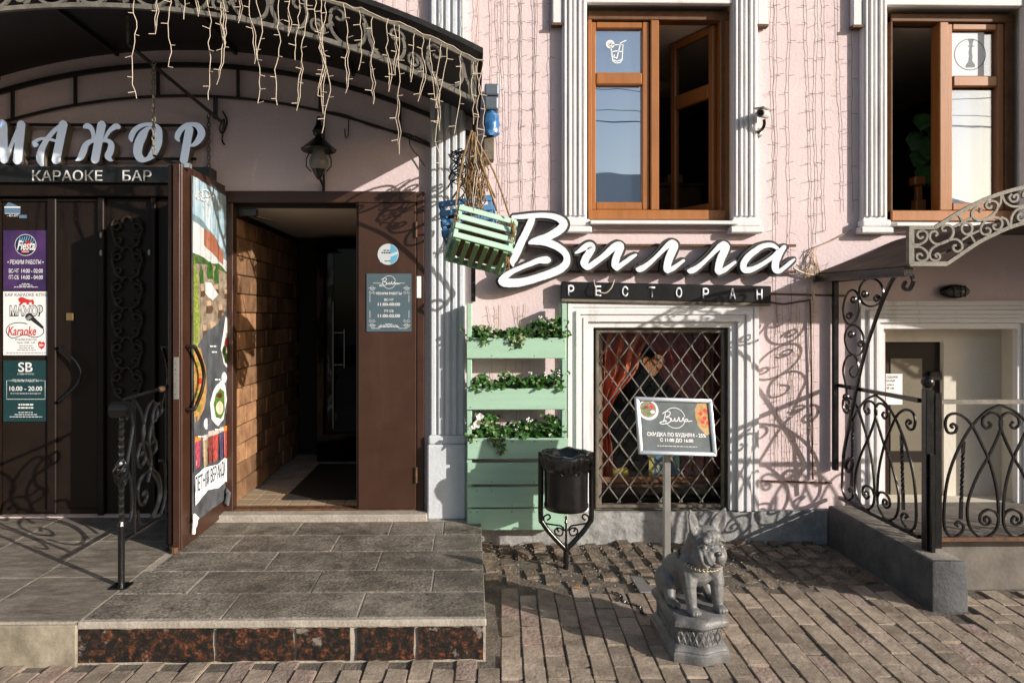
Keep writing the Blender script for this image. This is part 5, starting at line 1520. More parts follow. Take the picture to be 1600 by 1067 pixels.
# ================================================================== WALL LANTERN
LX, LYY = fx(498, W - .17), W - .17
ln = thing('wall_lantern', 'black bell shaded wall lantern with smoky glass right of blue letters', 'lantern', (LX, LYY, fz(285, LYY)))
lz = lambda y: fz(y, LYY)
MB().tube([(LX, W - .005, lz(300)), (LX, W - .03, lz(285)), (LX, W - .10, lz(281)), (LX, LYY, lz(276))], .009, 8).build('arm', M['iron'], ln, smooth=50)
MB().tube([(LX, W - .012, lz(305)), (LX, W - .012, lz(178))], .008, 6).build('wall_rod', M['iron'], ln)
MB().tube([(LX, W - .012, lz(180)), (LX, W - .05, lz(178)), (LX, LYY, lz(188)), (LX, LYY, lz(205))], .008, 6).build('hook', M['iron'], ln, smooth=50)
MB().lathe([(.012, lz(185) ), (.020, lz(197)), (.042, lz(207)), (.036, lz(213)), (.020, lz(216)), (.050, lz(222)), (.118, lz(236)), (.112, lz(238)), (.05, lz(230)), (.0, lz(228))], (LX, LYY, 0), 24).build('shade', M['iron'], ln, smooth=40)
MB().lathe([(.036, lz(232)), (.040, lz(240)), (.062, lz(252)), (.060, lz(262)), (.040, lz(268))], (LX, LYY, 0), 20).build('glass_globe', flat('smoky_glass', (.20, .185, .165), .15), ln, smooth=60)
MB().lathe([(.0, lz(283)), (.016, lz(280)), (.030, lz(274)), (.046, lz(266)), (.042, lz(263)), (0, lz(263))][::-1], (LX, LYY, 0), 18).build('base', M['iron'], ln, smooth=40)
mb = MB()
for s in (-1, 1): mb.tube([(LX + s * .060, LYY, lz(240)), (LX + s * .082, LYY, lz(250)), (LX + s * .082, LYY, lz(262)), (LX + s * .05, LYY, lz(270))], .0045, 6)
mb.build('cage_wire', M['iron'], ln, smooth=40)
mb = MB().tube(catmull([(fx(349, W), W - .015, fz(178, W)), (fx(356, W), W - .015, fz(193, W)), (fx(350, W), W - .02, fz(212, W)), (fx(345, W), W - .02, fz(205, W)), (fx(352, W), W - .02, fz(190, W)), (fx(349, W), W - .02, fz(222, W)), (fx(353, W), W - .02, fz(230, W))], 4), .006, 5)
tag(mb.build('hook', M['iron'], None), 'twisted black iron hook on the pink wall beside blue letters', 'hook')
# cable sagging along the lower arch
for k, pts in enumerate(([(505, 178), (540, 184), (575, 198), (600, 205), (640, 214), (672, 228), (700, 248), (716, 262)], [(540, 205), (541, 218), (545, 215), (546, 190)], [(640, 218), (642, 232), (655, 248), (664, 263)])):
    o = MB().tube(catmull([(fx(a, W), W - .03, fz(b, W)) for a, b in pts], 4), .004 if k else .008, 5).build('cable', M['iron'], None)
    tag(o, ['black cable running along the pink wall under the large canopy', 'thin loose wire loop dangling above the brown door frame', 'thin wire end curling on pink wall near the pilaster'][k], 'cable')

# ================================================================== CAMERA ON THE WALL
cc = thing('security_camera', 'small white security camera on pink wall between upper windows', 'camera', (fx(1190, W), W, fz(195, W)))
cx_, cz = fx(1193, W - .15), fz(177, W - .15)
CW = flat('camera_white', (.50, .49, .47), .4)
MX = Matrix.Translation((cx_, W - .15, cz)) @ Matrix.Rotation(R(-38), 4, 'Z') @ Matrix.Rotation(R(8), 4, 'X')
ax = MX.to_3x3().to_4x4() @ Matrix.Rotation(R(90), 4, 'X')
MB().lathe([(.0, -.07), (.026, -.07), (.029, .075), (.024, .078), (.021, .070), (0, .070)], (cx_, W - .15, cz), 18, axis=ax).build('body', CW, cc, smooth=40)
MB().lathe([(0, .0705), (.020, .0706), (.0, .0712)], (cx_, W - .15, cz), 14, axis=ax).build('lens', M['ink'], cc)
MB().box(-.037, .037, -.115, .075, .030, .036, mtx=MX).build('sun_shield', CW, cc, bevel=.002)
MB().tube(catmull([(cx_ + .012, W - .13, cz - .03), (cx_ + .018, W - .12, cz - .06), (cx_ + .014, W - .10, cz - .085), (cx_ + .005, W - .05, cz - .10)], 4), .011, 8).build('arm', M['iron'], cc, smooth=50)
MB().tube([(cx_ + .005, W - .004, cz - .10), (cx_ + .005, W - .055, cz - .10)], .034, 14).build('mount', M['steel'], cc, bevel=.004, smooth=50)
# metal box wrapped in blue plastic at the end of the canopy
gb = thing('metal_box', 'grey blue metal box fixed beside the canopy end above hanging crates', 'metal box', (fx(768, 4.5), 4.5, fz(170, 4.5)))
for a, b, c, d in ((757, 131, 780, 150), (757, 151, 779, 172)): 
    mb = MB(); mb.box(fx(a, 4.65), fx(c, 4.65), 4.65, W - .003, fz(d, 4.65), fz(b, 4.65)); mb.build('casing', M['graybox'], gb, bevel=.012, seg=2)
B('batten', M['old_wood'], gb, fx(756, 4.68), fx(772, 4.68), 4.68, W - .01, fz(250, 4.68), fz(214, 4.68), .004)
bagm = MB(); nb = 16
for j in range(9):
    for i in range(nb):
        a = 2 * math.pi * i / nb; k = 1 + .22 * noise.noise(Vector((math.cos(a) * 2, math.sin(a) * 2, j * .6)))
        bagm.v.append(Vector((fx(768, 4.65) + .054 * k * math.cos(a) * (1.0 if 0 < j < 8 else .4), 4.70 + .055 * k * math.sin(a), fz(212, 4.65) + .165 * j / 8)))
bagm.f += [(j * nb + i, j * nb + (i + 1) % nb, (j + 1) * nb + (i + 1) % nb, (j + 1) * nb + i) for j in range(8) for i in range(nb)]; bagm.f.append(tuple(range(8 * nb, 9 * nb))); bagm.mi = [0] * len(bagm.f)
tag(bagm.build('plastic_bag', M['bag'], None, smooth=30), 'crumpled blue plastic bag wrapped under the grey box', 'plastic bag')
# ================================================================== HANGING CRATES
HK = Vector((fx(737, 3.75), 3.75, fz(205, 3.75)))
def crate(label, loc, rot, m, mb_bottom, w=.315, h=.215, d=.22, bottom=True):
    t = thing('crate', label, 'crate', loc, 'slatted crates hanging under the canopy', rot)
    def S(nm, x0, x1, y0, y1, z0, z1, m_=m):
        return MB().box(x0, x1, y0, y1, z0, z1).build(nm, m_, t, bevel=.002)
    for s in (-1, 1):
        for z in range(4):
            zz_ = -h / 2 + (h - .034) * z / 3
            S('slat', -w / 2, w / 2, s * d / 2 - .005, s * d / 2 + .005, zz_, zz_ + .034)
        for yy in (-1, 1): S('corner_post', s * w / 2 - .022 * (s > 0), s * w / 2 + .022 * (s < 0), yy * (d / 2 - .006) - (.022 if yy > 0 else 0), yy * (d / 2 - .006) + (.022 if yy < 0 else 0), -h / 2, h / 2 + .004)
        for z in range(4):
            zz_ = -h / 2 + (h - .034) * z / 3
            S('end_slat', s * w / 2 + (.0005 if s > 0 else -.0095), s * w / 2 + (.0095 if s > 0 else -.0005), -d / 2 + .006, d / 2 - .006, zz_, zz_ + .034)
    for k in range(6):
        x = -w / 2 + .018 + (w - .062) * k / 5
        S('bottom_slat', x, x + .026, -d / 2 + .006, d / 2 - .006, -h / 2 - .010, -h / 2 - .0005, mb_bottom)
    lm = MB(); lm.box(-w / 2 + .03, w / 2 - .03, -d / 2 + .03, d / 2 - .03, -h / 2 + .008, h / 2 - .05)
    lm.build('lining', M['sack'], t, bevel=.03, seg=2, smooth=60)
    fm = MB()
    for k in range(60):
        p = Vector((rg.uniform(-w / 2, w / 2) * .8, rg.uniform(-d / 2, d / 2) * .8, h / 2 - .05))
        fm.tube([p, p + Vector((rg.uniform(-.03, .03), rg.uniform(-.04, .03), rg.uniform(.02, .06)))], .0022, 3)
    fm.build('dry_plant', M['wiretan'], t)
    return t
cg_loc = Vector((fx(751, 3.72), 3.72, fz(376, 3.72)))
crate('mint green slatted crate hanging tilted on ropes below the canopy', cg_loc, (R(-30), R(14), R(6)), M['cratemint'], M['greenside'])
crate('blue slatted crate hanging behind the mint green crate', (fx(733, 3.98), 3.98, fz(347, 3.98)), (R(-12), R(-7), R(-4)), M['blue'], M['blue'], w=.29, h=.20)
def rope(name, label, paths, r=.0065, cat='rope'):
    t = thing(name, label, cat, paths[0][0])
    for p in paths:
        q = catmull([tuple(a) for a in p], 5)
        MB().tube(q, r, 6).build('strand', M['rope'], t, smooth=60)
    return t
def kx(px, py, Y): return (fx(px, Y), Y, fz(py, Y))
rp = rope('rope', 'bundle of sisal ropes holding the hanging green and blue crates', [
    [HK, kx(722, 255, 3.7), kx(712, 322, 3.66)], [HK + Vector((.004, -.004, -.01)), kx(772, 270, 3.68), kx(796, 338, 3.66)], [HK, kx(730, 270, 3.85), kx(706, 312, 3.92)],
    [HK, kx(752, 260, 3.85), kx(774, 310, 3.92)], [HK, kx(744, 260, 3.78), kx(752, 330, 3.8)], [HK, kx(736, 270, 3.8), kx(728, 330, 3.8)], [HK, kx(760, 280, 3.74), kx(776, 330, 3.74)]], .0055)
fr_ = MB()
for k in range(70):
    x0 = rg.uniform(722, 758); y0 = rg.uniform(235, 300)
    a = kx(x0, y0, rg.uniform(3.72, 3.84)); b = kx(x0 + rg.uniform(-9, 9), y0 + rg.uniform(12, 34), rg.uniform(3.70, 3.84)); c = kx(x0 + rg.uniform(-14, 14), y0 + rg.uniform(24, 60), rg.uniform(3.70, 3.84))
    fr_.tube([a, b, c], rg.uniform(.0018, .004), 4)
for cxp, cyp, n_, sp in ((713, 335, 26, 6), (801, 348, 22, 5), (792, 395, 18, 4), (741, 212, 20, 5)):
    for k in range(n_):
        a = kx(cxp + rg.uniform(-3, 3), cyp + rg.uniform(-5, 5), 3.63); b = kx(cxp + rg.uniform(-sp, sp), cyp + rg.uniform(12, 32), 3.62 + rg.uniform(-.02, .02))
        fr_.tube([a, ((a[0] + b[0]) / 2 + rg.uniform(-.008, .008), (a[1] + b[1]) / 2, (a[2] + b[2]) / 2), b], rg.uniform(.0015, .003), 4)
tag(fr_.build('fray', M['rope'], rp), kind='stuff')
tang = MB()
for k in range(9):
    a = kx(rg.uniform(702, 716), rg.uniform(235, 250), 4.4); pts = [a]
    for j in range(5): pts.append(kx(rg.uniform(700, 730), 240 + j * 12 + rg.uniform(-8, 8), 4.35 + rg.uniform(0, .2)))
    tang.tube(catmull(pts, 4), .004, 5)
tag(tang.build('cable_tangle', M['iron'], None), 'tangle of black cables on the pilaster behind hanging ropes', 'cables')

# ================================================================== GREEN PALLET PLANTER
GY = 4.60
pp = thing('pallet_planter', 'mint green wooden pallet planter leaning on wall with three plant shelves', 'planter', (fx(807, GY), GY, fz(828, GY)))
gz = lambda y: fz(y, GY, 800)
def GB(nm, x0, x1, y0, y1, ya, yb, m=None, bv=.003): return MB().box(fx(x0, GY), fx(x1, GY), ya, yb, gz(y1), gz(y0)).build(nm, m or M['green'], pp, bevel=bv)
GB('upright', 729, 737.5, 474, 828, GY + .0215, GY + .115); GB('upright', 877, 886, 474, 828, GY + .0215, GY + .115)
GB('upright_face', 729.5, 737, 474, 527, GY + .0035, GY + .0212); GB('upright_face', 878, 885.5, 474, 527, GY + .0035, GY + .0212)
for a, b in ((562, 605), (642, 683)):
    GB('upright_face', 729.5, 737, a, b, GY + .0035, GY + .0212); GB('upright_face', 878, 885.5, a, b, GY + .0035, GY + .0212)
for k, (a, b, l, r) in enumerate(((528, 560, 729, 884), (607, 640, 729, 885), (684.5, 717, 730, 887), (723, 756.5, 730, 887), (761, 792.5, 730, 887), (795, 828, 730.5, 887))):
    o = GB('board', l, r, a, b, GY + rg.uniform(-.001, .001), GY + .020)
    sc_ = MB()
    for xx in (735, 745, 768, 800, 835, 862, 881):
        if rg.random() < .75: sc_.ball((fx(xx, GY), GY - .0005, gz(rg.choice((a + 5, b - 4)))), (.0035, .0012, .0035), 6)
    sc_.build('screw', M['iron'], o)
for k, b in enumerate((560, 640, 717)):
    GB('shelf', 738, 876.5, b - 4, b - 0.5, GY + .0205, GY + .115)
    GB('back_board', 738, 876.5, b - 31, b - 4.2, GY + .100, GY + .112)
    GB('soil', 738, 876.5, b - 24, b - 4.4, GY + .021, GY + .0995, M['soil'], 0)
def leaf_shape(mb, c, d, nrm, s, m=0):
    d = d.normalized(); side = d.cross(nrm).normalized(); up = side.cross(d)
    P = lambda a, b, h: c + d * a * s + side * b * s + up * h * s
    mb.add([P(0, 0, 0), P(.25, .42, .10), P(.62, .46, .06), P(1, 0, -.10), P(.62, -.46, .06), P(.25, -.42, .10), P(.5, 0, -.04)],
           [(0, 1, 6), (1, 2, 6), (2, 3, 6), (3, 4, 6), (4, 5, 6), (5, 0, 6)], m)
def rdir(): 
    while True:
        v = Vector((rg.uniform(-1, 1), rg.uniform(-1, 1), rg.uniform(-1, 1)))
        if .1 < v.length < 1: return v.normalized()
labels = ['leafy green plants with whitish sprigs on the top planter shelf', 'low bushy green plants on the middle planter shelf', 'leafy plants with two white blooms and trailing shoots on lowest planter shelf']
for k, b in enumerate((528, 607, 684.5)):
    t = thing('planter_plants', labels[k], 'plants', (fx(807, GY), GY + .05, gz(b)))
    lf, pl_, st = MB(), MB(), MB()
    clumps = [[(742, 18), (752, 20), (762, 12), (778, 14), (800, 17), (812, 17), (826, 18), (840, 24), (852, 30), (866, 30), (876, 32), (880, 22), (790, 8), (756, 10)],
              [(745, 18), (753, 22), (765, 10), (780, 12), (792, 24), (805, 16), (820, 14), (835, 20), (845, 22), (858, 18), (868, 24), (874, 30), (812, 8)],
              [(740, 10), (748, 28), (758, 40), (766, 34), (752, 20), (775, 18), (786, 8), (800, 20), (815, 24), (828, 26), (840, 18), (852, 22), (862, 38), (870, 26), (740, 20)]][k]
    for (px, h) in clumps:
        for j in range(int(22 + h * 2.0)):
            hh = h * (GY / F) * rg.random() ** .7
            c = Vector((fx(px, GY) + rg.gauss(0, .026), GY + .045 + rg.gauss(0, .026), gz(b) - .012 + hh))
            dr = rdir(); dr.z *= .5; nr = Vector((rg.uniform(-.6, .6), -1 + rg.uniform(-.5, .5), 1 + rg.uniform(-.5, .5))).normalized()
            leaf_shape(lf if rg.random() < .9 else pl_, c, dr, nr, rg.uniform(.020, .042))
        st.tube([(fx(px, GY), GY + .05, gz(b) - .02), (fx(px, GY) + rg.uniform(-.02, .02), GY + .045, gz(b) + h * GY / F * .7)], .0025, 4)
    trails = {0: [(758, 9), (800, 8), (812, 14)], 1: [(870, 3)], 2: [(735, 4), (783, 24), (776, 12), (768, 7)]}[k]
    for px, L in trails:
        for j in range(int(L * 3.2)):
            c = Vector((fx(px, GY) + rg.gauss(0, .012), GY - .012 + rg.gauss(0, .009), gz(b) - L * GY / F * rg.random()))
            leaf_shape(lf if rg.random() < .7 else pl_, c, rdir(), Vector((rg.uniform(-.5, .5), -1, .4)), rg.uniform(.015, .026))
    st.build('stem', M['leaf2'], t); lf.build('foliage', M['leaf'], t); pl_.build('pale_foliage', M['leaf2'], t)
    fl_ = MB()
    spots = [[(846, 30, .010), (855, 28, .010), (862, 24, .008), (770, 14, .008), (750, 14, .007)], [(830, 24, .010), (850, 20, .009), (872, 22, .011), (868, 12, .010)], [(745, 22, .030), (750, 33, .030), (826, 28, .012), (806, 16, .008), (740, 18, .02)]][k]
    for px, h, s in spots:
        c = Vector((fx(px, GY), GY + .005, gz(b) + h * GY / F))
        if s > .015:
            for a in range(5):
                an = a * 1.2566 + .3
                leaf_shape(fl_, c, Vector((math.cos(an), -.25, math.sin(an))), Vector((0, -1, .1)), s)
        else:
            for a in range(10): leaf_shape(fl_, c + Vector((rg.gauss(0, .012), rg.gauss(0, .008), rg.gauss(0, .012))), rdir(), Vector((0, -1, .3)), s)
    fl_.build('bloom', M['petal'], t)

# ================================================================== LITTER BIN
BY = 4.31
bn = thing('litter_bin', 'black iron litter bin hung in a two armed stand with bag liner', 'litter bin', (fx(886, BY), BY, 0))
bx0 = fx(884.5, BY); bz = lambda y: fz(y, BY, 885)
for s in (-1, 1):
    xa = bx0 + s * (fx(924, BY) - bx0)
    MB().tube(catmull([(xa, BY, bz(706)), (xa, BY, bz(760)), (xa, BY, bz(808)), (xa - s * .012, BY, bz(816)), (bx0 + s * .10, BY, bz(832)), (bx0 + s * .006, BY, bz(857))], 4), .0165, 8).build('arm', M['iron'], bn, smooth=50)
MB().tube([(bx0, BY, bz(850)), (bx0 - .002, BY, -.02)], .017, 10).build('pole', M['iron'], bn, smooth=40)
MB().tube([(bx0, BY, bz(852)), (bx0, BY, bz(806))], .007, 6).build('finial', M['iron'], bn); 
mb = MB().lathe([(0, bz(822)), (.012, bz(816)), (0, bz(806))][::1], (bx0, BY, 0), 8); mb.lathe([(0, bz(834)), (.013, bz(828)), (0, bz(822))], (bx0, BY, 0), 8); mb.build('spear_tip', M['iron'], bn, smooth=40)
for s in (-1, 1):
    P = lambda x, y: (bx0 + s * (x - 885) * BY / F, BY - .005, bz(y))
    MB().tube(catmull([P(915, 812), P(910, 808), P(913, 803), P(920, 807), P(918, 816), P(905, 819), P(893, 821), P(888, 828)], 4), .0055, 6).build('scroll', M['iron'], bn, smooth=50)
    MB().tube(catmull([P(896, 830), P(899, 827), P(895, 824), P(890, 829), P(893, 836), P(901, 834), P(903, 828), P(898, 823)], 4), .005, 6).build('scroll', M['iron'], bn, smooth=50)
rbk = .138
MB().lathe([(.0, bz(795) - .004), (rbk * .93, bz(794)), (rbk * 1.0, bz(790)), (rbk * 1.0, bz(786)), (rbk * .97, bz(785)), (rbk * .985, bz(722)), (rbk * 1.03, bz(721)), (rbk * 1.03, bz(715)), (rbk * .96, bz(715)), (rbk * .9, bz(785)), (0, bz(786))], (bx0, BY, 0), 28).build('bucket', M['iron'], bn, smooth=35)
orn_ = MB()
for s in (-1, 1):
    orn_.tube([(bx0 + .01 + s * .045 + a, BY - .150 + .02 * abs(s) - .003, bz(732) + b) for a, b in spiral(0, 0, .022, .006, math.pi / 2, math.pi / 2 + s * 8, 22)], .0045, 5)
orn_.tube([(bx0 - .035, BY - .148, bz(728)), (bx0 + .01, BY - .152, bz(735)), (bx0 + .055, BY - .148, bz(728))], .0045, 5)
orn_.build('ornament', M['iron'], bn, smooth=50)
for s in (-1, 1): MB().tube([(bx0 + s * rbk, BY, bz(730)), (bx0 + s * .168, BY, bz(730))], .008, 6).build('pivot', M['iron'], bn)
lin = MB(); nb = 110; rows_ = [(.995, 735, 0), (1.09, 729, .05), (1.17, 722, .05), (1.20, 713, .04), (1.17, 707, .02), (1.05, 705.5, .03), (.92, 709, .05), (.86, 722, .03)]
for j, (k, y, am) in enumerate(rows_):
    for i in range(nb):
        a = 2 * math.pi * i / nb
        q = 1 + am * (noise.noise(Vector((math.cos(a) * 7, math.sin(a) * 7, j * .5))) * 1.2 + noise.noise(Vector((math.cos(a) * 19, math.sin(a) * 19, j * 1.3))) * 1.0)
        dz = .016 * noise.noise(Vector((math.cos(a) * 3 + 5, math.sin(a) * 3, j * .3))) * (2.0 if j in (0, 1, 2) else .8)
        lin.v.append(Vector((bx0 + rbk * k * q * math.cos(a), BY + rbk * k * q * math.sin(a) * .97, bz(y) + dz)))
lin.f = [(j * nb + i, j * nb + (i + 1) % nb, (j + 1) * nb + (i + 1) % nb, (j + 1) * nb + i) for j in range(len(rows_) - 1) for i in range(nb)]
lin.f.append(tuple((len(rows_) - 1) * nb + i for i in range(nb))); lin.mi = [0] * len(lin.f)
tag(lin.build('bin_liner', M['plastic'], None, smooth=70), 'crumpled black plastic liner folded over the bin rim', 'bin bag')

# ================================================================== MENU STAND
NY = 4.02
ms = thing('menu_stand', 'silver framed discount board on a steel pole in front of the lower window', 'menu stand', (fx(1043, NY), NY + .02, 0))
MB().box(.955, 1.285, 3.90, 4.14, .004, .012).build('base_plate', M['steel'], ms, bevel=.006)
MB().box(fx(1038.5, NY), fx(1049, NY), NY + .012, NY + .045, .012, fz(640, NY)).build('pole', M['steel'], ms, bevel=.004)
c0, c1 = FP(NY).uv(990, 622), FP(NY).uv(1112, 710)
sp = Plane((c0[0] - .001, NY - .03, c0[1] + .012), (1, .05, -.042), (-.02, .22, 1))
SW, SH = .452, .325
MB().prism(sp, [(0, 0), (SW, 0), (SW, -SH), (0, -SH)], -.010, .0).build('backing', M['steel'], ms)
prt = mat('chalk_slate_print', (.075, .095, .105), .55, .3, 9, c2=(.13, .155, .165))
MB().prism(sp, [(.02, -.02), (SW - .02, -.02), (SW - .02, -SH + .02), (.02, -SH + .02)], .0005, .002).build('printed_sheet', prt, ms)
fw = .024
for nm, pts in (('top', [(0, 0), (SW, 0), (SW - fw, -fw), (fw, -fw)]), ('bottom', [(0, -SH), (fw, -SH + fw), (SW - fw, -SH + fw), (SW, -SH)]), ('left', [(0, 0), (fw, -fw), (fw, -SH + fw), (0, -SH)]), ('right', [(SW, 0), (SW, -SH), (SW - fw, -SH + fw), (SW - fw, -fw)])):
    MB().prism(sp, pts, .0003, .014).build('frame_bar', M['silver'], ms, bevel=.005, seg=2, smooth=50)
def spx(x, y): return ((x - 995) / 114 * (SW - .012) + .006, -(y - 624) / 84 * (SH - .012) - .006)
def sbox(x0, y0, x1, y1): a, b = spx(x0, y0), spx(x1, y1); return (a[0], a[1], b[0], b[1])
for s, bx_, bo in (('СКИДКА ПО БУДНЯМ - 25%', (1008, 675.5, 1097, 682.5), .025), ('С 11:00 ДО 16:00', (1027, 684, 1077, 690.5), .025)):
    text(s, sp, sbox(*bx_), .0030, M['print'], ms, bo, px=False)
class Sub:      # the board's own flat coordinates for the print helpers
    P = staticmethod(lambda u, v, n=0: sp.P(u, v, n)); uv = staticmethod(lambda x, y: spx(x, y)); N = sp.N
villa_logo(Sub, 1052, 653, 15.5, .0030, M['print'], ms, .0032)
tiny(Sub, 1022, 1082, 696, M['print'], ms, .8, n=.003)
def clipx(pts): 
    lo, hi = fw + .001, SW - fw - .001
    return [(min(max(u, lo), hi), min(max(v, -SH + fw), -fw - .001)) for u, v in [spx(*p) for p in pts]]
def sdec(pts, n, m): return decal(Sub, clipx(pts), n, m, ms, 'print', px=False)
sdec(oval(1012.5, 642, 15.5), .0030, plate); sdec(oval(1012, 641, 12.5), .0034, mat('saladplate_print', (.22, .05, .05), .5, .5, 70, c2=(.30, .34, .20)))
for x, y, m_ in ((1006, 640, salad), (1012, 648, salad), (1010, 638, flat('beet2_print', (.26, .03, .06))), (1018, 637, rd_), (1019, 645, plate)): sdec(oval(x, y, 3.6, 2.8, 9), .0038, m_)
sdec([(1083, 640), (1088, 630), (1098, 626), (1105, 628), (1105, 676), (1097, 678), (1086, 664)], .0030, flat('board_print', (.48, .30, .14), .5, .2, 30))
sdec(oval(1098, 648, 15, 19), .0034, crust); sdec(oval(1099, 648, 12, 16), .0038, pz)
for x, y in ((1092, 645), (1099, 640), (1097, 652), (1102, 659), (1094, 658)): sdec(oval(x, y, 3, 3.2, 10), .0042, rd_)

# ================================================================== STATUE
ST = Vector((1.045, 3.325, 0))
stt = thing('dog_statue', 'grey stone statue of a sitting bulldog on a carved pedestal', 'statue', ST)
stt.rotation_euler = (0, 0, 0)
ORG[stt.name] = Vector((0, 0, 0))          # built in its own axes
def super_outline(w, d, bulge, off, n=40):
    """Pedestal plan: straight back and sides, serpentine front."""
    pts = []
    hw, hd = w / 2 + off, d / 2 + off
    c = .03
    fr_n = 18
    for i in range(fr_n + 1):
        x = -hw + c + (2 * hw - 2 * c) * i / fr_n
        s_ = (x / (hw - c))
        y = -hd + .012 - bulge * (math.cos(s_ * math.pi) * .5 + .5)
        pts.append((x, y))
    pts += [(hw - c * .3, -hd + .018), (hw, -hd + .045), (hw, 0), (hw, hd - c), (hw - c, hd), (0, hd), (-hw + c, hd), (-hw, hd - c), (-hw, 0), (-hw, -hd + .045), (-hw + c * .3, -hd + .018)]
    return pts
PW, PD, PB = .232, .400, .030
prof_ = [(.016, 0), (.018, .010), (.018, .040), (.012, .047), (.014, .053), (.006, .066), (-.006, .072), (-.010, .074), (-.010, .140), (-.004, .146), (.006, .152), (.013, .162), (.013, .178), (.006, .190), (-.004, .197), (-.012, .199)]
mb = MB(); base_n = None
for off, z in prof_:
    o = super_outline(PW, PD, PB, off); base_n = len(o)
    mb.v += [Vector((x, y, z)) for x, y in o]
for j in range(len(prof_) - 1):
    for i in range(base_n):
        k = (i + 1) % base_n
        mb.f.append((j * base_n + i, j * base_n + k, (j + 1) * base_n + k, (j + 1) * base_n + i))
mb.f.append(tuple((len(prof_) - 1) * base_n + i for i in range(base_n))); mb.mi = [0] * len(mb.f)
ped = mb.build('pedestal', M['statue'], stt, smooth=35)
# knotwork band round the pedestal
ol = super_outline(PW, PD, PB, -.009)
segs = ol + [ol[0]]
cum = [0]
for a, b in zip(segs, segs[1:]): cum.append(cum[-1] + math.hypot(b[0] - a[0], b[1] - a[1]))
def onband(s, z):
    s %= cum[-1]
    for i in range(len(segs) - 1):
        if cum[i + 1] >= s:
            t = (s - cum[i]) / max(1e-6, cum[i + 1] - cum[i]); return Vector((segs[i][0] + (segs[i + 1][0] - segs[i][0]) * t, segs[i][1] + (segs[i + 1][1] - segs[i][1]) * t, z))
kn = MB(); per = .052; s = 0; Lt = cum[-1]; nper = int(Lt / per); per = Lt / nper
for k in range(nper):
    for ph in (0, .5):
        for sg in (1, -1):
            pts = []
            for i in range(9):
                t = i / 8
                pts.append(onband((k + ph) * per + sg * per * .62 * (t - .5), .107 + .027 * math.sin(math.pi * (t - .5))))
            for dv in (-.0038, .0038): kn.tube([p + Vector((0, 0, dv)) for p in pts], .0030, 4, caps=False)
    kn.ball(onband(k * per, .083), .0042, 6); kn.ball(onband((k + .5) * per, .131), .0042, 6)
kn.build('knotwork', M['statue'], ped, smooth=60)
# the dog: one continuous body
bm = MB()
def cap(a, b, ra, rb, n=10):
    a, b = Vector(a), Vector(b); k = max(3, int((b - a).length / (.35 * min(ra, rb))) + 1)
    for i in range(k + 1):
        t = i / k; bm.ball(a.lerp(b, t), ra + (rb - ra) * t, n)
T0 = .199
bm.ball((0, -.055, .180), (.096, .076, .088), 16)
cap((0, -.05, .185), (0, .10, .105), .080, .095, 14)
bm.ball((0, .115, .085), (.098, .085, .085), 16)
for s in (-1, 1):
    cap((s * .062, -.075, .205), (s * .072, -.105, .125), .051, .037); cap((s * .072, -.105, .125), (s * .068, -.125, .03), .034, .025)     # front leg
    bm.ball((s * .068, -.140, .016), (.030, .038, .019), 12)
    for k in (-1.5, -.5, .5, 1.5): bm.ball((s * .068 + k * .0125, -.168 + abs(k) * .005, .0125), (.0082, .017, .0135), 8)
    bm.ball((s * .086, .085, .075), (.044, .082, .072), 14)                                                                              # haunch
    cap((s * .098, .03, .055), (s * .105, .01, .022), .032, .026)
    bm.ball((s * .108, -.022, .015), (.026, .040, .017), 12)
    for k in (-1, 0, 1): bm.ball((s * .108 + k * .014, -.056, .012), (.0085, .016, .012), 8)
    bm.ball((s * .045, -.115, .20), (.040, .030, .045), 12)                                                                              # chest muscle
cap((0, -.05, .22), (.006, -.08, .275), .082, .078, 14)
hd = Matrix.Translation((.010, -.100, .300)) @ Matrix.Rotation(R(10), 4, 'Z') @ Matrix.Rotation(R(4), 4, 'Y') @ Matrix.Rotation(R(6), 4, 'X') @ Matrix.Scale(1.06, 4)
h3 = hd.to_3x3()
def HB(c, r, n=12, rot=None): bm.ball(hd @ Vector(c), r, n, mtx=(h3 @ rot.to_3x3()) if rot else h3)
HB((0, .0, .020), (.080, .070, .066), 18)       # skull
HB((0, -.045, .045), (.058, .030, .038), 14)    # brow
for s in (-1, 1):
    HB((s * .048, -.035, -.035), (.037, .045, .050), 14)      # cheek
    HB((s * .029, -.066, -.030), (.031, .030, .034), 14)      # jowl
    HB((s * .039, -.056, -.052), (.024, .028, .028), 12)
    HB((s * .045, -.056, .042), (.022, .016, .013), 10)       # brow ridge
HB((0, -.070, .002), (.027, .024, .017), 12)    # nose bridge
HB((0, -.066, -.066), (.029, .025, .019), 12)   # chin
for s in (-1, 1):                                  # ears
    rot = Matrix.Rotation(R(25) * s, 4, 'Y') @ Matrix.Rotation(R(-24) * s, 4, 'Z')
    HB((s * .070, .004, .092), (.037, .013, .054), 14, rot); HB((s * .084, .004, .120), (.024, .011, .038), 12, rot); HB((s * .092, .004, .142), (.013, .009, .024), 10, rot)
    HB((s * .056, .006, .066), (.030, .020, .024), 12)
me = bm.mesh('body', Vector((0, 0, -T0)))
o = bpy.data.objects.new('body', me); COL.objects.link(o)
md = o.modifiers.new('r', 'REMESH'); md.mode = 'VOXEL'; md.voxel_size = .0036
md = o.modifiers.new('s', 'SMOOTH'); md.iterations = 5; md.factor = .5
dg = bpy.context.evaluated_depsgraph_get()
me2 = bpy.data.meshes.new_from_object(o.evaluated_get(dg)); bpy.data.objects.remove(o); bpy.data.meshes.remove(me)
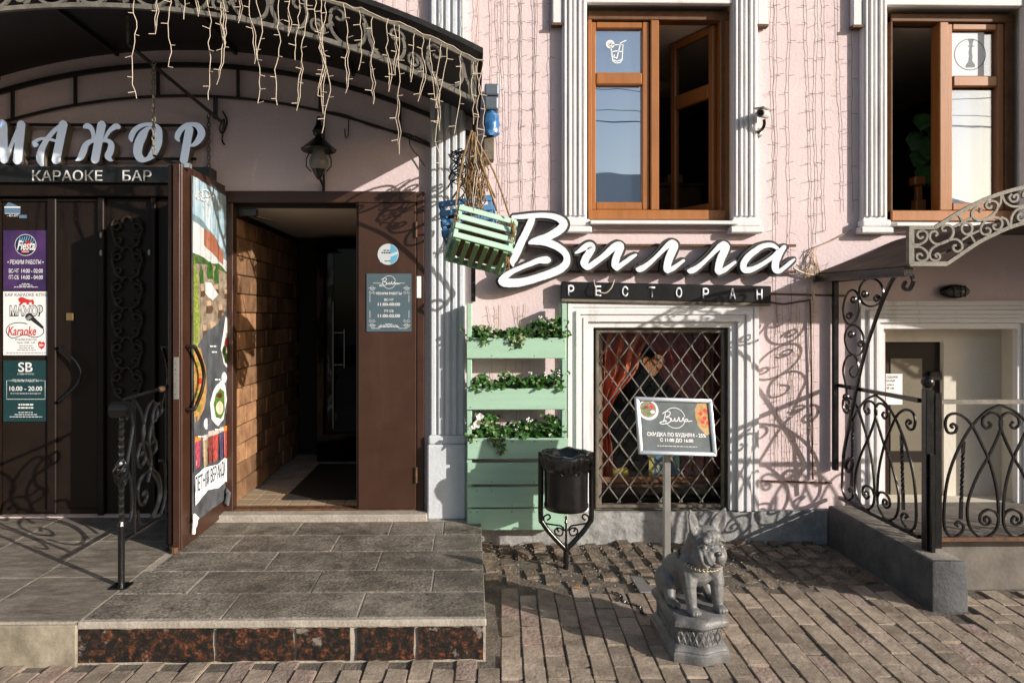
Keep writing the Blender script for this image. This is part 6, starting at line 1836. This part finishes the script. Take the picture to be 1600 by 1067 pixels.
# wrinkles: fine folds pressed into the face and shoulders
inv = (Matrix.Translation((0, 0, T0)) @ hd).inverted()
me2.calc_loop_triangles()
nr_ = [v.normal.copy() for v in me2.vertices]
for v, nv in zip(me2.vertices, nr_):
    q = inv @ v.co
    d = 0
    if q.y < -.01 and -.11 < q.z < .11:
        # brow folds run up from the nose, jowl folds hang in arcs beside the muzzle
        if q.z > .012: d += .0030 * math.sin(abs(q.x) * 330 + q.z * 30) * max(0, 1 - abs(q.x) / .055) * max(0, 1 - abs(q.z - .048) / .05)
        r2 = math.hypot(abs(q.x) - .012, q.z + .012)
        if abs(q.x) > .018: d += .0028 * math.sin(r2 * 330) * max(0, 1 - abs(r2 - .052) / .035)
        d -= .006 * math.exp(-((abs(q.x)) / .0028) ** 2) * (1 if -.05 < q.z < -.012 and q.y < -.07 else 0)
        d -= .007 * math.exp(-((q.z + .054 + .35 * max(0, abs(q.x) - .01)) / .0035) ** 2) * (1 if q.y < -.066 and abs(q.x) < .045 else 0)
        e = math.hypot(abs(q.x) - .045, q.z - .012)
        d -= .006 * math.exp(-(e / .012) ** 2) * (1 if q.y < -.04 else 0)
    # hollow of each ear, open to the front
    for s in (-1, 1):
        ex = q.x - s * (.070 + .42 * (q.z - .096)); ez = q.z - .106
        if q.y < .006 and q.z > .055: d -= .017 * math.exp(-(ex / .017) ** 2 - (ez / .040) ** 2)
    w = v.co
    if w.z < T0 + .24: d += .0009 * noise.noise(Vector((w.x * 22, w.y * 22, w.z * 18)))
    v.co = w + nv * d
me2.materials.clear(); me2.materials.append(M['statue'])
me2.polygons.foreach_set('use_smooth', [True] * len(me2.polygons)); me2.update()
dog = link(bpy.data.objects.new('body', me2), stt); dog.rotation_euler = (0, 0, R(13)); dog.location = (.012, -.004, 0)
HT = Matrix.Translation((0, 0, T0)) @ hd
ey = MB()
for s in (-1, 1): ey.ball(HT @ Vector((s * .045, -.053, .012)), .0125, 12)
ey.build('eye', flat('polished_stone', (.30, .30, .30), .2), dog, smooth=60)
for s in (-1, 1):
    for up_ in (1, -1):
        ld = MB(); ld.tube([HT @ Vector((s * .045 + .015 * math.cos(a), -.060 - .006 * math.sin(a), .012 + up_ * .011 * math.sin(a))) for a in [math.pi * i / 8 for i in range(9)]], .0019, 6); ld.build('eyelid', M['statue'], dog, smooth=60)
ns = MB(); ns.ball(HT @ Vector((0, -.092, -.002)), (.017, .009, .012), 12, mtx=h3); ns.build('nose', flat('dark_stone', (.06, .06, .06), .4), dog, smooth=60)
ns = MB()
for s in (-1, 1): ns.ball(HT @ Vector((s * .008, -.1005, -.003)), (.0038, .003, .0032), 8)
ns.build('nostril', M['ink'], dog)
tg = MB(); tg.ball(HT @ Vector((.002, -.089, -.056)), (.019, .007, .008), 10, mtx=h3); tg.build('mouth_hollow', flat('brownish_stone', (.085, .062, .045)), dog, smooth=60)
# studded collar with chain
cl = MB(); C0 = Vector((.004, -.068, T0 + .232)); 
ring = [C0 + Vector((.096 * math.cos(a), .094 * math.sin(a) + .006, .016 * math.sin(a) )) for a in [2 * math.pi * i / 40 for i in range(40)]]
cl.tube(ring, .0085, 6, closed=True); col_ = cl.build('collar', flat('dark_stone', (.06, .06, .06)), dog, smooth=60)
ch_ = MB()
for i in range(15):
    a = math.pi * (1.12 + .76 * i / 14)
    c = C0 + Vector((.100 * math.cos(a), .103 * math.sin(a), -.012 - .012 * math.sin(math.pi * i / 14)))
    ch_.tube([c + Vector((.009 * math.cos(b), -.002, .006 * math.sin(b))) for b in [2 * math.pi * k / 8 for k in range(8)]], .0028, 5, closed=True)
ch_.build('chain', flat('pale_stone_gilt', (.42, .37, .27), .4), col_, smooth=60)

# ================================================================== WINDOW GRILLE AND WHAT STANDS BEHIND
gy = W + .012
gr = thing('window_grille', 'diamond pattern iron grille over the lower window', 'grille', (fx(1034, gy), gy, fz(798, gy)))
gx0, gx1, gz0, gz1 = fx(931, gy), fx(1131, gy), fz(793, gy), fz(515, gy)
for (a, b, c, d) in ((gx0, gx1, gz1 - .022, gz1), (gx0, gx1, gz0, gz0 + .022)): B('frame_bar', M['old_wood'], gr, a, b, gy - .012, gy + .012, c, d, .003)
for x in (gx0, gx1 - .02): B('frame_bar', M['old_wood'], gr, x, x + .02, gy - .012, gy + .0121, gz0 + .0225, gz1 - .0225, .003)
dx, dz = 32.5 * gy / F, 44 * gy / F
sl_ = dz / (dx / 1.0) * 1.0
k_ = (2 * 22.0) / 32.5
ix0, ix1, iz0, iz1 = gx0 + .02, gx1 - .02, gz0 + .022, gz1 - .022
for sg in (1, -1):
    i = -14
    for i in range(-14, 16):
        # line x = xs + t, z = iz1 - k*t (sg=1), mirrored for sg=-1
        xs_ = ix0 + i * dx
        a, b = [], []
        pts = []
        for t in [j * .01 for j in range(-5, 200)]:
            x = xs_ + t; z = iz1 - k_ * t if sg > 0 else iz1 - k_ * t
            if ix0 <= x <= ix1 and iz0 <= z <= iz1: pts.append((x if sg > 0 else ix0 + ix1 - x, z))
        if len(pts) > 3:
            MB().tube([(pts[0][0], gy + (.004 * sg), pts[0][1]), (pts[-1][0], gy + (.004 * sg), pts[-1][1])], .0052, 6).build('rod', M['greyiron'], gr)
mb = MB()
i = 0
z = iz1
while z > iz0:
    x = ix0 + (0 if i % 2 == 0 else dx / 2)
    while x < ix1:
        mb.ball((x, gy - .004, z), (.011, .009, .009), 6); x += dx
    z -= k_ * dx / 2; i += 1
mb.build('clamp', M['greyiron'], gr)
def curtain(name, label, m, Y, prof, zt, zb, side):
    mb = MB(); nu, nv = 46, 40; vs = []
    for j in range(nv + 1):
        v = j / nv; z = zt + (zb - zt) * v
        # interpolate left and right edge
        for a, b in zip(prof, prof[1:]):
            if a[0] <= v <= b[0] + 1e-6:
                t = (v - a[0]) / (b[0] - a[0]); t = t * t * (3 - 2 * t); l = a[1] + (b[1] - a[1]) * t; r = a[2] + (b[2] - a[2]) * t; break
        for i in range(nu + 1):
            u = i / nu
            vs.append((fx(l + (r - l) * u, Y), Y + .028 * math.sin(u * 23 + v * 2) + .012 * math.sin(u * 51 + 1), z + .03 * (u if side < 0 else 1 - u) * math.sin(v * 3) * .5))
    mb.add(vs, [(j * (nu + 1) + i, j * (nu + 1) + i + 1, (j + 1) * (nu + 1) + i + 1, (j + 1) * (nu + 1) + i) for j in range(nv) for i in range(nu)])
    return tag(mb.build(name, m, None, smooth=80), label, 'curtain')
CYY = W + .215
curtain('curtain', 'rust red curtain tied back at the left of the lower window', M['curtain'], CYY, [(0, 930, 1022), (.25, 930, 998), (.55, 934, 956), (.62, 936, 948), (.8, 932, 956), (1, 930, 958)], fz(505, CYY), fz(752, CYY), -1)
curtain('curtain', 'dark maroon curtain at the right of the lower window', M['maroon'], CYY + .02, [(0, 1004, 1135), (.3, 1030, 1135), (.58, 1078, 1130), (.66, 1086, 1128), (1, 1062, 1135)], fz(505, CYY), fz(752, CYY), 1)
mb = MB(); hp = FP(W + .20)
hs = catmull([(1020, 588), (1006, 572), (1003, 562), (1009, 556), (1018, 562), (1024, 554), (1033, 556), (1038, 566), (1032, 577)], 4, closed=True)
mb.prism(hp, [hp.uv(*p) for p in hs], -.012, .012); t = mb.build('heart_ornament', M['copper'], None, bevel=.004); tag(t, 'copper wicker heart hanging behind the lower window grille', 'ornament')
sg_ = thing('painted_panel', 'blue green painted glass panel standing low in the barred window', 'glass panel', (fx(1036, W + .22), W + .22, fz(750, W + .22)))
gp = FP(W + .22)
B('panel', flat('bluegreen_glass', (.10, .22, .26), .3, .4, 14), sg_, fx(1014, W + .22), fx(1062, W + .22), W + .222, W + .232, fz(750, W + .22), fz(700, W + .22), 0)
for cx0, cy0, r, c in ((1036, 732, 17, (.05, .10, .20)), (1036, 732, 11, (.35, .40, .30)), (1036, 732, 6, (.05, .12, .16))): decal(gp, oval(cx0, cy0, r, r * 1.05), .0 + .001 * (20 - r) * .2, flat('glass_%d' % r, c), sg_)
decal(gp, rect(1014, 702, 1022, 750), .002, flat('glass_ochre', (.45, .40, .12)), sg_); decal(gp, [(1050, 704), (1061, 702), (1061, 735)], .002, flat('glass_mint', (.25, .48, .38)), sg_)
B('window_shelf', M['frame_dark'], None, fx(930, W + .2), fx(1138, W + .2), W + .16, W + .55, fz(753, W + .2) - .03, fz(753, W + .2), .004); tag(bpy.data.objects['window_shelf'], 'dark wooden shelf inside behind the barred lower window', 'shelf')
mb = MB().box(fx(955, W + .2), fx(982, W + .2), W + .2, W + .24, fz(752.5, W + .2), fz(732, W + .2)); tag(mb.build('small_box', flat('mustard_card', (.42, .32, .05)), None, bevel=.006), 'small mustard yellow box on the inside window shelf', 'box')
# inside the upper windows
pd = thing('pendant_lamp', 'pale oval pendant lamp in the dark room behind left upper window', 'lamp', (fx(1030, 6.2), 6.2, fz(150, 6.2)))
MB().ball((fx(1030, 6.2), 6.2, fz(139, 6.2)), (.17, .17, .085), 20).build('lamp_shade', flat('lamp_shade_cream', (.50, .42, .33)), pd, smooth=60); MB().tube([(fx(1030, 6.2), 6.2, fz(139, 6.2)), (fx(1030, 6.2), 6.2, fz(38, W + .1) + .01)], .006, 6).build('cord', M['ink'], pd)
tb = thing('sideboard', 'dark sideboard inside the open upper window', 'sideboard', (fx(1050, 5.6), 5.7, H_W1[2] - .7))
B('top', M['frame_dark'], tb, fx(1005, 5.6), fx(1100, 5.6), 5.6, 6.0, fz(285, 5.6) - .03, fz(285, 5.6), .005); B('cabinet', M['frame_dark'], tb, fx(1008, 5.6), fx(1098, 5.6), 5.62, 5.98, H_W1[2] - .7, fz(285, 5.6) - .031, .005)
mb = MB().box(fx(1044, 5.65), fx(1068, 5.65), 5.66, 5.78, fz(284.8, 5.65), fz(272, 5.65)); tag(mb.build('napkin_box', flat('napkin_brown', (.32, .15, .09)), None, bevel=.004), 'small reddish box on the sideboard inside the open window', 'box')
wp_ = thing('wooden_bracket', 'wooden post with flared head inside the right upper window', 'wooden post', (fx(1434, W + .35), W + .35, fz(345, W + .3)))
Yw = W + .35
B('head', M['frame_wood'], wp_, fx(1424, Yw), fx(1443, Yw), Yw - .04, Yw + .04, fz(289, Yw), fz(275, Yw), .01); B('shaft', M['frame_wood'], wp_, fx(1430, Yw), fx(1439, Yw), Yw - .02, Yw + .02, fz(345, Yw), fz(289.5, Yw), .004)
B('block', M['frame_wood'], wp_, fx(1427, Yw), fx(1443, Yw), Yw - .035, Yw + .035, fz(332, Yw), fz(311, Yw), .006)
pt = thing('house_plant', 'dark leafed house plant inside the right upper window', 'plant', (fx(1460, W + .6), W + .6, fz(345, W + .5)))
Yp = W + .6
MB().lathe([(0, 0), (.07, 0), (.09, .14), (.08, .14), (0, .12)], (fx(1458, Yp), Yp, fz(345, Yp) - .1), 14).build('pot', M['frame_dark'], pt, smooth=40)
lm = MB(); sm = MB()
for (x1, y1, s) in ((1436, 186, .16), (1452, 200, .15), (1430, 215, .17), (1446, 228, .18), (1435, 245, .16), (1455, 240, .2), (1447, 268, .2), (1440, 255, .17), (1458, 270, .2)):
    b0 = Vector(kx(1456, 300, Yp)); e = Vector(kx(x1 + 10, y1 - 12, Yp + rg.uniform(-.1, .1)))
    sm.tube([b0, b0.lerp(e, .5) + Vector((.02, 0, .02)), e], .004, 4)
    leaf_shape(lm, e, Vector((-.5 + rg.uniform(-.2, .2), rg.uniform(-.3, .1), -.9)), Vector((-.5, -1, .1)), s)
sm.build('stem', M['leaf'], pt); lm.build('leaf', M['leaf'], pt, smooth=60)

# ---- drawings on the upper panes
pt1 = FP(FY - .001)
tk = thing('window_sticker', 'white line drawing of a cocktail glass with straw on upper window pane', 'sticker', (fx(963, FY), FY - .001, fz(95, FY)))
q = lambda L: [(800 + x / 3.5575, y / 3.5575) for x, y in L]
lines(pt1, [q([(550, 262), (560, 340), (575, 352), (600, 350), (612, 335), (617, 250), (555, 252)]), q([(553, 290), (580, 285), (613, 290)]), q([(582, 330), (604, 240), (635, 226)]), q([(562, 335), (585, 343), (608, 333)]), q([(570, 305), (565, 320), (580, 322)])] +
      [q(oval(546, 248, 21, 21, 20) + [(567, 248)]), q(oval(546, 248, 15, 15, 16) + [(561, 248)]), q([(531, 248), (561, 248)]), q([(546, 233), (546, 263)]), q([(536, 238), (556, 258)])], .0075, .0005, M['print'], tk, 'drawing')
tk = thing('window_sticker', 'round water pipe symbol on pale paper in the right upper pane', 'sticker', (fx(1515, FY), FY - .001, fz(110, FY)))
q = lambda L: [(1200 + x / 3.5575, y / 3.5575) for x, y in L]
decal(pt1, q([(1000, 182), (1202, 182), (1200, 425), (1000, 425)]), .0004, flat('frosted_paper', (.62, .64, .70)), tk, 'sheet')
gp2 = flat('grey_symbol', (.11, .13, .14))
lines(pt1, [q([(1122 + 86 * math.cos(2 * math.pi * i / 40), 305 + 86 * math.sin(2 * math.pi * i / 40)) for i in range(41)])], .006, .0012, gp2, tk, 'ring')
decal(pt1, q([(1100, 378), (1098, 365), (1113, 345), (1117, 315), (1115, 295), (1120, 265), (1108, 258), (1120, 254), (1118, 240), (1112, 222), (1145, 220), (1138, 240), (1135, 254), (1147, 258), (1134, 265), (1133, 290), (1137, 315), (1134, 340), (1150, 362), (1150, 376)]), .0012, gp2, tk, 'symbol')
pn = thing('paper_notice', 'white paper notice taped inside the dark side door', 'notice', (fx(1398, RY), RY, fz(620, RY)))
pnp = FP(RY - .008)
MB().poly([pnp.P(*pnp.uv(*p)) for p in ((1384, 632), (1410, 632), (1410, 584), (1384, 584))]).build('sheet', M['paper'], pn)
for s, a, b, c, d in (('ОДАЖА', 1385, 587, 1403, 591.5), ('БНАЯ', 1385, 593, 1398, 596.5), ('АЙКА', 1385, 599, 1397, 602.5), ('50 см', 1385, 604, 1397, 608)): text(s, pnp, (a, b, c, d), .001, M['ink'], pn, .01)

# ================================================================== STRING LIGHTS ON THE WALL
def wall_lights(name, label, specs, m, twl=.036, step=.085, group=None):
    t = thing(name, label, 'string lights', (fx(specs[0][0], W), W - .01, fz(specs[0][1], W)))
    for (x, y0, y1, dx, *o) in specs:
        Yw = o[0] if o else W - .010
        n = max(6, int((y1 - y0) / 9)); pts = []; w = 0
        for i in range(n + 1):
            w = w * .85 + rg.uniform(-1, 1) * .9
            px = x + dx * i / n + w
            pts.append((fx(px, Yw), Yw + rg.uniform(-.003, .002), fz(y0 + (y1 - y0) * i / n, Yw)))
        mb = MB(); strand(mb, pts, .0015, step, twl, rg, down=.35); mb.build('wire', m, t)
    return t
wall_lights('wall_string_lights', 'thin dark string lights running down pink wall left of the left upper window',
            [(778, -20, 340, 2), (797, -20, 330, -2), (812, -20, 335, 3), (816, -20, 300, -3), (833, -20, 350, 4), (839, -20, 335, -4), (858, -20, 335, 2), (787, -20, 320, 1)], M['wire'])
wall_lights('wall_string_lights', 'dark string lights hanging between the two upper windows on pink wall',
            [(1207, -20, 700, 8), (1212, -20, 350, 3), (1234, -20, 690, 3), (1259, -20, 400, 10), (1278, -20, 380, -4), (1288, -20, 360, 2), (1307, -20, 330, 12), (1330, 40, 330, 2)], M['wire'], .040)
wall_lights('wall_string_lights', 'string lights crossing the pilaster top above the black canopy end',
            [(589, -20, 20, 0), (600, -20, 25, 0), (619, -20, 35, 0), (637, -20, 40, 2), (655, -20, 45, 0), (690, -20, 58, 0, PY - .02), (722, -20, 75, 0, PY - .02), (742, -20, 85, 0), (748, -20, 88, 0), (768, -20, 160, 0)], M['wiretan'], .034, .07)
wall_lights('wall_string_lights', 'tan string light ends bunched behind the green planter shelves',
            [(762, 478, 520, 8), (775, 478, 520, 3), (782, 476, 515, -2), (803, 476, 515, 6), (812, 478, 512, 3), (822, 474, 500, -3), (768, 560, 600, 2), (790, 560, 600, 1), (806, 560, 602, -1), (815, 560, 600, 2), (826, 560, 600, 0), (770, 640, 680, 1), (786, 640, 680, 1), (806, 640, 680, 0), (812, 640, 680, 2), (830, 640, 682, -1)], M['wiretan'], .03, .06)
wall_lights('wall_string_lights', 'dense hanging string lights on pink wall left of the iron bracket',
            [(1216, 470, 735, 0), (1222, 480, 752, 2), (1232, 470, 750, 1), (1244, 475, 740, 2), (1250, 480, 752, 3), (1252, 500, 700, -2), (1263, 450, 752, 5), (1266, 440, 740, 4), (1270, 470, 752, 2), (1240, 520, 752, -3), (1208, 500, 740, 2)], M['wiretan'], .032, .05)
wb = MB()
for k in range(26):
    a = kx(rg.uniform(1258, 1278), rg.uniform(385, 420), W - .02); b = kx(rg.uniform(1255, 1285), rg.uniform(405, 445), W - .05); c = kx(rg.uniform(1250, 1300), rg.uniform(405, 450), W - .04)
    wb.tube([a, b, c], .0022, 3)
wb.tube(catmull([kx(1332, 358, W - .015), kx(1300, 375, W - .02), kx(1272, 387, W - .03), kx(1262, 400, W - .03)], 4), .004, 4)
tag(wb.build('wire_bundle', M['wiretan'], None), 'tangled bunch of tan wires at the corner of right canopy', 'wires')
o = MB().tube(catmull([kx(1240, 418, W - .05), kx(1255, 426, W - .04), kx(1280, 430, W - .05), kx(1300, 424, W - .12), kx(1288, 432, W - .10), kx(1274, 445, W - .03), kx(1270, 470, W - .02)], 5), .008, 6).build('cable', M['wirepale'], None, smooth=60)
tag(o, 'pale cable looping from the script letters to the right canopy', 'cable')
o = MB().tube(catmull([kx(1200, 471, W - .02), kx(1225, 475, W - .02), kx(1260, 470, W - .02), kx(1266, 480, W - .02), kx(1268, 600, W - .016), kx(1270, 750, W - .016)], 3), .006, 6).build('cable', M['rust'], None, smooth=60)
tag(o, 'brown cable running down the pink wall left of right bracket', 'cable')
o = MB().tube([kx(1180, 458, W - .012), kx(1320, 462, W - .012)], .006, 6).build('cable', M['rust'], None); tag(o, 'thin rusty rod across pink wall right of the capitals board', 'rod')
o = MB().tube(catmull([kx(960, 437, SY), kx(955, 450, SY - .02), kx(945, 458, SY - .03), kx(932, 452, SY - .03), kx(928, 438, SY)][::-1], 5), .0035, 5).build('cable', M['wirepale'], None); tag(o, 'thin pale wire loop dangling over the spaced capitals board', 'wire')

# litter of small leaves and butts on the setts
lt = MB()
for i in range(60):
    x, y = rg.uniform(.1, .9), rg.uniform(4.2, 4.75)
    leaf_shape(lt, Vector((x, y, .02 + rg.uniform(0, .01))), Vector((rg.uniform(-1, 1), rg.uniform(-1, 1), .1)), Vector((0, 0, 1)), rg.uniform(.008, .022))
tag(lt.build('leaf_litter', M['sack'], None), kind='stuff')

# ================================================================== ACROSS THE STREET (seen only as reflections in the upper panes)
def house(label, x0, x1, y, h, rh, mw):
    t = thing('house', label, 'house', ((x0 + x1) / 2, y, 0), 'houses across the street')
    B('wall', mw, t, x0, x1, y - 8, y, -.03, h, 0)
    MB().add([(x0 - .4, y + .4, h), (x1 + .4, y + .4, h), (x1 + .4, y - 8.4, h), (x0 - .4, y - 8.4, h), (x0 + 2, y - 4, h + rh), (x1 - 2, y - 4, h + rh)],
             [(0, 1, 5, 4), (1, 2, 5), (2, 3, 4, 5), (3, 0, 4), (0, 3, 2, 1)]).build('roof', flat('pale_roof_metal', (.42, .43, .44)), t)
    k = 0; x = x0 + 1.2
    while x < x1 - 1.5:
        for z in (1.2, 3.8):
            if z + 1.6 < h: B('window', M['ink'], t, x, x + 1.1, y, y + .05, z, z + 1.6, 0)
        x += 2.4
house('pale house with hipped grey roof mirrored in the left upper pane', .5, 12.5, -21, 6.4, 2.2, M['white'])
house('grey house mirrored in the far right upper pane', 17, 27, -22, 5.9, 1.8, M['riser'])
ow = MB()
for z, y in ((8.4, -14), (8.9, -14.4), (9.5, -14.2), (8.1, -13)):
    ow.tube([(-30 + 3 * i, y, z - .35 * math.sin(math.pi * (i % 10) / 10)) for i in range(31)], .012, 4)
tag(ow.build('overhead_wires', M['ink'], None), 'overhead street wires mirrored in the upper window panes', 'wires')

# a thin chain lying between the stand and the statue, a cigarette end, chips of mortar
mb = MB(); a, b = Vector((.80, 3.92, .006)), Vector((.93, 3.62, .006))
for i in range(24):
    c = a.lerp(b, i / 23) + Vector((.02 * math.sin(i * .5), 0, 0))
    mb.tube([c + Vector((.009 * math.cos(t) * (1 if i % 2 else .5), .009 * math.sin(t), .004 * math.sin(t * 2 + i))) for t in [2 * math.pi * k / 7 for k in range(7)]], .0026, 4, closed=True)
tag(mb.build('chain', M['iron'], None), 'thin dark chain lying on the paving behind the dog statue', 'chain')
mb = MB().tube([(.60, 3.98, .012), (.625, 3.97, .011)], .0045, 8); tag(mb.build('cigarette_end', flat('orange_filter', (.55, .25, .06)), None), 'orange cigarette end lying on the paving below the litter bin', 'cigarette end')
# a low iron rail holding the wire ends, with hooks
mb = MB().tube([kx(1190, 752, W - .02), kx(1300, 756, W - .02)], .006, 6)
for px in (1205, 1228, 1250, 1272, 1292): mb.tube([kx(px, 754, W - .02), kx(px, 754, W - .002)], .004, 5)
tag(mb.build('wire_rail', M['rust'], None), 'thin rusty rail low on pink wall where the hanging wires end', 'rail')
